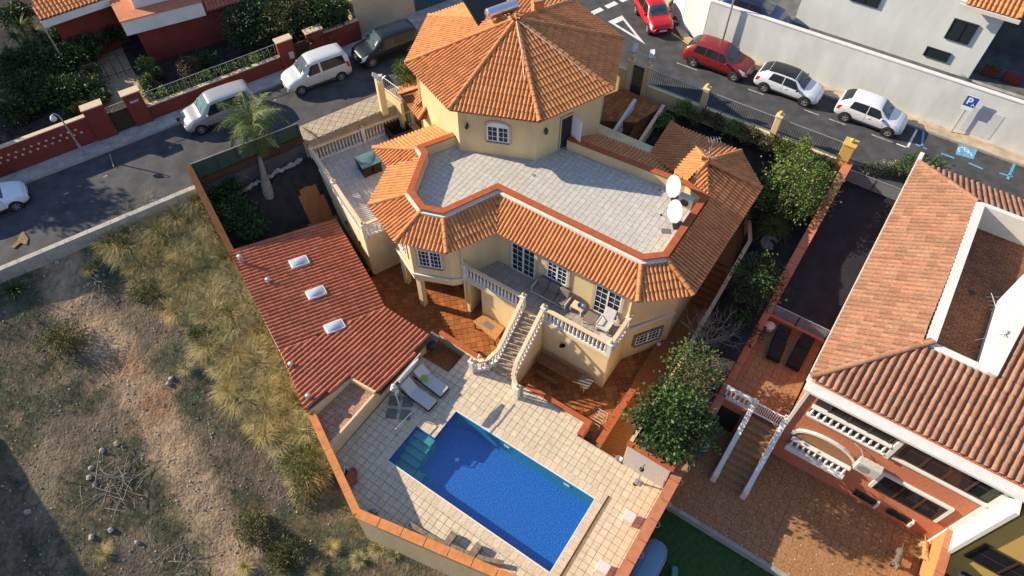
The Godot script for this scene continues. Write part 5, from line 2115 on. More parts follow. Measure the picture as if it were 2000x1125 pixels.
	# vents
	for q in [[467, 500, 1.75, 0.6], [522, 545, 1.6, 0.35], [567, 710, 1.65, 0.35], [601, 772, 1.72, 0.4]]:
		var c := G(q[0], q[1], q[2] + q[3])
		var m := MB.new()
		m.lathe(at(c - Vector3(0, q[3], 0)), [[0.10, -0.1], [0.10, q[3] - 0.12], [0.06, q[3] - 0.1], [0.06, q[3] - 0.04], [0.14, q[3] - 0.03], [0.10, q[3] + 0.06], [0.001, q[3] + 0.09]], 12)
		part("roof_vent", m, M.galvanised, t)
	# climbing plant shadow line: low hedge at the foot of the wall

# ================================================================ the salmon house on the right
func build_neighbour() -> void:
	var hp := -0.9
	# patio, green court, terrace, driveway
	var m := MB.new()
	m.slab(poly_uv([[10.3, 2.05], [21.2, 2.05], [20.9, 7.0], [10.3, 7.2]], hp - 0.035), 0, -4.0)
	var pat := struct("lower_patio", m, M.grout_clay)
	tile_floor("tile", pat, W(0, 0, hp), HOUSE_U, HOUSE_V, pv2([[10.3, 2.1], [21.2, 2.1], [20.85, 6.98], [10.3, 7.2]]), Vector2(0.36, 0.36), 0.008, "brown_tile", 300)
	# small pale inserts where four tiles meet
	var ins := []
	var dot := box_mb(Transform3D(Basis(), Vector3.ZERO), Vector3(0.06, 0.008, 0.06)).mesh()
	for i in 14:
		for j in 7:
			ins.append(Transform3D(Basis(HOUSE_U, Vector3.UP, -HOUSE_V), W(10.44 + 0.72 * i, 2.16 + 0.72 * j, hp + 0.003)))
	many("tile_insert", dot, M.stone_surround, ins, [], pat)
	m = MB.new()
	m.slab(poly_uv([[10.3, -6.0], [22, -6.0], [22, 2.05], [10.3, 2.05]], -1.35), 0, -4.0)
	struct("green_court", m, M.turf_carpet)
	m = MB.new()
	m.wall(W(10.3, 2.02, 0), W(21.2, 2.02, 0), hp - 0.02, hp - 0.02, 0.22, -2.0)
	struct("patio_edge", m, M.concrete)
	m = MB.new()
	m.slab(poly_uv([[10.3, 7.0], [13.3, 7.0], [13.3, 12.55], [10.3, 12.55]], 1.365), 0, -2.0)
	var ter := struct("upper_terrace", m, M.grout_clay)
	tile_floor("tile", ter, W(0, 0, 1.4), HOUSE_U, HOUSE_V, pv2([[10.3, 7.05], [13.3, 7.05], [13.3, 12.5], [10.3, 12.5]]), Vector2(0.36, 0.36), 0.008, "brown_tile", 120)
	m = MB.new()
	m.slab(poly_uv([[10.3, 12.6, 1.55], [13.9, 12.6, 1.55], [13.9, 22.6, 3.3], [10.3, 22.6, 3.3]], 0), 0, -2.0)
	struct("driveway", m, M.slate_dark)
	m = MB.new()
	m.wall(W(10.3, 12.5, 0), W(13.3, 12.5, 0), 1.72, 1.72, 0.16, 0.5)
	struct("terrace_sill", m, M.cap_salmon)
	for q in [[12.55, 1.72, "near the black loungers", 10.35, 13.3], [22.2, 3.3, "at the street end of the dark driveway", 10.5, 13.6]]:
		var g := thing("glass_balustrade", "low dark glass balustrade " + q[2], "balustrade", W(11.8, q[0], q[1]))
		for i in 2:
			var u0: float = lerpf(q[3], q[4], i / 2.0)
			var u1: float = lerpf(q[3], q[4], (i + 1) / 2.0) - 0.05
			m = MB.new()
			m.wall(W(u0, q[0], q[1]), W(u1, q[0], q[1]), q[1] + 0.75, q[1] + 0.75, 0.02)
			part("glass_panel", m, M.pane_clear, g)
			m = MB.new()
			m.wall(W(u1, q[0], q[1]), W(u1 + 0.05, q[0], q[1]), q[1] + 0.8, q[1] + 0.8, 0.05)
			part("post", m, M.iron, g)
		m = MB.new()
		m.box(along(W(q[3], q[0], q[1] + 0.79), W(q[4], q[0], q[1] + 0.79)), Vector3(q[4] - q[3], 0.03, 0.05))
		part("rail", m, M.galvanised, g)
	# hedge strip by the street end: low grey wall
	# ---- stairs between patio and terrace
	var st := thing("terrace_stair", "brown tiled outdoor stair with white side rails at the salmon house", "stairs", W(12.5, 5.7, hp))
	for i in 10:
		var y := 1.4 - 0.21 * (i + 1)
		m = MB.new()
		m.slab(poly_uv([[11.85, 7.0 - i * 0.27], [13.15, 7.0 - i * 0.27], [13.15, 6.73 - i * 0.27], [11.85, 6.73 - i * 0.27]], y), 0, hp)
		part("step", m, tints.brown_tile[0][i % 3], st)
	for u in [11.75, 13.22]:
		m = MB.new()
		var a := W(u, 7.1, 1.4)
		var b := W(u, 4.3, hp)
		var hs := HOUSE_U * 0.11
		m.plate([a - hs + Vector3(0, 0.75, 0), a - hs, b - hs, b - hs + Vector3(0, 0.55, 0)], -0.22) if false else m.slab([a - hs + Vector3(0, 0.8, 0), a + hs + Vector3(0, 0.8, 0), b + hs + Vector3(0, 0.6, 0), b - hs + Vector3(0, 0.6, 0)], 0.9)
		m.cbox(Transform3D(Basis(HOUSE_U, Vector3.UP, -HOUSE_V), a + Vector3(0, 0.45, 0)), Vector3(0.26, 1.0, 0.26), 0.03)
		m.cbox(Transform3D(Basis(HOUSE_U, Vector3.UP, -HOUSE_V), b + Vector3(0, 0.3, 0)), Vector3(0.26, 0.75, 0.4), 0.03)
		part("side_rail", m, M.trim_white, st)
	m = MB.new()
	m.box(along(W(11.9, 7.06, 2.3), W(13.1, 7.06, 2.3)), Vector3(1.25, 0.04, 0.05))
	m.box(along(W(11.9, 7.06, 1.5), W(13.1, 7.06, 1.5)), Vector3(1.25, 0.04, 0.05))
	var rl := part("gate_rail", m, M.white_frame, st)
	for i in 13:
		part("bar", box_mb(at(W(11.92 + 0.098 * i, 7.06, 1.9)), Vector3(0.02, 0.8, 0.02)), M.white_frame, rl)
	var tb := thing("terrace_balustrade", "short white balustrade between the salmon wall and the terrace stair", "balustrade", W(11, 7.1, 1.4))
	balustrade("balustrade", tb, W(10.35, 7.1, 1.4), W(11.65, 7.1, 1.4), 0.9, M.trim_white, M.trim_white)
	m = MB.new()
	m.wall(W(10.3, 6.98, 0), W(11.65, 6.98, 0), 1.42, 1.42, 0.1, hp)
	part("retaining_wall", m, M.stucco_salmon, tb)
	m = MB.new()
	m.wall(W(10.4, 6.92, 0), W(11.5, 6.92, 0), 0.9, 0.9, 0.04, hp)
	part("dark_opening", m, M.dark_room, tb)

	# ---- house body
	var t := thing("salmon_house", "salmon two storey house with old clay tile roof and sunken roof terrace", "house", W(18, 12, hp))
	var ey := 5.75
	var w := MB.new()
	w.slab(poly_uv([[13.3, 7.0], [21.05, 7.0], [32, 7.0], [32, 22.5], [13.9, 22.5]], ey - 0.1), 0, -1.5)
	part("wall", w, M.stucco_salmon, t)
	var tr := MB.new()
	for q in [[13.28, 6.97, 1.4, 5.6, 0.14], [20.95, 6.92, -0.9, 5.65, 0.3]]:
		tr.wall(W(q[0] - q[4] * 0.5, q[1], q[2]), W(q[0] + q[4] * 0.5, q[1], q[2]), q[3], q[3], 0.12)
		part("corner_trim", tr, M.trim_white, t)
		tr = MB.new()
	tr.wall(W(21.08, 7.0, -0.9), W(21.08, 5.9, -0.9), 5.62, 5.62, 0.16)
	part("fin_wall", tr, M.trim_white, t)
	# eaves board
	tr = MB.new()
	tr.box(along(W(13.0, 6.75, 5.62), W(32, 6.75, 5.62)), Vector3(19, 0.12, 0.5))
	tr.box(along(W(13.05, 7.0, 5.62), W(13.35, 23.6, 5.62)), Vector3(16.6, 0.12, 0.2))
	part("eaves_board", tr, M.trim_white, t)
	# roof: corners at the eaves and at the rim of the sunken terrace
	var e0 := G(1585, 737, ey)
	var en := G(1795, 318, ey)
	var dir := HOUSE_U
	var e1 := e0 + dir * 19.0
	var e2 := en + dir * 19.0
	var ry := 7.3
	var r0 := G(1801, 675, ry)
	var r1 := G(1907, 394, ry)
	var ruv := to_uv(r0)
	var r2 := W(to_uv(r1).x + 6.0, to_uv(r1).y, ry)
	var rS := W(ruv.x + 2.35, ruv.y, ry)
	# the south slope runs on up to a ridge east of the terrace
	var sl := (ry - ey) / (ruv.y - to_uv(e0).y)
	var vr := 14.5
	var yr := ey + (vr - to_uv(e0).y) * sl
	var q1 := W(ruv.x + 2.35, vr, yr)
	var q2 := W(to_uv(e1).x, vr, yr)
	var rf := Roof.new()
	roof_face(rf, [e0, en, r1, r0], 0.27, 0.47, 0.05, 8)
	roof_face(rf, [e1, e0, r0, rS, q1, q2], 0.27, 0.47, 0.05, 8)
	roof_face(rf, [en, e2, r2, r1], 0.27, 0.47, 0.05, 8)
	var bd := MB.new()
	for tri in [[e0, en, r1], [e0, r1, r0], [e0, r0, rS], [e0, rS, e1], [rS, q1, q2], [rS, q2, e1], [en, e2, r2], [en, r2, r1]]:
		bd.plate(tri if ((tri[1] - tri[0]) as Vector3).cross(tri[2] - tri[0]).y > 0 else [tri[0], tri[2], tri[1]], 0.1)
	ridge(rf, e0, r0, 0.42)
	ridge(rf, en, r1, 0.42)
	ridge(rf, q1, q2, 0.42)
	var roof := part("roof", bd, M.roof_bed, t)
	lay_roof(rf, roof, "clay_old", barrel(0.27, 0.108, 0.5), barrel(0.3, 0.13, 0.5), 300)
	# sunken terrace: white rims, brick floor
	var u0 := ruv.x + 0.02
	var v0 := ruv.y
	var v1 := to_uv(r1).y
	var rim := MB.new()
	rim.wall(W(u0 + 0.2, v0 + 0.1, 0), W(u0 + 0.2, v1, 0), ry + 0.1, ry + 0.1, 0.38, 5.7)
	rim.wall(W(u0 + 0.4, v0 + 0.16, 0), W(u0 + 2.4, v0 + 0.16, 0), ry + 0.1, ry + 0.1, 0.34, 5.7)
	rim.wall(W(u0 + 0.4, v1 - 0.1, 0), W(u0 + 6.5, v1 - 0.1, 0), ry + 0.1, ry + 0.1, 0.24, 5.7)
	part("terrace_rim", rim, M.trim_white, t)
	var bf := MB.new()
	bf.slab(poly_uv([[u0 + 0.3, v0 + 0.2], [u0 + 6.4, v0 + 0.2], [u0 + 6.4, v1 - 0.1], [u0 + 0.3, v1 - 0.1]], 6.1), 0.2)
	var fl := part("roof_terrace", bf, M.grout_clay, t)
	tile_floor("brick", fl, W(0, 0, 6.135), HOUSE_U, HOUSE_V, pv2([[u0 + 0.4, v0 + 0.34], [u0 + 3.4, v0 + 0.34], [u0 + 3.4, v1 - 0.24], [u0 + 0.4, v1 - 0.24]]), Vector2(0.30, 0.15), 0.008, "patio_brick", 200, [], Vector2.ZERO, 0.0, 0.5)
	var dn := MB.new()
	dn.lathe(at(G(1898, 572, 6.14)), [[0.13, 0], [0.12, 0.015], [0.001, 0.01]], 12)
	part("drain", dn, M.iron, t)
	# white dormer wall with its long window, and the white gutter wall beside the terrace
	var dm := MB.new()
	dm.wall(W(u0 + 2.45, v0 + 0.0, 0), W(u0 + 2.45, v0 + 4.9, 0), ry + 0.22, yr + 0.2, 0.36, 5.7)
	dm.wall(W(u0 + 3.4, v0 + 4.2, 0), W(u0 + 3.4, v1 - 0.2, 0), 7.6, 8.4, 0.14, 5.7)
	part("dormer_wall", dm, M.trim_white, t)
	for q in [[4.4, 6.6], [6.9, 8.6]]:
		window("dormer_window", t, W(u0 + 3.32, v0 + q[1], 6.75), W(u0 + 3.32, v0 + q[0], 6.75), 0.9, 2, Vector2i(1, 1), M.white_frame, M.glass_window)
	# ---- openings of the south wall
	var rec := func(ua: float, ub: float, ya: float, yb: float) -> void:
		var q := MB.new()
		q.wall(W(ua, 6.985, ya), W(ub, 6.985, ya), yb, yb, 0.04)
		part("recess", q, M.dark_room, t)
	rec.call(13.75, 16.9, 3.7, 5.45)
	window("loggia_screen", t, W(14.3, 6.95, 4.0), W(16.8, 6.95, 4.0), 1.35, 3, Vector2i(1, 1), M.brown_frame, M.glass_dark)
	balustrade("loggia_balustrade", t, W(13.7, 6.88, 3.62), W(16.95, 6.88, 3.62), 0.8, M.trim_white, M.trim_white, 0.26)
	var sc := MB.new()
	sc.wall(W(16.98, 6.9, 3.5), W(17.16, 6.9, 3.5), 5.5, 5.5, 0.16)
	part("corner_trim", sc, M.trim_white, t)
	# arched balcony
	var ab := MB.new()
	ab.wall(W(13.8, 6.96, 0.8), W(16.4, 6.96, 0.8), 1.7, 1.7, 0.06)
	part("recess", ab, tints.brown_tile[0][1], t)
	ab = MB.new()
	for k in 14:
		var a0 := PI * k / 14.0
		var a1 := PI * (k + 1) / 14.0
		var pt := func(a: float, r: float) -> Vector3: return W(15.1 + cos(a) * (1.3 + r), 6.88, 1.68 + sin(a) * (0.8 + r))
		ab.quad(pt.call(a0, 0.0), pt.call(a0, 0.14), pt.call(a1, 0.14), pt.call(a1, 0.0))
		ab.quad(pt.call(a0, 0.14), pt.call(a0, 0.14) + HOUSE_V * 0.12, pt.call(a1, 0.14) + HOUSE_V * 0.12, pt.call(a1, 0.14))
		ab.quad(pt.call(a0, 0.0), pt.call(a1, 0.0), pt.call(a1, 0.0) + HOUSE_V * 0.12, pt.call(a0, 0.0) + HOUSE_V * 0.12)
	ab.wall(W(13.8, 6.8, 0.6), W(16.45, 6.8, 0.6), 0.78, 0.78, 0.3)
	part("arch_trim", ab, M.trim_white, t)
	ab = MB.new()
	for k in 12:
		var a0 := PI * k / 12.0
		var a1 := PI * (k + 1) / 12.0
		ab.tri(W(15.1, 6.92, 1.68), W(15.1 + cos(a0) * 1.28, 6.92, 1.68 + sin(a0) * 0.79), W(15.1 + cos(a1) * 1.28, 6.92, 1.68 + sin(a1) * 0.79))
	part("recess", ab, tints.brown_tile[0][2], t)
	balustrade("arch_balustrade", t, W(13.8, 6.8, 0.78), W(16.45, 6.8, 0.78), 0.8, M.trim_white, M.trim_white, 0.26)
	window("long_window", t, W(17.35, 6.94, 3.9), W(20.8, 6.94, 3.9), 1.55, 4, Vector2i(1, 2), M.brown_frame, M.glass_dark)
	tr = MB.new()
	tr.box(along(W(17.3, 6.9, 3.72), W(20.8, 6.9, 3.72)), Vector3(3.6, 0.1, 0.14))
	part("sill", tr, M.trim_white, t)
	window("window", t, W(17.6, 6.94, 0.85), W(20.2, 6.94, 0.85), 1.35, 3, Vector2i(1, 2), M.brown_frame, M.glass_dark, M.trim_white)
	for q in [17.25, 18.75]:
		window("cellar_window", t, W(q, 6.95, -0.45), W(q + 0.95, 6.95, -0.45), 0.45, 1, Vector2i(1, 1), M.dark_frame, M.glass_dark)
		tr = MB.new()
		tr.box(Transform3D(Basis(HOUSE_U, Vector3.UP, -HOUSE_V), W(q + 1.03, 6.9, -0.25)), Vector3(0.1, 0.5, 0.2))
		part("corner_trim", tr, M.trim_white, t)
	# air conditioner on the wall, aerial on the rim
	var ac := thing("air_conditioning_unit", "white air conditioner hung on the salmon wall between balcony and loggia", "air conditioner", W(16.85, 6.7, 2.6))
	m = MB.new()
	m.cbox(Transform3D(Basis(HOUSE_U, Vector3.UP, -HOUSE_V), W(16.85, 6.66, 2.5)), Vector3(0.95, 0.7, 0.36), 0.02)
	part("casing", m, M.speckled, ac)
	m = MB.new()
	m.lathe(Transform3D(Basis(HOUSE_U, -HOUSE_V, -Vector3.UP), W(16.7, 6.48, 2.5)), [[0.26, 0.0], [0.22, 0.015], [0.001, 0.01]], 16)
	part("fan_grille", m, M.galvanised, ac)
	m = MB.new()
	m.tube([W(16.5, 6.8, 2.8), W(16.2, 6.88, 3.2), W(15.9, 6.9, 3.3)], [0.02, 0.02, 0.02], 5)
	part("pipe", m, M.trim_white, ac)
	var ae := thing("television_aerial", "bent silver television aerial on the white rim beside the brick roof terrace", "antenna", G(1908, 712, ry))
	m = MB.new()
	var p0 := G(1907, 715, ry)
	m.tube([p0, p0 + Vector3(1.0, 1.1, -0.9)], [0.02, 0.02], 6)
	m.tube([p0 + Vector3(0.85, 1.0, -0.7), p0 + Vector3(1.0, 1.2, -2.6)], [0.015, 0.012], 5)
	part("mast", m, M.galvanised, ae)
	m = MB.new()
	for k in 10:
		var p := p0 + Vector3(0.86, 1.0, -0.8) + Vector3(0.015, 0.02, -0.18) * k
		m.tube([p - Vector3(0.25, 0, 0), p + Vector3(0.25, 0, 0)], [0.008, 0.008], 4)
	m.tube([p0 + Vector3(-0.3, 0.9, -0.6), p0 + Vector3(1.5, 1.1, -0.9)], [0.012, 0.012], 4)
	part("rod", m, M.galvanised, ae)
	# orange garden wall and the yellow house beyond
	capped("garden_wall", "orange wall beside the two dog statues on the lower patio", W(20.95, 6.95, 0), W(20.8, -6.0, 0), 0.95, 0.95, 0.26, -3.0, M.stucco_orange, M.cap_salmon, 0.36)
	var yh := thing("yellow_house", "yellow house with dark windows at the lower right corner", "house", W(26, 9.0, -1.2))
	m = MB.new()
	m.wall(W(21.4, 6.55, 0), W(33, 6.55, 0), 5.5, 5.5, 0.8, -2.5)
	part("wall", m, M.stucco_yellow, yh)
	window("window", yh, W(21.6, 6.12, 0.9), W(25.4, 6.12, 0.9), 1.6, 3, Vector2i(1, 2), M.brown_frame, M.glass_dark)
	window("window", yh, W(22.6, 6.12, 3.6), W(26.2, 6.12, 3.6), 1.4, 3, Vector2i(1, 2), M.brown_frame, M.glass_dark)
	window("cellar_window", yh, W(22.2, 6.12, -0.7), W(23.3, 6.12, -0.7), 0.4, 1, Vector2i(1, 1), M.dark_frame, M.glass_dark)
	m = MB.new()
	m.slab(poly_uv([[21.0, -8.0], [34, -8.0], [34, 6.2], [21.0, 6.2]], -1.25), 0, -4.0)
	var yd := struct("side_yard", m, M.grout_clay)
	tile_floor("tile", yd, W(0, 0, -1.215), HOUSE_U, HOUSE_V, pv2([[21.1, 1.5], [26, 1.5], [26, 6.1], [21.1, 6.1]]), Vector2(0.36, 0.36), 0.008, "patio_brick", 60)

# ================================================================ streets and what stands across them
func strip(pts: Array, w: float, lift := 0.0) -> MB:
	var m := MB.new()
	for i in pts.size() - 1:
		var d: Vector3 = (pts[i + 1] - pts[i])
		var s := Vector3(-d.z, 0, d.x).normalized() * w * 0.5
		m.slab([pts[i] - s, pts[i + 1] - s, pts[i + 1] + s, pts[i] + s], 0.004)
	return m

func mark(m: MB, mt: Material, parent: Node3D) -> void:
	part("road_marking", m, mt, parent)

func build_streets() -> void:
	var m := MB.new()
	# lane on the left, rising to the corner
	m.slab([S(-22, 0, lane_y(-20)), S(-20, 0, lane_y(-20)), S(25.6, 0, 4.0), S(25.6, 6.0, 4.0), S(-20, 6.0, lane_y(-20)), S(-22, 6.0, lane_y(-20))], 0, -1.0)
	var lane := struct("lane", m, M.asphalt)
	m = MB.new()
	m.slab([S(25.6, 0, 4.0), S(46, 0, 4.0), W(-7, 60, 4.0), W(2, 40, 4.0), W(2, 27.9, 4.0), W(60, 27.9, 4.0), W(60, 22.2, 4.0), W(10.4, 22.3, 4.0), W(-6.5, 22.3, 4.0), S(25.6, 6.0, 4.0)], 0, 0.0)
	var road := struct("street", m, M.asphalt)
	# pavements: lane side by the red walls, villa side, far side of the street
	m = MB.new()
	m.slab([S(-20, -1.35, lane_y(-20) + 0.13), S(25.6, -2.0, 4.13), S(46, -2.2, 4.13), S(46, -0.15, 4.13), S(25.6, -0.15, 4.13), S(-20, -0.15, lane_y(-20) + 0.13)], 0, 1.0)
	var pv := struct("pavement", m, M.pavement)
	var kb := MB.new()
	for i in 46:
		var s0 := -20.0 + i
		kb.slab([S(s0, -0.147, lane_y(s0) + 0.14), S(s0 + 0.985, -0.147, lane_y(s0 + 0.985) + 0.14), S(s0 + 0.985, 0.0, lane_y(s0 + 0.985) + 0.14), S(s0, 0.0, lane_y(s0) + 0.14)], 0.3)
	struct("kerb", kb, M.kerb)
	# villa side pavement of diagonal pale slabs
	m = MB.new()
	m.slab([S(14.3, 4.45, lane_y(14.3) + 0.08), S(22.5, 4.45, lane_y(22.5) + 0.08), S(22.5, 6.05, lane_y(22.5) + 0.08), S(14.3, 6.05, lane_y(14.3) + 0.08)], 0, 1.0)
	var vp := struct("pavement", m, M.grout)
	tile_floor("paver", vp, S(0, 0, lane_y(14.3) + 0.115) - LANE_U * 0 + Vector3(0, -14.3 * 1.1 / 25.6, 0), (LANE_U + Vector3(0, 1.1 / 25.6, 0)), LANE_N, pv2([[14.4, 4.5], [22.4, 4.5], [22.4, 6.0], [14.4, 6.0]]), Vector2(0.4, 0.4), 0.015, "paver_tan", 120, [], Vector2.ZERO, PI / 4)
	# kerb wall between lane and dry slope
	for i in 24:
		var s0 := -20.0 + i * 1.17
		var k := MB.new()
		k.slab([S(s0, 5.72, lane_y(s0) + 0.16), S(s0 + 1.155, 5.72, lane_y(s0 + 1.15) + 0.16), S(s0 + 1.155, 6.02, lane_y(s0 + 1.15) + 0.16), S(s0, 6.02, lane_y(s0) + 0.16)], 0, -1.5)
		if i == 0:
			struct("retaining_kerb", k, M.kerb)
		else:
			part("kerb_stone", k, M.kerb, get_node("retaining_kerb"))
	# far pavement
	m = MB.new()
	m.slab([W(-2.5, 28.5, 4.12), W(-1, 27.95, 4.12), W(60, 27.95, 4.12), W(60, 28.75, 4.12), W(-2.0, 28.75, 4.12), W(-5.0, 31.5, 4.12), W(-5.6, 40, 4.12), W(-6.6, 40, 4.12), W(-6.2, 32.0, 4.12)], 0, 1.0)
	struct("pavement", m, M.pavement_sand)
	kb = MB.new()
	for i in 40:
		kb.slab([W(-0.9 + i, 27.83, 4.13), W(0.085 + i, 27.83, 4.13), W(0.085 + i, 27.947, 4.13), W(-0.9 + i, 27.947, 4.13)], 0.3)
	struct("kerb", kb, M.kerb)
	# markings
	var y := 4.006
	for q in [[1.6, 2.9], [5.0, 6.2], [6.9, 8.0], [8.6, 9.6]]:
		pass
	var white: Material = M.road_white_worn
	for q in [[3.2, 4.2], [6.7, 7.6], [8.2, 9.2], [10.7, 11.9]]:
		mark(strip([W(q[0], 25.9, y), W(q[1], 25.9, y)], 0.09), white, road)
	mark(strip([W(-1.6, 25.9, y), W(-0.2, 25.9, y)], 0.09), white, road)
	mark(strip([W(12.7, 25.95, y), W(12.75, 27.8, y)], 0.12), M.road_white, road)
	mark(strip([W(12.1, 25.9, y), W(12.64, 25.9, y)], 0.09), M.road_white, road)
	# blue bay with wheelchair sign
	var blue: Material = M.road_blue
	mark(strip([G(1800, 288, y), G(1806, 245, y)], 0.13), blue, road)
	for q in [[1788, 281, 1810, 291], [1838, 299, 1864, 309], [1892, 318, 1920, 330], [1978, 345, 1952, 338]]:
		mark(strip([G(q[0], q[1], y), G(q[2], q[3], y)], 0.12), blue, road)
	mark(strip([G(1968, 350, y), G(1987, 308, y)], 0.14), blue, road)
	var bay := MB.new()
	bay.slab([G(1866, 301, y), G(1901, 311, y), G(1911, 289, y), G(1873, 279, y)], 0.004)
	mark(bay, blue, road)
	var wc := MB.new()
	var wheel := []
	for k in 13:
		var a := -0.4 + 4.6 * k / 12.0
		var c := G(1882, 294, y + 0.005)
		wheel.append(c + HOUSE_U * cos(a) * 0.27 + HOUSE_V * sin(a) * 0.27)
	wc = strip(wheel, 0.06)
	mark(wc, M.road_white, road)
	var cc := G(1882, 294, y + 0.010)
	mark(strip([cc + HOUSE_V * 0.3, cc + HOUSE_V * 0.02 + HOUSE_U * 0.05, cc + HOUSE_U * 0.38, cc + HOUSE_U * 0.5 - HOUSE_V * 0.2], 0.06), M.road_white, road)
	# give way triangle, dashes, yellow edge line
	var tri := [G(1188, 42, y), G(1215, 30, y), G(1260, 86, y)]
	var inn := []
	var ce: Vector3 = (tri[0] + tri[1] + tri[2]) / 3.0
	for p in tri:
		inn.append(p.lerp(ce, 0.42))
	for i in 3:
		var q := MB.new()
		q.slab([tri[i], tri[(i + 1) % 3], inn[(i + 1) % 3], inn[i]], 0.004)
		mark(q, M.road_white, road)
	for q in [[1156, 26, 1176, 17], [1184, 14, 1204, 5], [1212, 2, 1232, -7], [1240, -10, 1260, -20]]:
		mark(strip([G(q[0], q[1], y), G(q[2], q[3], y)], 0.42), M.road_white, road)
	mark(strip([G(1312, 64, y), G(1346, 87, y)], 0.12), M.road_yellow, road)
	for q in [[202, 346, 228, 333], [124, 380, 160, 366], [330, 289, 345, 282], [535, 196, 550, 190], [662, 156, 690, 144], [728, 127, 757, 116], [835, 80, 850, 74]]:
		var h := lane_y(to_sd(G(q[0], q[1], 3.5)).x) + 0.006
		mark(strip([G(q[0], q[1], h), G(q[2], q[3], h)], 0.09), white, lane)
	mark(strip([G(214, 300, 3.26), G(222, 326, 3.22)], 0.04), white, lane)
	# tan spill on the asphalt
	var sp := MB.new()
	var pts := []
	for p in [[20, 482], [34, 470], [40, 455], [46, 452], [55, 466], [52, 478], [40, 474], [28, 484]]:
		pts.append(G(p[0], p[1], 2.93))
	sp.slab(pts, 0.004)
	struct("road_stain", sp, mat("spill", Color(0.22, 0.14, 0.08), 0.95, 0.3, 0.6))
	# drain grates on the pavement
	for p in [[1323, 37], [1316, 46]]:
		single("drain_cover", "rust brown drain cover on the corner pavement, %s of two" % ("upper" if p[1] < 40 else "lower"), "drain cover", box_mb(Transform3D(Basis(HOUSE_U, Vector3.UP, -HOUSE_V), G(p[0], p[1], 4.13)), Vector3(0.7, 0.02, 0.4)), M.door_brown)
	single("drain_grate", "dark drain grate in the pavement ahead of the silver people carrier", "drain grate", box_mb(Transform3D(Basis(LANE_U, Vector3.UP, LANE_N), G(353, 232, lane_y(9) + 0.14)), Vector3(0.5, 0.02, 0.35)), M.iron)

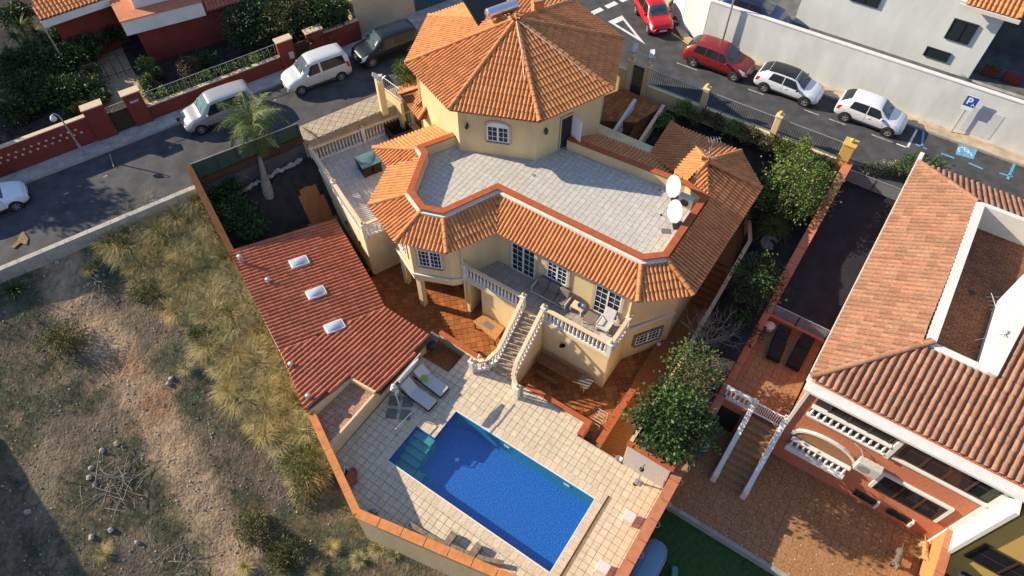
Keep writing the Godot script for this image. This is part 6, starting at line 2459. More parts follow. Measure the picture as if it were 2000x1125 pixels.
func build_across() -> void:
	var m := MB.new()
	# white wall along the far side
	var ww := thing("street_wall", "long white rendered wall behind the parked red and white cars", "wall", W(14, 28.9, 4.1))
	m.wall(W(-1.2, 28.85, 0), W(60, 28.85, 0), 6.9, 6.9, 0.24, 3.5)
	var curve := [W(-1.2, 28.85, 0), W(-3.0, 29.6, 0), W(-4.4, 31.2, 0), W(-5.2, 34, 0), W(-5.8, 40, 0)]
	for i in 4:
		m.wall(curve[i], curve[i + 1], 6.9 if i else 6.9, 6.9, 0.24, 3.5)
	part("wall", m, M.stucco_white, ww)
	m = MB.new()
	m.box(along(W(-1.2, 28.85, 6.93), W(60, 28.85, 6.93)), Vector3(61.2, 0.06, 0.3))
	part("coping", m, M.trim_white, ww)
	m = MB.new()
	m.wall(W(14.7, 28.724, 0), W(16.3, 28.724, 0), 5.9, 5.9, 0.012, 4.3)
	part("painted_patch", m, mat("patch_grey", Color(0.55, 0.57, 0.57), 0.9, 0.06, 1.0), ww)
	m = MB.new()
	m.slab(poly_uv([[-5.6, 40], [-4.2, 31.2], [-1.2, 28.95], [60, 28.95], [60, 48], [-5.6, 48]], 5.2), 0, 2.0)
	struct("upper_yard", m, M.dark_yard)
	var wh := thing("white_house", "white house with black framed windows behind the street wall", "house", W(8.7, 38, 5.2))
	m = MB.new()
	m.slab(poly_uv([[3.3, 32.4], [13.95, 32.4], [13.95, 44], [3.3, 44]], 9.35), 0, 4.5)
	part("wall", m, M.stucco_white_house, wh)
	for q in [[1656, 0, 1715, 15, 7.6, 1.2, 2], [1852, 56, 1898, 71, 7.1, 1.25, 2], [1804, 103, 1850, 119, 5.75, 0.6, 1]]:
		# spots on the wall plane
		var c0 := to_uv(G(q[0], q[1], q[4]))
		var c1 := to_uv(G(q[2], q[3], q[4]))
		var w := window("window", wh, W(c0.x, 32.37, q[4]), W(c1.x, 32.37, q[4]), q[5], q[6], Vector2i(1, 1), M.dark_frame, M.glass_window)
	var rf := Roof.new()
	var e0 := W(11.8, 31.9, 9.45)
	var e1 := W(14.5, 31.9, 9.45)
	var r := W(11.8, 36, 11.0)
	var r1 := W(14.5, 36, 11.0)
	roof_face(rf, [e1, e0, r, r1], 0.24, 0.42)
	var bd := MB.new()
	bd.plate([e0, e1, r1, r], 0.1)
	ridge(rf, e1, r1)
	var ro := part("roof", bd, M.roof_bed, wh)
	lay_roof(rf, ro, "clay", barrel(0.24, 0.092, 0.45), barrel(0.3, 0.12, 0.44), 120)
	m = MB.new()
	m.box(along(W(11.5, 31.82, 9.36), W(14.6, 31.82, 9.36)), Vector3(3.1, 0.2, 0.12))
	part("fascia", m, M.trim_white, wh)
	# terrace with striped paving, planters to the right
	var sl := MB.new()
	for i in 6:
		sl.slab(poly_uv([[14.2, 29.4 + i * 0.55], [22, 29.4 + i * 0.55], [22, 29.7 + i * 0.55], [14.2, 29.7 + i * 0.55]], 5.21), 0.006)
	struct("paving_stripes", sl, M.concrete)
	m = MB.new()
	m.wall(W(14.2, 36.5, 0), W(30, 36.5, 0), 8.5, 8.5, 0.3, 5.0)
	single("yard_wall", "dark grey wall at the back of the striped yard", "wall", m, M.dark_yard)
	for i in 3:
		var c := W(14.9 + 1.15 * i, 33.4, 5.5)
		var p := thing("planter", ["terracotta trough against the white house corner", "empty terracotta trough in the striped yard", "square pot with a green plant in the striped yard"][i], "planter", c - Vector3(0, 0.3, 0))
		m = MB.new()
		m.cbox(Transform3D(Basis(HOUSE_U, Vector3.UP, -HOUSE_V), c), Vector3(0.9 if i < 2 else 0.5, 0.5, 0.4), 0.03)
		part("pot", m, M.stone_surround if i == 2 else M.stucco_red, p)
		if i != 1:
			part("plant", crown(c + Vector3(0, 0.5, 0), Vector3(0.35, 0.3, 0.3), 12, 14, 0.14, 0.03, [Color(0.06, 0.13, 0.03)]), M.leaf, p)
	# parking sign with wheelchair
	var sg := thing("parking_sign", "blue parking sign with white letter P and wheelchair on a post", "road sign", G(1865, 241, 4.12))
	m = MB.new()
	var f := W(to_uv(G(1865, 241, 4.12)).x, 28.5, 4.12)
	m.tube([f, f + Vector3(0, 2.35, 0)], [0.035, 0.035], 8)
	part("post", m, M.galvanised, sg)
	var fc := along(f - HOUSE_U, f + HOUSE_U).rotated(Vector3.UP, 0.0)
	var n := -HOUSE_V
	var bb := Basis(HOUSE_U, Vector3.UP, -HOUSE_V)
	var sc := f + Vector3(0, 2.15, 0) + n * 0.06
	m = MB.new()
	m.box(Transform3D(bb, sc), Vector3(0.62, 0.62, 0.03))
	part("plate", m, M.sign_blue, sg)
	m = MB.new()
	m.box(Transform3D(bb, sc + n * 0.004), Vector3(0.68, 0.68, 0.02))
	part("border", m, M.sign_white, sg)
	m = MB.new()
	m.box(Transform3D(bb, sc - Vector3(0, 0.44, 0)), Vector3(0.6, 0.2, 0.03))
	part("lower_plate", m, M.sign_white, sg)
	var tm := TextMesh.new()
	tm.text = "P"
	var sf := SystemFont.new()
	sf.font_names = PackedStringArray(["Droid Sans"])
	sf.font_weight = 700
	tm.font = sf
	tm.font_size = 48
	tm.pixel_size = 0.0115
	tm.depth = 0.01
	lpart("letter", tm, M.sign_white, sg, Transform3D(bb, sc + n * 0.022 + Vector3(0, 0.02, 0) - HOUSE_U * 0.06 - sg.position))
	m = strip_up(sc + n * 0.024 + HOUSE_U * 0.19 - Vector3(0, 0.2, 0), bb)
	part("wheelchair_mark", m, M.sign_white, sg)
	# tall pole by the wall
	var lp := thing("lamp_post", "tall thin grey pole against the white wall by the dark red car", "lamp post", G(1424, 77, 4.1))
	m = MB.new()
	var b0 := W(to_uv(G(1424, 77, 4.1)).x, 28.5, 4.1)
	m.tube([b0, b0 + Vector3(0, 4.2, 0), b0 + Vector3(0, 8.2, 0)], [0.08, 0.06, 0.045], 8)
	part("pole", m, M.galvanised, lp)
	m = MB.new()
	m.tube([b0 + Vector3(0, 8.15, 0), b0 + Vector3(-0.2, 8.45, 0.5), b0 + Vector3(-0.4, 8.45, 1.3)], [0.045, 0.05, 0.11], 8)
	part("lamp_head", m, M.galvanised, lp)

	# ---- red walled garden and house on the left
	var rw := func(called: String, label: String, s0: float, s1: float, h: float) -> Node3D:
		var t := thing(called, label, "wall", S((s0 + s1) * 0.5, -1.2, lane_y(s0)))
		var q := MB.new()
		q.wall(S(s0, -1.3, 0), S(s1, -1.3, 0), lane_y(s0) + h, lane_y(s1) + h, 0.24, 1.5)
		part("wall", q, M.stucco_red, t)
		q = MB.new()
		var a := S(s0, -1.3, lane_y(s0) + h + 0.03)
		var b := S(s1, -1.3, lane_y(s1) + h + 0.03)
		q.box(aimed(a, b), Vector3(a.distance_to(b), 0.06, 0.3))
		part("coping", q, M.stone_surround, t)
		return t
	var w1: Node3D = rw.call("garden_wall", "dark red garden wall with pierced blocks left of the brown gate", -12.0, 4.4, 1.8)
	# rows of small pierced blocks
	var blk := box_mb(Transform3D(), Vector3(0.12, 0.12, 0.02)).mesh()
	var xs := []
	for i in 30:
		for j in 2:
			xs.append(Transform3D(Basis(LANE_U, rr(-0.1, 0.1)) * Basis(LANE_U, Vector3.UP, LANE_N) * Basis(Vector3(0, 0, 1), PI / 4), S(-8 + i * 0.4 + j * 0.2, -1.165, lane_y(-8 + i * 0.4) + 1.3 - j * 0.28)))
	many("pierced_block", blk, M.stone_surround, xs, [], w1)
	rw.call("garden_wall", "dark red wall with low railing behind the silver people carrier", 7.55, 16.2, 1.0)
	rw.call("garden_wall", "dark red wall between the silver van and the beige garage", 18.0, 21.4, 1.5)
	for q in [[4.4, 5.5, 2.25, "dark red gate pillar left of the brown gate"], [6.6, 7.6, 2.25, "dark red gate pillar with house number right of the brown gate"], [15.9, 16.9, 2.0, "dark red pillar with mailbox behind the silver van"], [17.8, 18.9, 1.9, "broad dark red pillar by the van's rear"]]:
		var t := thing("gate_pillar", q[3], "pillar", S((q[0] + q[1]) * 0.5, -1.3, lane_y(q[0])))
		m = MB.new()
		m.slab([S(q[0], -1.55, lane_y(q[0]) + q[2]), S(q[1], -1.55, lane_y(q[1]) + q[2]), S(q[1], -1.05, lane_y(q[1]) + q[2]), S(q[0], -1.05, lane_y(q[0]) + q[2])], 0, 1.5)
		part("shaft", m, M.stucco_red, t)
		m = MB.new()
		m.slab([S(q[0] - 0.04, -1.6, lane_y(q[0]) + q[2] + 0.07), S(q[1] + 0.04, -1.6, lane_y(q[1]) + q[2] + 0.07), S(q[1] + 0.04, -1.0, lane_y(q[1]) + q[2] + 0.07), S(q[0] - 0.04, -1.0, lane_y(q[0]) + q[2] + 0.07)], 0.07)
		part("cap", m, M.stone_surround, t)
		if q[0] == 6.6:
			tm = TextMesh.new()
			tm.text = "10/97"
			tm.font = sf
			tm.font_size = 32
			tm.pixel_size = 0.006
			tm.depth = 0.01
			lpart("house_number", tm, M.sign_white, t, Transform3D(Basis(LANE_U, Vector3.UP, LANE_N), S(7.1, -1.04, lane_y(7) + 1.75) - t.position))
		if q[0] == 15.9:
			part("mailbox", box_mb(Transform3D(Basis(LANE_U, Vector3.UP, LANE_N), S(16.6, -1.02, lane_y(16) + 1.0)), Vector3(0.3, 0.45, 0.06)), M.speckled, t)
	var gt := thing("driveway_gate", "dark brown sheet gate with curled iron top between red pillars", "gate", S(6.05, -1.3, 3.2))
	m = MB.new()
	m.wall(S(5.5, -1.25, 2.5), S(6.6, -1.25, 2.5), 4.6, 4.65, 0.08)
	part("panel", m, M.door_brown, gt)
	m = MB.new()
	m.tube([S(5.5, -1.25, 5.0), S(6.6, -1.25, 5.05)], [0.02, 0.02], 5)
	for j in 9:
		m.tube([S(5.5 + 0.137 * j, -1.25, 4.55), S(5.5 + 0.137 * j, -1.25, 5.02)], [0.012, 0.012], 4)
	part("iron_top", m, M.stone_surround, gt)
	gt = thing("driveway_gate", "dark brown gate behind the silver van's roof", "gate", S(17.4, -1.3, 3.7))
	m = MB.new()
	m.wall(S(16.9, -1.25, 2.5), S(17.8, -1.25, 2.5), 5.1, 5.15, 0.08)
	part("panel", m, M.door_brown, gt)
	# railing on the low red wall
	var rl := thing("garden_railing", "thin iron railing on the low red wall behind the people carrier", "railing", S(11.8, -1.3, 4.4))
	m = MB.new()
	m.tube([S(7.7, -1.5, lane_y(7.7) + 1.75), S(15.9, -1.5, lane_y(15.9) + 1.75)], [0.02, 0.02], 5)
	for j in 22:
		var s := 7.8 + j * 0.38
		m.tube([S(s, -1.5, lane_y(s) + 1.0), S(s, -1.5, lane_y(s) + 1.75)], [0.012, 0.012], 4)
	part("rail", m, M.galvanised, rl)
	# raised gardens behind the walls
	m = MB.new()
	m.slab([S(-20, -1.4, 3.0), S(4.6, -1.4, 3.3), S(4.6, -30, 3.3), S(-20, -30, 3.0)], 0, 0)
	m.slab([S(7.8, -1.4, 3.5), S(21.3, -1.4, 3.8), S(21.3, -30, 3.8), S(7.8, -30, 3.5)], 0, 0)
	struct("garden_soil", m, M.soil_dark)
	m = MB.new()
	m.slab([S(4.6, -1.4, 3.25), S(7.8, -1.4, 3.35), S(7.8, -30, 3.35), S(4.6, -30, 3.25)], 0, 0)
	struct("garden_path", m, M.path_gravel)
	var pg := thing("pergola_gate", "thin iron trellis gate standing across the sandy garden path", "gate", S(6.7, -6.8, 3.3))
	m = MB.new()
	for j in 6:
		m.tube([S(5.3 + 0.5 * j, -6.6, 3.3), S(5.3 + 0.5 * j, -6.6, 5.0)], [0.022, 0.022], 5)
	m.tube([S(5.2, -6.6, 3.6), S(7.9, -6.6, 3.6)], [0.022, 0.022], 5)
	m.tube([S(5.2, -6.6, 4.7), S(7.9, -6.6, 4.7)], [0.022, 0.022], 5)
	part("bars", m, M.door_brown, pg)
	# red house
	var rh := thing("red_house", "dark red house with white roof parapet and orange roof terrace", "house", S(14, -10, 3.5))
	m = MB.new()
	m.slab([S(9.0, -6.75, 5.85), S(14.6, -6.35, 5.85), S(14.6, -14, 5.85), S(9.0, -14, 5.85)], 0, 2.5)
	part("wall", m, M.stucco_red, rh)
	m = MB.new()
	m.slab([S(14.6, -6.3, 5.85), S(14.9, -6.3, 5.85), S(14.9, -7.2, 5.85), S(14.6, -7.2, 5.85)], 0, 2.5)
	m.slab([S(14.6, -6.3, 5.8), S(21, -5.9, 5.8), S(21, -6.2, 5.8), S(14.6, -6.6, 5.8)], 0.25)
	part("carport_frame", m, M.stone_surround, rh)
	m = MB.new()
	m.slab([S(8.4, -6.35, 6.75), S(13.2, -6.0, 6.75), S(13.2, -14, 6.75), S(8.4, -14, 6.75)], 0, 5.85)
	part("parapet", m, M.stucco_white, rh)
	m = MB.new()
	m.slab([S(8.36, -6.3, 6.82), S(13.2, -5.95, 6.82), S(13.2, -14, 6.82), S(8.36, -14, 6.82)], 0.066)
	part("terrace_top", m, M.cap_salmon, rh)
	m = MB.new()
	m.slab([S(9.5, -7.3, 7.6), S(17, -6.9, 7.6), S(17, -14, 7.6), S(9.5, -14, 7.6)], 0, 6.8)
	part("upper_parapet", m, M.trim_white, rh)
	m = MB.new()
	m.slab([S(9.75, -7.5, 7.61), S(17, -7.1, 7.61), S(17, -14, 7.61), S(9.75, -14, 7.61)], 0.006)
	part("upper_floor", m, M.dark_yard, rh)
	rf = Roof.new()
	var a0 := S(13.25, -6.0, 6.1)
	var a1 := S(21, -5.6, 6.1)
	roof_face(rf, [a0, a1, S(21, -9, 7.2), S(13.25, -9, 7.2)], 0.24, 0.42)
	bd = MB.new()
	bd.plate([S(13.25, -9, 7.2), a0, a1, S(21, -9, 7.2)], 0.12)
	ro = part("roof", bd, M.roof_bed, rh)
	lay_roof(rf, ro, "clay_red", barrel(0.24, 0.092, 0.45), barrel(0.3, 0.12, 0.44), 60)
	# small roof at the top left with its downpipe
	var sh := thing("garden_house", "house corner with orange tiled roof and white fascia in the top left", "house", S(6, -12, 3.3))
	rf = Roof.new()
	var b1 := G(78, 40, 7.0)
	var b2 := G(215, -6, 7.0)
	var back := (G(60, 0, 7.4) - b1).normalized()
	back.y = 0
	var b3 := b2 + back * 8 + Vector3(0, 1.6, 0)
	var b4 := b1 + back * 8 + Vector3(0, 1.6, 0)
	roof_face(rf, [b1, b2, b3, b4], 0.24, 0.42)
	bd = MB.new()
	bd.plate([b1, b2, b3] if ((b2 - b1) as Vector3).cross(b3 - b1).y > 0 else [b1, b3, b2], 0.1)
	bd.plate([b1, b3, b4] if ((b3 - b1) as Vector3).cross(b4 - b1).y > 0 else [b1, b4, b3], 0.1)
	ro = part("roof", bd, M.roof_bed, sh)
	lay_roof(rf, ro, "clay", barrel(0.24, 0.092, 0.45), barrel(0.3, 0.12, 0.44), 60)
	m = MB.new()
	m.wall(b1 - Vector3(0, 0.5, 0), b2 - Vector3(0, 0.5, 0), 6.95, 6.95, 0.1)
	part("fascia", m, M.stucco_white, sh)
	m = MB.new()
	var off := back * 0.8
	m.slab([b1 + off + Vector3(0, -0.2, 0) + LANE_U * 0.5, b2 + off + Vector3(0, -0.2, 0), b3 - Vector3(0, 1.8, 0), b4 - Vector3(0, 1.8, 0)], 0, 3.0)
	part("wall", m, M.stucco_red, sh)
	m = MB.new()
	m.tube([b1 + Vector3(0, -0.1, 0), Vector3(b1.x, 3.3, b1.z)], [0.05, 0.05], 7)
	part("rain_pipe", m, M.galvanised, sh)
	# beige garage with blue door
	var ga := thing("garage", "beige garage wall with blue metal door beside the black car", "garage", S(25, -3, 4.0))
	m = MB.new()
	m.slab([S(21.4, -1.75, 6.6), S(34, -2.3, 6.6), S(34, -9, 6.6), S(21.4, -9, 6.6)], 0, 3.0)
	part("wall", m, M.stucco_beige, ga)
	m = MB.new()
	m.slab([S(21.3, -1.68, 6.68), S(34, -2.23, 6.68), S(34, -2.6, 6.68), S(21.3, -2.05, 6.68)], 0.08)
	part("coping", m, M.stone_surround, ga)
	for j in 9:
		m = MB.new()
		m.wall(S(25.75 + j * 0.32, -1.92 - j * 0.014, 4.1), S(26.05 + j * 0.32, -1.93 - j * 0.014, 4.1), 6.3, 6.3, 0.05)
		part("door_panel", m, M.door_blue, ga)
	# lamp on a pole by the red wall
	var sl2 := thing("street_lamp", "slender grey street lamp with dome head by the red wall", "street lamp", G(167, 304, 3.2))
	var lb := G(167, 304, lane_y(2) + 0.13)
	m = MB.new()
	m.tube([lb, lb + Vector3(0, 0.9, 0)], [0.10, 0.08], 10)
	m.tube([lb + Vector3(0, 0.9, 0), lb + Vector3(0, 2.7, 0), lb + Vector3(-0.05, 2.95, 0.02), lb + Vector3(-0.2, 3.05, 0.06), lb + Vector3(-0.32, 2.95, 0.1)], [0.05, 0.04, 0.03, 0.025, 0.02], 8)
	part("pole", m, M.galvanised, sl2)
	m = MB.new()
	m.lathe(at(lb + Vector3(-0.34, 2.62, 0.1)), [[0.10, 0.0], [0.17, 0.08], [0.16, 0.18], [0.10, 0.28], [0.03, 0.34], [0.001, 0.36]], 14)
	part("lamp_head", m, M.white_plastic, sl2)
	# tall block outside the left edge whose shadow falls over the slope
	var ob := thing("neighbouring_block", "plain beige block standing left of the dry slope", "building", S(-15, 15, -2.5))
	m = MB.new()
	m.slab([S(-20, 7.6, 4.4), S(-9.8, 7.6, 4.4), S(-9.8, 24, 4.4), S(-20, 24, 4.4)], 0, -4.0)
	part("wall", m, M.stucco_beige, ob)

func strip_up(c: Vector3, bb: Basis) -> MB:
	# little wheelchair sign upright on the plate
	var m := MB.new()
	var pts := []
	for k in 9:
		var a := -0.6 + 4.4 * k / 8.0
		pts.append(c + bb * Vector3(cos(a) * 0.065, sin(a) * 0.065, 0))
	m.tube(pts, [0.012, 0.012, 0.012, 0.012, 0.012, 0.012, 0.012, 0.012, 0.012], 4)
	m.tube([c + bb * Vector3(-0.02, 0.16, 0), c + bb * Vector3(-0.02, 0.06, 0), c + bb * Vector3(0.07, 0.05, 0), c + bb * Vector3(0.11, -0.06, 0)], [0.014, 0.014, 0.014, 0.012], 4)
	return m

# ================================================================ vehicles
const HATCH := [[-1.0, 0.62, 0.74, 0.74, 0.58, 0.36], [-0.965, 0.86, 0.99, 0.82, 0.70, 0.30], [-0.84, 0.93, 1.24, 0.85, 0.66], [-0.66, 0.94, 1.44, 0.86, 0.62], [-0.32, 0.92, 1.50, 0.86, 0.62], [0.04, 0.89, 1.49, 0.86, 0.62], [0.22, 0.88, 1.41, 0.86, 0.62], [0.50, 0.87, 0.99, 0.85, 0.72], [0.74, 0.80, 0.90, 0.84, 0.68], [0.92, 0.68, 0.77, 0.78, 0.6, 0.26], [1.0, 0.52, 0.58, 0.62, 0.46, 0.3]]
const MPV := [[-1.0, 0.75, 0.95, 0.78, 0.66, 0.36], [-0.975, 1.05, 1.50, 0.83, 0.66, 0.3], [-0.90, 1.08, 1.74, 0.85, 0.65], [-0.5, 1.06, 1.80, 0.86, 0.66], [0.0, 1.03, 1.79, 0.86, 0.66], [0.20, 1.01, 1.71, 0.86, 0.65], [0.52, 1.0, 1.14, 0.85, 0.72], [0.75, 0.92, 1.02, 0.84, 0.68], [0.93, 0.76, 0.85, 0.78, 0.6, 0.26], [1.0, 0.55, 0.62, 0.62, 0.46, 0.3]]

func scaled(src: Array, l: float, h: float, w: float) -> Array:
	var out := []
	for s in src:
		out.append([s[0] * l * 0.5, s[1] * h, s[2] * h, s[3] * w, s[4] * w, s[5] if s.size() > 5 else 0.22])
	return out

func yaw_of(d: Vector3) -> float:
	return atan2(-d.z, d.x)

func opts(l: float, paint_: Material, extra := {}) -> Dictionary:
	var k := l * 0.5
	var o := {"paint": paint_, "ws": [0.50 * k, 0.20 * k, -0.66 * k, -0.93 * k], "sides": [[-0.62 * k, -0.13 * k, -0.56 * k, -0.12 * k], [-0.10 * k, 0.44 * k, -0.10 * k, 0.20 * k]], "axles": [-0.62 * k, 0.64 * k], "doors": [-0.115 * k, 0.42 * k], "handles": [-0.02 * k]}
	o.merge(extra, true)
	return o

func build_cars() -> void:
	var yu := yaw_of(HOUSE_U)
	var yl := yaw_of(-LANE_U)
	car("hatchback", "white hatchback with black roof parked by the white wall", W(5.25, 26.95, 4.0), yu, scaled(HATCH, 3.95, 0.95, 0.99), opts(3.95, M.paint_white, {"roof": M.roof_black, "mirror": M.black_trim, "sides": [[-1.15, -0.32, -1.0, -0.28], [-0.26, 0.86, -0.24, 0.4]], "wheel": 0.32, "rim": M.alloy}))
	car("hatchback", "all white small hatchback parked nearest the parking sign", W(10.15, 26.95, 4.0), yu, scaled(HATCH, 3.85, 1.0, 0.99), opts(3.85, M.paint_white, {"screen": M.glass_teal}))
	car("hatchback", "dark red five door car parked against the white wall", W(0.7, 26.95, 4.0), yu, scaled(HATCH, 4.3, 1.03, 1.05), opts(4.3, M.paint_maroon, {"sides": [[-1.5, -0.75, -1.35, -0.72], [-0.7, 0.1, -0.68, 0.08], [0.14, 0.92, 0.12, 0.42]], "doors": [-0.72, 0.12, 0.9], "handles": [-0.5, 0.3], "wheel": 0.33}))
	car("hatchback", "bright red small car turning at the street corner", G(1274, 42, 4.0), yaw_of(G(1296, 74, 4.0) - G(1256, 8, 4.0)), scaled(HATCH, 3.75, 1.03, 0.97), opts(3.75, M.paint_red), "")
	car("saloon", "dark blue car standing in the yard behind the white wall", W(0.9, 31.2, 5.2), yu + 0.05, scaled(HATCH, 4.5, 0.98, 1.05), opts(4.5, M.paint_navy, {"roof": M.roof_black, "wheel": 0.33}), "")
	car("van", "silver high roofed van parked on the lane beside the red wall", S(17.3, 0.98, lane_y(17.3)), yl, scaled(MPV, 4.15, 1.0, 1.0), opts(4.15, M.paint_pearl, {"cat": "van", "ws": [1.04, 0.42, -1.93, -2.04], "sides": [[-1.75, -0.25, -1.68, -0.22], [-0.1, 0.86, -0.1, 0.42]], "screen": M.glass_screen}))
	car("people_carrier", "silver people carrier half hidden by the palm fronds", S(11.1, 0.92, lane_y(11.1)), yl, scaled(MPV, 4.35, 0.96, 1.02), opts(4.35, M.paint_silver, {"cat": "van", "ws": [1.1, 0.44, -2.02, -2.14], "sides": [[-1.8, -0.35, -1.7, -0.32], [-0.2, 0.9, -0.2, 0.42]], "screen": M.glass_teal}))
	car("off_roader", "black car parked beside the beige garage wall", S(22.1, 1.0, lane_y(22.1)), yl, scaled(MPV, 4.25, 0.92, 1.03), opts(4.25, M.paint_black, {"ws": [1.06, 0.42, -1.98, -2.09], "wheel": 0.34, "sides": [[-1.75, -0.3, -1.65, -0.28], [-0.2, 0.9, -0.2, 0.42]]}))
	car("hatchback", "white car cut by the left edge of the lane", S(-1.95, 1.05, lane_y(-1.9)), yaw_of(LANE_U), scaled(HATCH, 4.1, 0.98, 1.0), opts(4.1, M.paint_white))
	# small covered cart in the green court
	var o := W(10.98, -1.2, -1.35)
	var t := thing("covered_cart", "slim cart with glossy light blue canopy in the green court", "cart", o)
	t.rotation.y = yaw_of(HOUSE_V)
	var m := MB.new()
	var rows := []
	for i in 9:
		var x := -1.6 + 2.7 * i / 8.0
		var w := 0.5 * (1.0 - 0.35 * pow(maxf(0.0, (x - 0.5) / 0.6), 2.0))
		var row := []
		for j in 9:
			var a := PI * j / 8.0
			row.append(Vector3(x, 1.55 + sin(a) * 0.16 - 0.22 * pow(maxf(0.0, (x - 0.3) / 0.8), 2.0), cos(a) * w))
		rows.append(row)
	for i in 8:
		for j in 8:
			m.quad(rows[i][j], rows[i + 1][j], rows[i + 1][j + 1], rows[i][j + 1])
			m.quad(rows[i][j] - Vector3(0, 0.02, 0), rows[i][j + 1] - Vector3(0, 0.02, 0), rows[i + 1][j + 1] - Vector3(0, 0.02, 0), rows[i + 1][j] - Vector3(0, 0.02, 0))
	lpart("canopy", m.mesh(), M.paint_skyblue, t)
	for z in [-0.53, 0.53]:
		m = MB.new()
		m.tube([Vector3(-1.6, 1.52, z), Vector3(0.5, 1.54, z), Vector3(1.05, 1.3, z * 0.75), Vector3(1.25, 0.7, z * 0.75)], [0.02, 0.02, 0.02, 0.02], 6)
		m.tube([Vector3(-1.4, 1.52, z), Vector3(-1.4, 0.5, z)], [0.02, 0.02], 6)
		lpart("frame", m.mesh(), M.galvanised, t)
		for x in [-1.1, 0.95]:
			var wp := wheel_parts(0.24)
			lpart("rim", wp[1], M.alloy, lpart("wheel", wp[0], M.rubber, t, Transform3D(Basis() if z > 0 else Basis(Vector3.UP, PI), Vector3(x, 0.24, z * 0.85))))
	m = MB.new()
	m.cbox(at(Vector3(-0.1, 0.45, 0)), Vector3(2.6, 0.32, 0.85), 0.08)
	m.cbox(at(Vector3(-0.5, 0.75, 0)), Vector3(0.6, 0.3, 0.8), 0.06)
	lpart("chassis", m.mesh(), M.black_trim, t)

# ================================================================ things on terraces and deck
func lounger(label: String, foot: Vector3, head: Vector3, base: Material, pad: Material, lift := 0.75) -> Node3D:
	var t := thing("sun_lounger", label, "sun lounger", foot)
	t.rotation.y = yaw_of(head - foot)
	var m := MB.new()
	m.cbox(at(Vector3(0.62, 0.19, 0)), Vector3(1.3, 0.14, 0.66), 0.02)
	lpart("frame", m.mesh(), base, t)
	for p in [[0.08, 0.28], [0.08, -0.28], [1.75, 0.28], [1.75, -0.28]]:
		m = MB.new()
		m.box(at(Vector3(p[0], 0.09, p[1])), Vector3(0.06, 0.18, 0.06))
		lpart("leg", m.mesh(), base, t)
	m = MB.new()
	m.box(at(Vector3(1.5, 0.17, 0.3)), Vector3(0.7, 0.05, 0.05))
	m.box(at(Vector3(1.5, 0.17, -0.3)), Vector3(0.7, 0.05, 0.05))
	lpart("rail", m.mesh(), base, t)
	m = MB.new()
	m.cbox(at(Vector3(0.62, 0.31, 0)), Vector3(1.26, 0.10, 0.64), 0.035)
	lpart("cushion", m.mesh(), pad, t)
	m = MB.new()
	var x := Transform3D(Basis(Vector3(0, 0, 1), lift), Vector3(1.27, 0.3, 0))
	m.cbox(x * at(Vector3(0.34, 0.05, 0)), Vector3(0.72, 0.10, 0.64), 0.035)
	lpart("backrest", m.mesh(), pad, t)
	return t

func table(called: String, label: String, pts: Array, h: float, top: Material, leg: Material, thick := 0.05, cat := "table") -> Node3D:
	var c: Vector3 = (pts[0] + pts[1] + pts[2] + pts[3]) * 0.25
	var t := thing(called, label, cat, Vector3(c.x, pts[0].y - h, c.z))
	var m := MB.new()
	m.slab(pts, thick)
	part("table_top", m, top, t)
	for p in pts:
		var q: Vector3 = p.lerp(c, 0.1)
		m = MB.new()
		m.box(at(Vector3(q.x, p.y - thick - (h - thick) * 0.5, q.z), 0.6), Vector3(0.06, h - thick, 0.06))
		part("leg", m, leg, t)
	return t

func quad_at(px: Array, h: float) -> Array:
	var o := []
	for p in px:
		o.append(G(p[0], p[1], h))
	return o

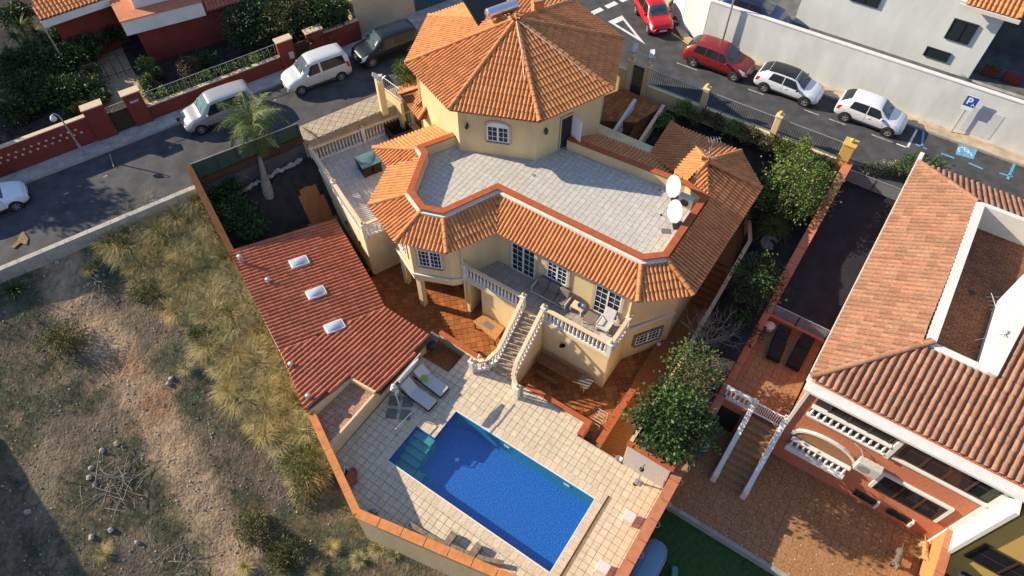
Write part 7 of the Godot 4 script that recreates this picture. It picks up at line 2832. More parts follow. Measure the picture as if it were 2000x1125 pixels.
func build_furniture() -> void:
	var hb := Basis(HOUSE_U, Vector3.UP, -HOUSE_V)
	lounger("dark framed lounger with grey white cushion nearer the pool", G(846, 797, 0.0), G(790, 757, 0.0), M.wicker, M.canvas)
	lounger("dark framed lounger with green towel nearer the patio steps", G(869, 771, 0.0), G(814, 729, 0.0), M.wicker, M.canvas)
	var tw := MB.new()
	tw.cbox(Transform3D(hb.rotated(Vector3.UP, -1.0), G(828, 738, 0.52)), Vector3(0.3, 0.05, 0.36), 0.02)
	single("towel", "folded bright green towel on the rear lounger", "towel", tw, M.green_cloth)
	# folded cantilever parasol
	var pa := thing("parasol", "folded grey cantilever parasol with slab weighted cross base by the lodge wall", "parasol", G(781, 797, 0))
	var c := G(781, 797, 0)
	for i in 4:
		var m := MB.new()
		var o := (HOUSE_U * (0.34 if i & 1 else -0.34) + HOUSE_V * (0.34 if i & 2 else -0.34)).rotated(Vector3.UP, 0.5)
		m.cbox(Transform3D(hb.rotated(Vector3.UP, 0.5), c + o + Vector3(0, 0.04, 0)), Vector3(0.5, 0.06, 0.5), 0.015)
		part("base_slab", m, M.grey_sill, pa)
	var m := MB.new()
	m.tube([c, c + Vector3(0, 2.35, 0)], [0.035, 0.035], 8)
	m.tube([c + Vector3(0, 2.3, 0) - HOUSE_V * 0.15, c + Vector3(0, 2.35, 0) + HOUSE_V * 2.0], [0.028, 0.022], 7)
	part("frame", m, M.trim_white, pa)
	m = MB.new()
	var b0 := c + Vector3(0, 2.1, 0) + HOUSE_V * 0.35
	m.tube([b0, b0 + HOUSE_V * 0.7, b0 + HOUSE_V * 1.45], [0.10, 0.12, 0.05], 9)
	part("folded_canopy", m, M.canvas, pa)
	m = MB.new()
	for k in 14:
		m.cbox(Transform3D(Basis(Vector3(rng.randfn(), rng.randfn(), rng.randfn()).normalized(), rr(0, 3)), c + Vector3(rr(-0.14, 0.14), 2.0 + rr(-0.14, 0.14), rr(-0.14, 0.14))), Vector3(0.16, 0.13, 0.15), 0.04)
	part("canopy_end", m, M.white_plastic, pa)
	# patio tables
	var tt := table("tiled_table", "orange topped table with grey inlay beside the stair on the patio", quad_at([[924, 627], [945, 614], [985, 640], [967, 664]], -0.2), 0.7, M.table_tile, M.iron, 0.12)
	m = MB.new()
	m.slab(quad_at([[940, 633], [950, 626], [968, 638], [959, 646]], -0.196), 0.006)
	part("inlay", m, M.grey_sill, tt)
	var lt := table("long_table", "long brown wooden table with grey end leaf below the balcony", quad_at([[1044, 703], [1058, 687], [1162, 742], [1146, 762]], -0.15), 0.75, M.wood_brown, M.wood_brown, 0.07)
	m = MB.new()
	m.slab(quad_at([[1128, 748], [1138, 731], [1161, 743], [1146, 761]], -0.145), 0.01)
	part("end_leaf", m, M.cushion_taupe, lt)
	var bench := table("bench", "low dark bench tucked under the long wooden table", quad_at([[1046, 728], [1050, 722], [1092, 745], [1087, 752]], -0.45), 0.45, M.wood_brown, M.wood_brown, 0.05, "bench")
	# bird statue by the stair foot
	var st := thing("bird_statue", "mottled grey heron statue standing beside the stair post", "statue", G(938, 712, 0.1))
	var p := G(938, 712, 0.1)
	m = MB.new()
	m.tube([p, p + Vector3(0, 0.3, 0), p + Vector3(0.02, 0.5, 0.05), p + Vector3(0, 0.75, 0), p + Vector3(-0.02, 0.95, 0.03), p + Vector3(0, 1.08, 0.08), p + Vector3(0, 1.04, 0.22)], [0.06, 0.07, 0.13, 0.12, 0.05, 0.06, 0.012], 8)
	m.lathe(at(p - Vector3(0, 0.05, 0)), [[0.16, 0], [0.14, 0.08], [0.001, 0.09]], 10)
	part("body", m, M.speckled, st)
	# barbecue by the patio steps
	var bq := thing("barbecue", "dark kettle barbecue behind the lodge corner at the patio steps", "barbecue", G(846, 690, -0.5))
	p = G(846, 690, -0.5)
	m = MB.new()
	m.lathe(at(p + Vector3(0, 0.55, 0)), [[0.05, 0.0], [0.24, 0.08], [0.28, 0.2], [0.25, 0.32], [0.1, 0.42], [0.001, 0.44]], 14)
	part("kettle", m, M.iron, bq)
	for k in 3:
		m = MB.new()
		m.tube([p + Vector3(cos(k * 2.1) * 0.28, 0, sin(k * 2.1) * 0.28), p + Vector3(cos(k * 2.1) * 0.1, 0.6, sin(k * 2.1) * 0.1)], [0.015, 0.015], 5)
		part("leg", m, M.iron, bq)
	single("stone_slab", "grey stone slab lying at the corner of the lodge roof", "slab", box_mb(Transform3D(hb, G(846, 660, 0.2)), Vector3(0.55, 0.25, 0.45)), M.grey_sill)
	# balcony furniture
	var so := thing("outdoor_sofa", "taupe three seat sofa under the balcony window", "sofa", W(1.0, 7.0, 2.2))
	m = MB.new()
	m.cbox(Transform3D(hb, W(0.95, 6.98, 2.36)), Vector3(1.95, 0.12, 0.75), 0.02)
	part("frame", m, M.canvas, so)
	for k in 3:
		m = MB.new()
		m.cbox(Transform3D(hb, W(0.33 + 0.62 * k, 6.9, 2.5)), Vector3(0.6, 0.16, 0.6), 0.04)
		part("seat_cushion", m, M.cushion_taupe, so)
		m = MB.new()
		m.cbox(Transform3D(hb * Basis(Vector3.RIGHT, -0.25), W(0.33 + 0.62 * k, 7.2, 2.78)), Vector3(0.6, 0.45, 0.16), 0.05)
		part("back_cushion", m, M.cushion_taupe, so)
	for s in [-0.03, 1.93]:
		m = MB.new()
		m.box(Transform3D(hb, W(s, 6.95, 2.66)), Vector3(0.06, 0.05, 0.7))
		m.box(Transform3D(hb, W(s, 6.63, 2.43)), Vector3(0.05, 0.46, 0.05))
		part("arm", m, M.canvas, so)
	var bt := table("side_table", "cream side table with blue bowl on the balcony", [W(2.15, 6.75, 2.62), W(2.8, 6.75, 2.62), W(2.8, 7.2, 2.62), W(2.15, 7.2, 2.62)], 0.42, M.rail_peach, M.canvas, 0.05)
	m = MB.new()
	m.lathe(at(W(2.6, 7.0, 2.63)), [[0.07, 0], [0.15, 0.07], [0.16, 0.12], [0.13, 0.11], [0.05, 0.04], [0.001, 0.03]], 14)
	single("bowl", "blue bowl on the cream side table", "bowl", m, M.blue_plastic)
	for q in [["armchair", "grey white reclining armchair by the right balcony door", 4.1, 6.75, 0.75], ["footstool", "grey brown footstool between armchair and side table", 3.35, 6.75, 0.0]]:
		var ch := thing(q[0], q[1], "chair" if q[4] > 0 else "footstool", W(q[2], q[3], 2.2))
		m = MB.new()
		m.cbox(Transform3D(hb, W(q[2], q[3], 2.56)), Vector3(0.62, 0.1, 0.6), 0.03)
		part("seat", m, M.canvas if q[4] > 0 else M.cushion_taupe, ch)
		for k in 4:
			m = MB.new()
			m.box(Transform3D(hb, W(q[2] + (0.27 if k & 1 else -0.27), q[3] + (0.26 if k & 2 else -0.26), 2.36)), Vector3(0.04, 0.32, 0.04))
			part("leg", m, M.canvas, ch)
		if q[4] > 0:
			m = MB.new()
			m.cbox(Transform3D(hb * Basis(Vector3.RIGHT, -0.45), W(q[2], q[3] + 0.42, 2.9)), Vector3(0.6, 0.75, 0.08), 0.03)
			part("backrest", m, M.canvas, ch)
			for s in [-0.33, 0.33]:
				m = MB.new()
				m.box(Transform3D(hb, W(q[2] + s, q[3] + 0.05, 2.78)), Vector3(0.05, 0.04, 0.62))
				m.box(Transform3D(hb, W(q[2] + s, q[3] - 0.24, 2.5)), Vector3(0.04, 0.56, 0.04))
				part("arm", m, M.trim_white, ch)
	table("low_table", "pale low table at the balcony corner by the balustrade", [W(4.2, 5.8, 2.6), W(4.8, 5.8, 2.6), W(4.8, 6.25, 2.6), W(4.2, 6.25, 2.6)], 0.4, M.canvas, M.trim_white)
	# wicker sets on the west terrace
	for q in [["wicker_dining_set", "black wicker dining table with glass top and stools pushed in", 719, 316, true], ["wicker_box_table", "square black wicker frame without glass by the north balustrade", 778, 252, false]]:
		var wc := G(q[3] - 1 if false else q[2], q[3], 2.75)
		var o := thing(q[0], q[1], "table", Vector3(wc.x, 2.2, wc.z))
		var lb := Basis(LANE_U, Vector3.UP, LANE_N)
		wc.y = 2.2
		if q[4]:
			for k in 4:
				m = MB.new()
				m.cbox(Transform3D(lb, wc + LANE_U * (0.3 if k & 1 else -0.3) + LANE_N * (0.3 if k & 2 else -0.3) + Vector3(0, 0.33, 0)), Vector3(0.54, 0.62, 0.54), 0.02)
				part("stool", m, M.wicker, o)
			m = MB.new()
			m.cbox(Transform3D(lb, wc + Vector3(0, 0.68, 0)), Vector3(1.2, 0.06, 1.2), 0.01)
			part("table_frame", m, M.wicker, o)
			m = MB.new()
			m.box(Transform3D(lb, wc + Vector3(0, 0.725, 0)), Vector3(1.16, 0.02, 1.16))
			part("glass_top", m, M.glass_teal, o)
		else:
			for k in 4:
				var a := TAU * k / 4
				m = MB.new()
				m.cbox(Transform3D(lb.rotated(Vector3.UP, a), wc + (LANE_N * 0.62).rotated(Vector3.UP, a) + Vector3(0, 0.35, 0)), Vector3(1.3 if k & 1 else 1.16, 0.7, 0.08), 0.02)
				part("side_panel", m, M.wicker, o)
			m = MB.new()
			m.box(Transform3D(lb, wc + Vector3(0, 0.12, 0)), Vector3(1.15, 0.1, 1.15))
			part("floor_panel", m, M.dark_cushion, o)
	# weathered plank on trestles along the lower wall
	var pk := thing("weathered_plank", "long weathered grey plank on two short trestles along the orange coped wall", "plank", G(900, 1070, 0))
	var path := []
	for q in [[800, 1023], [832, 1043], [866, 1060], [905, 1077], [945, 1091], [983, 1099]]:
		path.append(G(q[0], q[1], 0.28))
	for k in 5:
		m = MB.new()
		m.cbox(aimed(path[k], path[k + 1]), Vector3(path[k].distance_to(path[k + 1]) + 0.03, 0.05, 0.2), 0.012)
		part("board", m, M.wood_grey, pk)
	for q in [[880, 1056], [929, 1078]]:
		var e := G(q[0], q[1], 0.0)
		m = MB.new()
		for s in [-0.1, 0.1]:
			m.box(Transform3D(hb, e + HOUSE_U * s + Vector3(0, 0.15, 0)), Vector3(0.06, 0.3, 0.62))
		m.box(Transform3D(hb, e + Vector3(0, 0.31, 0)), Vector3(0.3, 0.04, 0.6))
		part("trestle", m, M.wood_grey, pk)
	# clay half barrel, hose reel, pot
	p = G(691, 936, 0.0)
	var cp := thing("clay_planter", "reddish brown half round trough against the lower left wall", "planter", p)
	m = MB.new()
	m.lathe(Transform3D(Basis().scaled(Vector3(0.7, 1, 1.15)), p), [[0.24, 0.0], [0.33, 0.42], [0.35, 0.45], [0.29, 0.45], [0.25, 0.36], [0.001, 0.34]], 20)
	part("trough", m, tints.clay_red[0][2], cp)
	p = G(676, 924, 0.0)
	var hr := thing("hose_reel", "black and white hose reel behind the half round trough", "hose reel", p)
	m = MB.new()
	m.lathe(Transform3D(Basis(LANE_N, LANE_U, Vector3.UP), p + Vector3(0, 0.22, 0)), [[0.2, -0.1], [0.2, -0.08], [0.12, -0.08], [0.12, 0.08], [0.2, 0.08], [0.2, 0.1]], 16)
	part("drum", m, M.black_trim, hr)
	m = MB.new()
	m.box(at(p + Vector3(0, 0.2, 0)), Vector3(0.06, 0.4, 0.34))
	part("stand", m, M.trim_white, hr)
	p = G(731, 1000, 0.0)
	var gp := thing("flower_pot", "small grey pot with a yellowing plant in the corner of the lower wall", "flower pot", p)
	m = MB.new()
	m.lathe(at(p), [[0.11, 0.0], [0.16, 0.26], [0.13, 0.26], [0.001, 0.22]], 12)
	part("pot", m, M.galvanised, gp)
	part("plant", crown(p + Vector3(0.1, 0.32, 0.08), Vector3(0.16, 0.12, 0.16), 6, 10, 0.1, 0.02, [Color(0.2, 0.17, 0.03)]), M.leaf, gp)
	# pool shower
	p = W(8.95, 1.75, 0.0)
	var sh := thing("pool_shower", "steel pool shower with round head in front of the speckled planter wall", "shower", p)
	m = MB.new()
	m.cbox(Transform3D(hb, p + Vector3(0, 0.02, 0)), Vector3(0.3, 0.05, 0.3), 0.015)
	m.tube([p, p + Vector3(0, 2.05, 0), p + Vector3(0, 2.16, 0.03) - HOUSE_V * 0.06, p + Vector3(0, 2.16, 0) - HOUSE_V * 0.3], [0.045, 0.04, 0.03, 0.025], 8)
	m.tube([p + Vector3(0, 0.9, 0), p + Vector3(0, 0.9, 0) - HOUSE_U * 0.3, p + Vector3(0, 1.5, 0) - HOUSE_U * 0.34], [0.012, 0.012, 0.012], 5)
	part("column", m, M.steel, sh)
	m = MB.new()
	m.lathe(at(p + Vector3(0, 2.08, 0) - HOUSE_V * 0.3), [[0.11, 0.0], [0.11, 0.02], [0.03, 0.06], [0.001, 0.07]], 14)
	part("shower_head", m, M.iron, sh)
	p = G(1240, 945, 0.0)
	m = MB.new()
	m.lathe(at(p), [[0.1, 0], [0.1, 0.02], [0.05, 0.025], [0.001, 0.02]], 12)
	single("floor_drain", "small round drain in the deck left of the pool shower", "drain", m, M.iron)
	p = G(1208, 898, 0.0)
	m = MB.new()
	m.lathe(at(p), [[0.10, 0], [0.17, 0.12], [0.16, 0.14], [0.06, 0.05], [0.001, 0.04]], 14)
	single("metal_bowl", "shallow grey metal bowl on the deck at the planter corner", "bowl", m, M.galvanised)
	for q in [[1229, 1011, "upper of two beside the salmon wall"], [1178, 1110, "lower one at the bottom edge"]]:
		m = MB.new()
		m.cbox(Transform3D(hb, G(q[0], q[1], 0.25)), Vector3(0.5, 0.46, 0.46), 0.03)
		single("cube_seat", "white cube seat on the deck, " + q[2], "stool", m, M.white_plastic, "white cube seats on the deck")
	# white rack at the end of the patio
	p = G(1150, 838, -0.9)
	var rk := thing("drying_rack", "small white metal rack standing at the corner of the sunken patio", "rack", p)
	m = MB.new()
	for k in 6:
		m.tube([p + HOUSE_V * 0.16 * k + Vector3(0, 0.9, 0), p + HOUSE_V * 0.16 * k + HOUSE_U * 0.5 + Vector3(0, 0.9, 0)], [0.012, 0.012], 5)
	for q in [[0, 0], [0.5, 0], [0, 0.8], [0.5, 0.8]]:
		m.tube([p + HOUSE_U * q[0] + HOUSE_V * q[1], p + HOUSE_U * (0.5 - q[0]) * 0.2 + HOUSE_U * q[0] + HOUSE_V * q[1] + Vector3(0, 0.9, 0)], [0.016, 0.016], 5)
	part("frame", m, M.white_plastic, rk)
	# globe lights along the path
	for q in [[1287, 672, "at the villa's right corner"], [1303, 650, "further along the side path"]]:
		p = G(q[0], q[1], -0.5)
		m = MB.new()
		m.lathe(at(p - Vector3(0, 0.4, 0)), [[0.04, 0], [0.04, 0.3], [0.08, 0.33], [0.13, 0.42], [0.08, 0.52], [0.001, 0.55]], 12)
		single("globe_light", "white globe path light " + q[2], "garden light", m, M.white_plastic, "globe lights on the side path")
	# rings on the court side of the salmon wall
	for q in [[2.3, "highest"], [1.15, "second from the top"], [0.1, "third from the top"], [-1.4, "lowest"], [4.4, "by the terrace stair"], [3.4, "above the blue bin"]]:
		m = MB.new()
		var ring := []
		var rad := []
		for k in 13:
			ring.append(W(10.46, q[0], 1.1) + HOUSE_U * (0.1 + 0.1 * cos(TAU * k / 12)) + Vector3(0, 0.05 * sin(TAU * k / 12), 0) + HOUSE_V * 0.1 * sin(TAU * k / 12))
			rad.append(0.018)
		m.tube(ring, rad, 6)
		single("wall_ring", "grey pot ring on the court side of the salmon wall, " + q[1], "pot holder", m, M.speckled, "pot rings on the salmon wall")
	# neighbour: loungers, pouf, bin, dogs, garden seat
	lounger("black cushioned lounger on the salmon house terrace, left of the pair", G(1507, 706, 1.4), G(1527, 652, 1.4), M.dark_cushion, M.dark_cushion, 0.3)
	lounger("black cushioned lounger on the salmon house terrace, beside the house wall", G(1545, 722, 1.4), G(1573, 668, 1.4), M.dark_cushion, M.dark_cushion, 0.3)
	p = G(1502, 640, 1.5)
	m = MB.new()
	m.lathe(at(Vector3(p.x, 1.4, p.z)), [[0.22, 0], [0.28, 0.12], [0.26, 0.3], [0.12, 0.36], [0.001, 0.37]], 14)
	single("pouf", "round white pouf at the head of the black loungers", "pouf", m, M.white_plastic)
	p = G(1367, 884, -0.9)
	var bn := thing("waste_bin", "blue bin with pale lid in the dark corner under the terrace stair", "bin", p)
	m = MB.new()
	m.lathe(at(p), [[0.2, 0], [0.26, 0.75], [0.001, 0.76]], 12)
	part("body", m, M.blue_plastic, bn)
	m = MB.new()
	m.lathe(at(p + Vector3(0, 0.765, 0)), [[0.28, 0], [0.27, 0.05], [0.001, 0.09]], 12)
	part("lid", m, M.speckled, bn)
	dog(G(1797, 1082, -0.9), -1.9, "sandy dog statue beside the orange wall", Color(0.36, 0.22, 0.10))
	dog(G(1746, 1094, -0.9), -2.2, "grey brindled dog on the lower patio", Color(0.14, 0.115, 0.09))
	var gs := thing("striped_lounge_chair", "striped lounge seat in the yard beyond the orange wall", "seat", G(1910, 1110, -1.25))
	p = G(1915, 1112, -1.25)
	for k in 5:
		m = MB.new()
		m.cbox(Transform3D(hb, p + HOUSE_U * (0.24 * k - 0.5) + Vector3(0, 0.4 + 0.12 * (2 if k == 0 else 0), 0)), Vector3(0.225, 0.12, 0.7), 0.03)
		part("slat", m, M.dark_cushion if k == 1 else M.canvas, gs)
	m = MB.new()
	for q in [[-0.5, -0.3], [-0.5, 0.3], [0.45, -0.3], [0.45, 0.3]]:
		m.box(Transform3D(hb, p + HOUSE_U * q[0] + HOUSE_V * q[1] + Vector3(0, 0.17, 0)), Vector3(0.05, 0.34, 0.05))
	part("legs", m, M.iron, gs)
	p = G(1872, 1122, -1.25)
	var rt := thing("round_table", "round grey table in the yard beyond the orange wall", "table", p)
	m = MB.new()
	m.lathe(at(p), [[0.2, 0], [0.05, 0.05], [0.05, 0.68], [0.5, 0.7], [0.5, 0.74], [0.001, 0.745]], 20)
	part("top", m, M.speckled, rt)
	var hs := MB.new()
	var hp := []
	var hrad := []
	for k in 14:
		hp.append(G(1487 + 40 * cos(k * 0.28 + 2.6) + k, 1112 + 22 * sin(k * 0.28 + 2.9), -1.33))
		hrad.append(0.02)
	hs.tube(hp, hrad, 5)
	single("garden_hose", "thin dark hose curling on the green court", "hose", hs, M.iron)
	var pt := MB.new()
	pt.cbox(Transform3D(hb.rotated(Vector3.UP, 0.4), G(1316, 1119, -1.1)), Vector3(0.28, 0.5, 0.5), 0.06)
	single("canister", "pale teal canister standing on the green court", "canister", pt, M.glass_teal)

func dog(p: Vector3, yaw: float, label: String, c: Color) -> void:
	var t := thing("dog", label, "dog", p)
	t.rotation.y = yaw
	# one smooth skin over tapered limbs
	var bones := [[Vector3(-0.30, 0.50, 0), 0.13, Vector3(0.05, 0.50, 0), 0.13], [Vector3(0.05, 0.50, 0), 0.13, Vector3(0.30, 0.52, 0), 0.16], [Vector3(0.34, 0.56, 0), 0.12, Vector3(0.52, 0.74, 0), 0.08], [Vector3(0.52, 0.76, 0), 0.095, Vector3(0.62, 0.75, 0), 0.075], [Vector3(0.62, 0.74, 0), 0.06, Vector3(0.76, 0.70, 0), 0.04], [Vector3(-0.38, 0.54, 0), 0.04, Vector3(-0.66, 0.62, 0.06), 0.018]]
	for s in [-1.0, 1.0]:
		bones.append([Vector3(0.28, 0.46, 0.09 * s), 0.08, Vector3(0.27, 0.24, 0.10 * s), 0.045])
		bones.append([Vector3(0.27, 0.24, 0.10 * s), 0.045, Vector3(0.30, 0.05, 0.10 * s), 0.035])
		bones.append([Vector3(0.30, 0.035, 0.10 * s), 0.04, Vector3(0.36, 0.03, 0.10 * s), 0.035])
		bones.append([Vector3(-0.30, 0.46, 0.09 * s), 0.11, Vector3(-0.22, 0.28, 0.11 * s), 0.06])
		bones.append([Vector3(-0.22, 0.28, 0.11 * s), 0.055, Vector3(-0.38, 0.18, 0.11 * s), 0.035])
		bones.append([Vector3(-0.38, 0.18, 0.11 * s), 0.035, Vector3(-0.35, 0.04, 0.11 * s), 0.032])
		bones.append([Vector3(-0.35, 0.035, 0.11 * s), 0.038, Vector3(-0.28, 0.03, 0.11 * s), 0.034])
		bones.append([Vector3(0.54, 0.82, 0.06 * s), 0.035, Vector3(0.50, 0.74, 0.13 * s), 0.02])
	lpart("body", skin(bones, 0.028, 0.03), mat("coat %d" % int(c.r * 1000), c, 0.9, 0.35, 0.5), t)

# smooth union of tapered capsules meshed as surface nets
func skin(bones: Array, cell: float, blend: float) -> ArrayMesh:
	var lo := Vector3.INF
	var hi := -Vector3.INF
	for b in bones:
		for k in [0, 2]:
			lo = lo.min(b[k] - Vector3.ONE * (b[k + 1] + cell * 3))
			hi = hi.max(b[k] + Vector3.ONE * (b[k + 1] + cell * 3))
	var n := Vector3i(((hi - lo) / cell).ceil()) + Vector3i.ONE
	var f := PackedFloat32Array()
	f.resize(n.x * n.y * n.z)
	f.fill(9.0)
	for b in bones:
		var a: Vector3 = b[0]
		var ab: Vector3 = b[2] - b[0]
		var mr: float = maxf(b[1], b[3]) + cell * 3
		var p0 := Vector3i(((a.min(b[2]) - Vector3.ONE * mr - lo) / cell).floor()).clamp(Vector3i.ZERO, n - Vector3i.ONE)
		var p1 := Vector3i(((a.max(b[2]) + Vector3.ONE * mr - lo) / cell).ceil()).clamp(Vector3i.ZERO, n - Vector3i.ONE)
		for z in range(p0.z, p1.z + 1):
			for y in range(p0.y, p1.y + 1):
				for x in range(p0.x, p1.x + 1):
					var p := lo + Vector3(x, y, z) * cell
					var t := clampf((p - a).dot(ab) / maxf(ab.length_squared(), 1e-6), 0, 1)
					var d := (p - a - ab * t).length() - lerpf(b[1], b[3], t)
					var i := x + n.x * (y + n.y * z)
					var o := f[i]
					var h := maxf(blend - absf(o - d), 0.0) / blend
					f[i] = minf(o, d) - h * h * blend * 0.25
	var st := SurfaceTool.new()
	st.begin(Mesh.PRIMITIVE_TRIANGLES)
	st.set_smooth_group(0)
	var ids := {}
	var cnt := 0
	for z in n.z - 1:
		for y in n.y - 1:
			for x in n.x - 1:
				var s := Vector3.ZERO
				var k := 0
				var v := []
				for c in 8:
					v.append(f[(x + (c & 1)) + n.x * ((y + (c >> 1 & 1)) + n.y * (z + (c >> 2 & 1)))])
				for e in [[0, 1], [2, 3], [4, 5], [6, 7], [0, 2], [1, 3], [4, 6], [5, 7], [0, 4], [1, 5], [2, 6], [3, 7]]:
					var a: float = v[e[0]]
					var b: float = v[e[1]]
					if (a < 0) != (b < 0):
						var t := a / (a - b)
						s += Vector3(e[0] & 1, e[0] >> 1 & 1, e[0] >> 2 & 1).lerp(Vector3(e[1] & 1, e[1] >> 1 & 1, e[1] >> 2 & 1), t)
						k += 1
				if k:
					st.add_vertex(lo + (Vector3(x, y, z) + s / k) * cell)
					ids[Vector3i(x, y, z)] = cnt
					cnt += 1
	for z in range(1, n.z - 1):
		for y in range(1, n.y - 1):
			for x in range(1, n.x - 1):
				var o := f[x + n.x * (y + n.y * z)] < 0
				for ax in 3:
					var d := Vector3i.ZERO
					d[ax] = 1
					var q := f[(x + d.x) + n.x * ((y + d.y) + n.y * (z + d.z))] < 0
					if o == q:
						continue
					var u := Vector3i.ZERO
					var w := Vector3i.ZERO
					u[(ax + 1) % 3] = 1
					w[(ax + 2) % 3] = 1
					var c := Vector3i(x, y, z)
					var r := [ids[c - u - w], ids[c - w], ids[c], ids[c - u]]
					for i in ([0, 2, 1, 0, 3, 2] if o else [0, 1, 2, 0, 2, 3]):
						st.add_index(r[i])
	st.generate_normals()
	return st.commit()

# ================================================================ vegetation
const DARK := [Color(0.022, 0.045, 0.016), Color(0.03, 0.06, 0.02), Color(0.04, 0.075, 0.022)]
const MIDG := [Color(0.05, 0.10, 0.022), Color(0.07, 0.125, 0.03), Color(0.035, 0.075, 0.02)]
const LIME := [Color(0.12, 0.19, 0.035), Color(0.17, 0.23, 0.05), Color(0.08, 0.14, 0.03), Color(0.20, 0.22, 0.06)]
const OLIVE := [Color(0.12, 0.11, 0.04), Color(0.16, 0.14, 0.05), Color(0.09, 0.09, 0.035), Color(0.13, 0.13, 0.05)]
const RUST := [Color(0.16, 0.10, 0.05), Color(0.12, 0.085, 0.04), Color(0.09, 0.07, 0.035)]

func shrub(label: String, px: float, py: float, top: float, foot: float, rad: Vector3, cols: Array, clumps := 60, l := 0.16, group := "", called := "shrub", lump := 0.26) -> void:
	var c := G(px, py, top)
	var t := thing(called, label, "shrub" if called != "hedge" else "hedge", Vector3(c.x, foot, c.z), group)
	var m := MB.new()
	for k in 5:
		branches(m, Vector3(c.x, foot - 0.05, c.z), Vector3(rng.randfn() * 0.4, 1.0, rng.randfn() * 0.4).normalized(), maxf(top - foot, 0.3) * 0.6, 0.03, 1)
	part("stems", m, M.bark, t)
	part("foliage", crown(c, rad, clumps, 26, l, l * 0.28, cols, lump), M.leaf, t)

func spiky(label: String, px: float, py: float, top: float, foot: float, mesh: ArrayMesh, sc: float, group: String) -> void:
	var c := G(px, py, top)
	var t := thing("spiky_plant", label, "plant", Vector3(c.x, foot, c.z), group)
	var m := MB.new()
	m.tube([Vector3(c.x, foot - 0.1, c.z), c], [0.09, 0.07], 7, false)
	part("stem", m, M.bark, t)
	lpart("leaves", mesh, M.leaf, t, Transform3D(Basis(Vector3.UP, rr(0, 6)).scaled(Vector3.ONE * sc), c - t.position))

# the foot of a tree whose crown centre is seen at px, py
func under(px: float, py: float, centre: float, h: float) -> Vector3:
	var c := G(px, py, centre)
	return Vector3(c.x, centre - h, c.z)

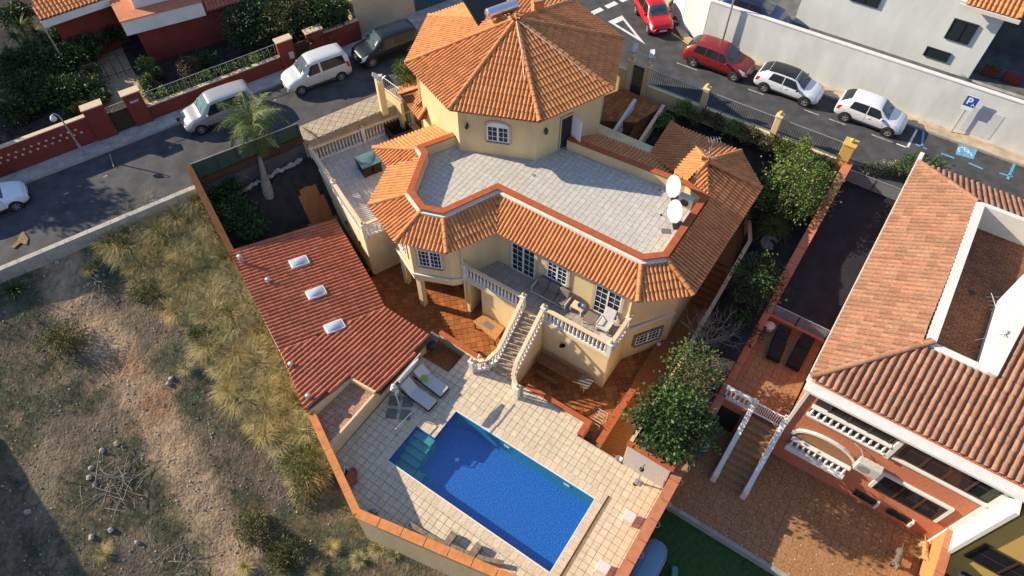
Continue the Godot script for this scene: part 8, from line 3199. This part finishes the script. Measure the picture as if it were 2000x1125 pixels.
func build_plants() -> void:
	# bottle palm in the shaded garden
	var foot := GG(525, 382)
	var top := G(492, 246, 5.0)
	var t := thing("palm_tree", "tall palm with swollen pale trunk in the shaded garden", "palm tree", foot)
	var m := MB.new()
	m.tube([foot - Vector3(0, 0.2, 0), foot.lerp(top, 0.06), foot.lerp(top, 0.16), foot.lerp(top, 0.3), foot.lerp(top, 0.5), foot.lerp(top, 0.68)], [0.27, 0.31, 0.28, 0.19, 0.13, 0.11], 14, false)
	part("trunk", m, M.palm_trunk, t)
	m = MB.new()
	m.tube([foot.lerp(top, 0.67), foot.lerp(top, 0.78), foot.lerp(top, 0.9), top], [0.15, 0.16, 0.12, 0.06], 12, false)
	part("crown_shaft", m, M.palm_shaft, t)
	var fr := [frond(2.6, 2.0, 0.75, LIME + MIDG), frond(2.6, 2.5, 0.7, MIDG + MIDG + LIME), frond(2.3, 3.0, 0.6, OLIVE + LIME)]
	for k in 20:
		var a := TAU * k / 20.0 * 3.0 + rr(-0.2, 0.2)
		var b := Basis(Vector3.UP, a) * Basis(Vector3(0, 0, 1), 0.55 if k < 5 else (0.15 if k < 12 else -0.3))
		lpart("frond", fr[0 if k < 5 else (1 if k < 11 else 2)], M.leaf, t, Transform3D(b, top - foot))
	# trees and shrubs of the villa garden
	tree("citrus_tree", "bushy light green citrus tree beside the slate driveway", under(1558, 368, 4.4, 1.9), 1.9, Vector3(1.95, 1.55, 1.95), 175, 30, 0.15, 0.045, LIME + MIDG, "tree", "", 0.22)
	tree("evergreen_tree", "dense dark green tree filling the planter by the pool shower", under(1310, 824, 3.4, 1.5), 1.5, Vector3(1.75, 1.5, 1.75), 170, 30, 0.17, 0.055, MIDG + DARK, "tree", "", 0.22)
	tree("evergreen_tree", "looser olive green tree between the planter tree and the bare bush", under(1350, 725, 3.3, 1.6), 1.6, Vector3(1.35, 1.2, 1.45), 90, 26, 0.14, 0.04, OLIVE + MIDG, "tree", "", 0.24)
	tree("evergreen_tree", "round dark tree beside the cream path wall behind the villa", under(1478, 553, 3.2, 1.7), 1.7, Vector3(1.35, 1.25, 1.35), 110, 28, 0.14, 0.045, DARK + MIDG, "tree", "", 0.22)
	tree("conifer", "upright bright green conifer beside the entry canopy roof", under(794, 152, 5.3, 1.6), 1.6, Vector3(0.7, 1.5, 0.7), 110, 30, 0.12, 0.03, MIDG + LIME, "tree", "", 0.18)
	var bb := thing("bare_bush", "leafless grey bush between the side path and the salmon wall", "bush", G(1378, 672, 1.5))
	m = MB.new()
	for k in 16:
		branches(m, G(1378 + rr(-14, 14), 672 + rr(-14, 14), 1.5), Vector3(rng.randfn() * 0.7, 0.8, rng.randfn() * 0.7).normalized(), rr(0.7, 1.0), 0.022, 3, 0.6)
	part("twigs", m, M.stick, bb)
	part("leaves", crown(G(1372, 665, 2.5), Vector3(1.3, 0.6, 1.2), 34, 10, 0.1, 0.03, OLIVE, 0.3), M.leaf, bb)
	var ros := [rosette(90, 0.75, 0.022, MIDG + LIME, 0.5), rosette(70, 0.65, 0.028, MIDG, 0.35), rosette(60, 0.6, 0.03, DARK + MIDG, 0.5)]
	var fan := rosette(240, 1.25, 0.014, [Color(0.10, 0.13, 0.02), Color(0.14, 0.15, 0.025), Color(0.07, 0.10, 0.02)], 1.5, 0.2)
	var pt := thing("grass_tree", "drooping yellow green grass tree in a clay tub behind the villa", "plant", G(1498, 488, 1.5))
	m = MB.new()
	m.lathe(at(G(1498, 488, 1.5)), [[0.32, 0], [0.48, 0.5], [0.5, 0.62], [0.44, 0.62], [0.3, 0.5], [0.001, 0.5]], 16)
	part("tub", m, M.stone, pt)
	lpart("leaves", fan, M.leaf, pt, Transform3D(Basis(), G(1512, 446, 2.9) - pt.position))
	shrub("small lime green shrub beside the entrance steps", 1297, 240, 3.6, 3.0, Vector3(0.6, 0.45, 0.5), LIME, 40, 0.14)
	shrub("tall lanky light green shrub behind the yellow pillar's railing", 1568, 298, 4.6, 3.2, Vector3(0.4, 1.0, 0.4), LIME, 40, 0.13)
	for k in 9:
		var f := k / 8.0
		shrub("brownish twiggy shrub along the cream foot wall of the street fence", lerpf(1335, 1598, f), lerpf(213, 318, f) + rr(-3, 3), 4.1, 3.3, Vector3(0.75, 0.5, 0.4), (RUST + OLIVE) if k % 3 else LIME, 30, 0.12, "shrubs along the street fence")
	for q in [[420, 392, "nearest the orange wall"], [447, 376, "below the mesh fence"], [462, 428, "in the middle of the shaded garden"], [486, 452, "against the lodge roof"], [432, 440, "by the lodge's far corner"]]:
		var gg := GG(q[0], q[1])
		shrub("dark green shrub in the shaded garden, " + q[2], q[0], q[1] - 14.0, gg.y + 0.6, gg.y, Vector3(0.85, 0.7, 0.85), DARK + MIDG, 60, 0.17, "shrubs of the shaded garden")
	for q in [[1492, 415, 2.6, "under the citrus tree"], [1452, 640, 1.9, "between bare bush and round tree"], [1420, 330, 3.6, "behind the small hipped roof"], [1600, 335, 3.9, "against the yellow pillar"]]:
		shrub("dark garden shrub right of the villa, " + q[3], q[0], q[1], q[2], q[2] - 0.6, Vector3(0.9, 0.6, 0.9), DARK + MIDG, 55, 0.15, "shrubs right of the villa")
	for q in [[400, 355], [418, 347]]:
		var cx := GG(q[0], q[1] + 22.0)
		m = MB.new()
		m.tube([cx - Vector3(0, 0.1, 0), cx + Vector3(0, 0.6, 0), cx + Vector3(0.05, 1.8, 0), cx + Vector3(0.06, 2.1, 0)], [0.13, 0.14, 0.12, 0.02], 9)
		single("columnar_cactus", "dark columnar cactus below the mesh fence, %s of the pair" % ("left" if q[0] < 410 else "right"), "cactus", m, mat("cactus", Color(0.04, 0.06, 0.03), 0.8, 0.2, 0.5))
	var sp := GG(467, 372)
	var fg := thing("bare_sapling", "bare reddish sapling against the brown retaining wall", "sapling", sp)
	m = MB.new()
	branches(m, sp, Vector3(-0.1, 1, 0).normalized(), 0.9, 0.035, 3, 0.7)
	part("branches", m, M.stick, fg)
	# hedge with pale flowers and low bush at the driveway end
	shrub("clipped hedge with pale flowers at the street end of the driveway", 1718, 330, 4.1, 3.2, Vector3(1.3, 0.35, 0.6), [Color(0.35, 0.35, 0.25), Color(0.09, 0.12, 0.04), Color(0.12, 0.14, 0.06)], 50, 0.1, "", "hedge")
	shrub("green bush behind the peak of the salmon house roof", 1800, 326, 4.7, 4.0, Vector3(1.4, 0.6, 0.7), MIDG, 60, 0.14)
	# gardens of the red house
	var yk := [[52, 84, 4.4, 1.4], [68, 62, 4.6, 1.3], [28, 70, 4.6, 1.4], [38, 50, 4.8, 1.2], [16, 100, 4.3, 1.2], [116, 160, 4.0, 1.1], [96, 150, 3.9, 1.0], [12, 150, 4.0, 1.0], [18, 185, 3.8, 1.0], [78, 195, 3.7, 0.9], [120, 200, 3.6, 0.9], [8, 225, 3.6, 0.9], [150, 52, 4.5, 1.0], [60, 130, 3.8, 0.9], [40, 112, 4.2, 1.1], [85, 92, 4.1, 1.0]]
	for k in yk.size():
		var q: Array = yk[k]
		spiky("spiky leaved yucca in the shaded garden left of the sandy path", q[0], q[1], q[2], 3.1, ros[k % 3], q[3], "yuccas left of the sandy path")
	for q in [[30, 30, 4.6, "below the left edge of the tiled roof"], [20, 130, 4.0, "by the left edge"], [70, 112, 4.1, "among the upper yuccas"], [105, 118, 4.2, "near the long rain pipe"], [135, 110, 4.3, "right of the long rain pipe"], [165, 90, 4.5, "beside the house corner"], [55, 165, 3.9, "among the lower yuccas"], [95, 180, 3.9, "left of the street lamp head"], [135, 178, 3.9, "between path shrubs and yuccas"], [35, 212, 3.8, "above the pierced red wall"], [170, 45, 4.6, "under the white fascia"], [215, 60, 4.4, "beside the sandy path's upper end"], [120, 78, 4.4, "below the tiled roof corner"]]:
		shrub("broad dark shrub in the shaded garden, " + q[3], q[0], q[1], q[2], 3.1, Vector3(1.15, 0.55, 1.15), DARK + MIDG, 75, 0.2, "broad shrubs of the upper garden")
	for q in [[-6.0, -14.0, "beside the upper yuccas"], [-7.5, -8.5, "behind the pierced red wall"], [-5.0, -19.0, "beyond the tiled house corner"], [-9.5, -12.0, "furthest from the sandy path"]]:
		tree("tall_tree", "tall dark tree left of the upper garden, " + q[2], S(q[0], q[1], 3.0), 6.3, Vector3(2.3, 2.2, 2.3), 150, 26, 0.3, 0.09, DARK + MIDG, "tree", "tall trees left of the upper garden", 0.24, 0.2)
	for q in [[182, 140, 4.0, DARK], [188, 165, 3.9, MIDG], [196, 188, 3.8, MIDG], [160, 212, 3.8, OLIVE], [140, 224, 3.7, MIDG]]:
		shrub("leafy shrub edging the left side of the sandy path", q[0], q[1], q[2], 3.2, Vector3(0.55, 0.4, 0.55), q[3], 40, 0.14, "shrubs left of the sandy path")
	for q in [[284, 124, 4.2, LIME], [300, 140, 4.1, MIDG], [286, 160, 3.9, LIME], [296, 172, 3.8, MIDG]]:
		shrub("yellow green shrub edging the right side of the sandy path", q[0], q[1], q[2], 3.4, Vector3(0.5, 0.4, 0.5), q[3], 36, 0.14, "shrubs right of the sandy path")
	shrub("brown leaved round bush in front of the red house", 372, 133, 4.2, 3.5, Vector3(0.75, 0.7, 0.75), RUST, 60, 0.13)
	shrub("dark round bush in front of the red house", 408, 124, 4.2, 3.5, Vector3(0.85, 0.7, 0.85), DARK, 60, 0.14)
	for k in 11:
		var s := 8.0 + k * 0.72
		var c := S(s, -1.75, lane_y(s) + 1.15)
		var th := thing("hedge_plant", "low green plant spilling over the red wall by the thin railing", "plant", Vector3(c.x, 3.6, c.z), "plants along the red wall railing")
		part("foliage", crown(c, Vector3(0.45, 0.3, 0.3), 16, 18, 0.11, 0.035, LIME if k % 4 == 1 else MIDG, 0.3), M.leaf, th)
	var spots := ["nearest the red house wall", "in front of the carport frame", "at the top edge, left of the middle", "at the top edge in the middle", "right of the middle at the back", "beside the beige garage coping", "just behind the red wall's railing end", "behind the brown gate by the van", "lowest, nearest the silver people carrier", "behind the broad red pillar", "in the very middle of the garden", "at the top edge nearest the garage"]
	var tq := [[470, 40, 5.5, DARK], [505, 25, 5.6, DARK], [545, 12, 6.0, MIDG], [590, 12, 6.0, OLIVE], [625, 30, 5.6, MIDG], [655, 28, 5.6, DARK], [520, 60, 5.0, DARK], [580, 55, 5.0, DARK], [480, 75, 4.6, DARK], [610, 62, 5.0, DARK], [555, 38, 5.6, OLIVE], [640, 8, 6.2, MIDG]]
	for k in 12:
		var q: Array = tq[k]
		var c := G(q[0], q[1], q[2])
		tree("garden_tree", "dense garden tree between red house and garage, " + spots[k], Vector3(c.x, 3.6, c.z), q[2] - 3.6, Vector3(1.25, 0.95, 1.25), 60, 26, 0.17, 0.05, q[3], "tree", "garden trees between red house and garage", 0.26)

# ================================================================ the dry slope
var fn: FastNoiseLite
func field_y(p: Vector3) -> float:
	var q := to_sd(p)
	var a := lane_y(q.x) - 0.6
	var y := 0.0
	var d := q.y
	if d < 10.0:
		y = lerpf(a, 1.0, clampf((d - 6.0) / 4.0, 0, 1))
	elif d < 26.4:
		y = lerpf(1.0, -1.75, (d - 10.0) / 16.4)
	else:
		y = -1.75 - (d - 26.4) * 0.06
	return y + fn.get_noise_2d(p.x * 6.0, p.z * 6.0) * 0.22 + fn.get_noise_2d(p.x * 30.0, p.z * 30.0) * 0.06

func F(px: float, py: float) -> Vector3:
	var h := 0.0
	for i in 12:
		h = lerpf(h, field_y(G(px, py, h)), 0.7)
	var g := G(px, py, h)
	g.y = field_y(g)
	return g

func near_line(p: Vector3, line: Array) -> float:
	var best := 1e9
	var q := Vector2(p.x, p.z)
	for i in line.size() - 1:
		var c := Geometry2D.get_closest_point_to_segment(q, line[i], line[i + 1])
		best = minf(best, q.distance_to(c))
	return best

func build_field() -> void:
	fn = noise(77, 0.01, 4)
	var pn := noise(9, 0.02, 4)
	var trod := []
	for q in [[120, 500], [140, 590], [190, 640], [245, 720], [300, 800], [340, 880], [380, 960], [430, 1050], [470, 1140]]:
		var g := F(q[0], q[1])
		trod.append(Vector2(g.x, g.z))
	var red := F(250, 715)
	var red2 := F(300, 790)
	var pale := []
	for q in [[95, 880], [90, 960], [100, 1050], [110, 1140]]:
		var g := F(q[0], q[1])
		pale.append(Vector2(g.x, g.z))
	var m := MB.new()
	var step := 0.22
	var ns := 140
	var nd := 170
	var vs := []
	var cs := []
	for j in nd + 1:
		var rowv := []
		var rowc := []
		for i in ns + 1:
			var s := 8.05 - i * step
			var d := 6.0 + j * step
			if d > 22.0:
				s += (d - 22.0) * 0.9
			var p := S(s, d, 0)
			p.y = field_y(p)
			var k := pn.get_noise_2d(p.x * 8, p.z * 8)
			var k2 := pn.get_noise_2d(p.x * 40 + 50, p.z * 40)
			var c := Color(0.135, 0.108, 0.074).lerp(Color(0.072, 0.080, 0.048), clampf(0.5 + k * 2.4, 0, 1)).lerp(Color(0.20, 0.135, 0.085), clampf(k2 * 1.6, 0, 0.7))
			var w := near_line(p, trod)
			c = c.lerp(Color(0.35, 0.245, 0.15), clampf(1.6 - w / 0.85 + k2 * 0.5, 0, 0.9))
			c = c.lerp(Color(0.22, 0.18, 0.12), clampf(1.0 - near_line(p, pale) / 0.8, 0, 0.6))
			c = c.lerp(Color(0.26, 0.12, 0.06), clampf(0.85 - minf(p.distance_to(red), p.distance_to(red2)) / 1.5 + k2 * 0.5, 0, 0.7))
			rowv.append(p)
			var jit := rr(0.72, 1.28)
			rowc.append(Color(c.r * jit, c.g * jit, c.b * jit))
		vs.append(rowv)
		cs.append(rowc)
	for j in nd:
		for i in ns:
			var a: Vector3 = vs[j][i]
			var b: Vector3 = vs[j][i + 1]
			var c: Vector3 = vs[j + 1][i + 1]
			var d: Vector3 = vs[j + 1][i]
			for q in [[a, c, b, i, j, i + 1, j + 1, i + 1, j], [a, d, c, i, j, i, j + 1, i + 1, j + 1]]:
				m.tri(q[0], q[1], q[2])
				m.c[-3] = cs[q[4]][q[3]]
				m.c[-2] = cs[q[8]][q[7]]
				m.c[-1] = cs[q[6]][q[5]]
	struct("dry_slope", m, M.field)
	# loose stones and low dead weeds
	var stone := MB.new()
	stone.cbox(Transform3D(), Vector3(1, 0.6, 0.8), 0.22)
	var sm := stone.mesh()
	var xs := []
	var cc := []
	var weeds := []
	var wc := []
	for k in 26000:
		var px := rr(-60, 760)
		var py := rr(430, 1180)
		if py < 545 - 0.42 * px or (px > 340 + (py - 380) * 0.47 and py > 380):
			continue
		var g := F(px, py)
		if k % 2 == 0:
			var r := 0.013 + pow(rr(0, 1), 8) * 0.09
			xs.append(Transform3D(Basis(Vector3(rr(-1, 1), 1, rr(-1, 1)).normalized(), rr(0, 6)).scaled(Vector3.ONE * r), g + Vector3(0, r * 0.15, 0)))
			var v := rr(0.14, 0.48)
			cc.append(Color(v, v * 0.92, v * 0.8))
		elif k % 4 == 1 and near_line(g, trod) > 0.9 + rr(-0.3, 0.5) and pn.get_noise_2d(g.x * 8, g.z * 8) > -0.12:
			weeds.append(Transform3D(Basis(Vector3.UP, rr(0, 6)).scaled(Vector3(1, rr(0.5, 1.1), 1) * rr(0.14, 0.36)), g))
			wc.append(Color(rr(0.8, 1.2), rr(0.85, 1.2), rr(0.8, 1.1)))
	many("loose_stones", sm, M.pebble, xs, cc, self)
	metas(get_node("loose_stones"), "loose pale stones scattered over the dry slope", "stones")
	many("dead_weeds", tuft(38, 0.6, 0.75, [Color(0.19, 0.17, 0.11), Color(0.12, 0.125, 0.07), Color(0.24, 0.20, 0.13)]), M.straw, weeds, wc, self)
	metas(get_node("dead_weeds"), "low dead weeds covering the dry slope", "weeds")
	# fountain grass tufts beside the wall
	var gold := [Color(0.74, 0.52, 0.25), Color(0.64, 0.49, 0.24), Color(0.50, 0.42, 0.19), Color(0.26, 0.27, 0.09)]
	var pale_c := [Color(0.78, 0.66, 0.45), Color(0.66, 0.57, 0.37), Color(0.44, 0.40, 0.22), Color(0.24, 0.26, 0.09)]
	var green := [Color(0.24, 0.28, 0.08), Color(0.38, 0.35, 0.14), Color(0.50, 0.42, 0.19)]
	var ms := [tuft(520, 0.7, 0.85, gold), tuft(520, 0.7, 0.9, gold), tuft(520, 0.7, 0.85, pale_c), tuft(420, 0.7, 0.75, green), tuft(560, 0.8, 0.95, pale_c + gold)]
	var kinds := ["golden grass tuft on the dry slope beside the orange wall and lodge", "golden grass tuft on the dry slope beside the orange wall and lodge", "pale straw grass tuft on the dry slope beside the orange wall and lodge", "greenish grass tuft on the dry slope beside the orange wall and lodge", "large straw grass tuft on the dry slope beside the orange wall and lodge"]
	var band := pv2([[215, 440], [300, 400], [375, 385], [400, 420], [452, 520], [520, 660], [590, 812], [640, 930], [600, 960], [545, 880], [470, 810], [425, 720], [370, 640], [300, 590], [270, 540], [210, 500]])
	var spots := []
	var tries := 0
	while spots.size() < 170 and tries < 6000:
		tries += 1
		var q := Vector2(rr(200, 650), rr(380, 970))
		if not Geometry2D.is_point_in_polygon(q, band):
			continue
		var ok := true
		for o in spots:
			if q.distance_to(o) < 16.5:
				ok = false
				break
		if ok:
			spots.append(q)
	for q in [Vector2(365, 722), Vector2(205, 1082), Vector2(648, 1072), Vector2(480, 1110), Vector2(705, 1095), Vector2(620, 1115), Vector2(740, 1075), Vector2(770, 1085), Vector2(175, 530), Vector2(190, 515)]:
		spots.append(q)
	for k in spots.size():
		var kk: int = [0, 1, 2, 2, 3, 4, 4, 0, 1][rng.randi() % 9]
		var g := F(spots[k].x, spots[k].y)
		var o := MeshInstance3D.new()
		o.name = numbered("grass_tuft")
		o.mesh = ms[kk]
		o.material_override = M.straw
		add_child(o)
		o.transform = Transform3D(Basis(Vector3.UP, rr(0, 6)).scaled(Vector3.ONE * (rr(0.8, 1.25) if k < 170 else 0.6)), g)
		metas(o, kinds[kk], "grass", "grass tufts on the dry slope")
	# shrubs of the slope
	var sh := [[132, 668, 1.0, OLIVE, "round olive brown bush alone beside the trodden path"], [240, 470, 0.62, MIDG, "bright green grassy bush near the lane kerb"], [595, 905, 1.15, OLIVE + LIME, "large yellow green bush against the lower left wall"], [498, 1035, 0.85, OLIVE, "olive bush on the slope below the sandy path"], [560, 1085, 0.8, OLIVE + DARK, "dark olive bush near the bottom edge"], [285, 572, 0.8, OLIVE, "brown green bush where the path meets the grass"], [600, 960, 0.7, OLIVE + RUST, "rusty bush below the large yellow green bush"], [450, 600, 0.6, LIME, "lime bush among the golden grass"], [390, 655, 0.6, MIDG, "green bush at the edge of the golden grass"]]
	for q in sh:
		var g := F(q[0], q[1])
		var t := thing("slope_bush", q[4], "bush", g)
		var r: float = q[2]
		m = MB.new()
		for k in 7:
			branches(m, g, Vector3(rng.randfn() * 0.6, 0.8, rng.randfn() * 0.6).normalized(), r * 0.5, 0.02, 2)
		part("stems", m, M.bark, t)
		part("foliage", crown(g + Vector3(0, r * 0.35, 0), Vector3(r, r * 0.6, r), int(70 * r) + 15, 30, 0.11, 0.022, q[3], 0.24), M.leaf, t)
	var ag := F(30, 568)
	var at_ := thing("agave", "dark spiky agave at the left edge below the lane kerb", "plant", ag)
	lpart("leaves", rosette(46, 0.8, 0.05, DARK + MIDG, 0.3), M.leaf, at_, Transform3D(Basis(), Vector3(0, 0.1, 0)))
	# brush piles
	for q in [[232, 935, 90, 1.3, "big heap of bare branches and stones on the dry slope"], [325, 450, 60, 1.0, "grey heap of cut branches below the lane kerb"], [365, 1095, 30, 0.9, "thin scatter of sticks at the bottom edge of the slope"], [195, 560, 20, 0.5, "small heap of pale sticks near the kerb"]]:
		var g := F(q[0], q[1])
		var t := thing("brush_pile", q[4], "brush pile", g)
		for k in int(q[2]):
			var a := rr(0, TAU)
			var c: Vector3 = g + Vector3(rng.randfn(), 0, rng.randfn()) * float(q[3]) * 0.5
			c.y = field_y(c) + absf(rng.randfn()) * 0.16
			var d: Vector3 = Vector3(cos(a), rr(-0.15, 0.45), sin(a)) * rr(0.3, 1.0) * float(q[3]) * 0.6
			m = MB.new()
			var r := rr(0.008, 0.022)
			m.tube([c - d, c + Vector3(rr(-0.05, 0.05), 0.05, rr(-0.05, 0.05)), c + d], [r, r * 0.8, r * 0.3], 4, false)
			part("stick", m, M.stick if k % 3 else M.bark, t)
	for q in [[175, 933], [178, 915], [186, 948], [200, 882], [228, 868], [180, 1050], [218, 1035], [268, 1060], [55, 1000], [112, 512], [190, 540], [334, 740], [330, 750], [415, 702]]:
		var g := F(q[0], q[1])
		m = MB.new()
		m.cbox(Transform3D(Basis(Vector3(rr(-1, 1), 1, rr(-1, 1)).normalized(), rr(0, 6)), g + Vector3(0, 0.05, 0)), Vector3(rr(0.16, 0.3), rr(0.12, 0.2), rr(0.14, 0.24)), 0.05)
		single("stone", "pale fist sized stone lying on the dry slope", "stone", m, M.stone, "larger stones on the dry slope")
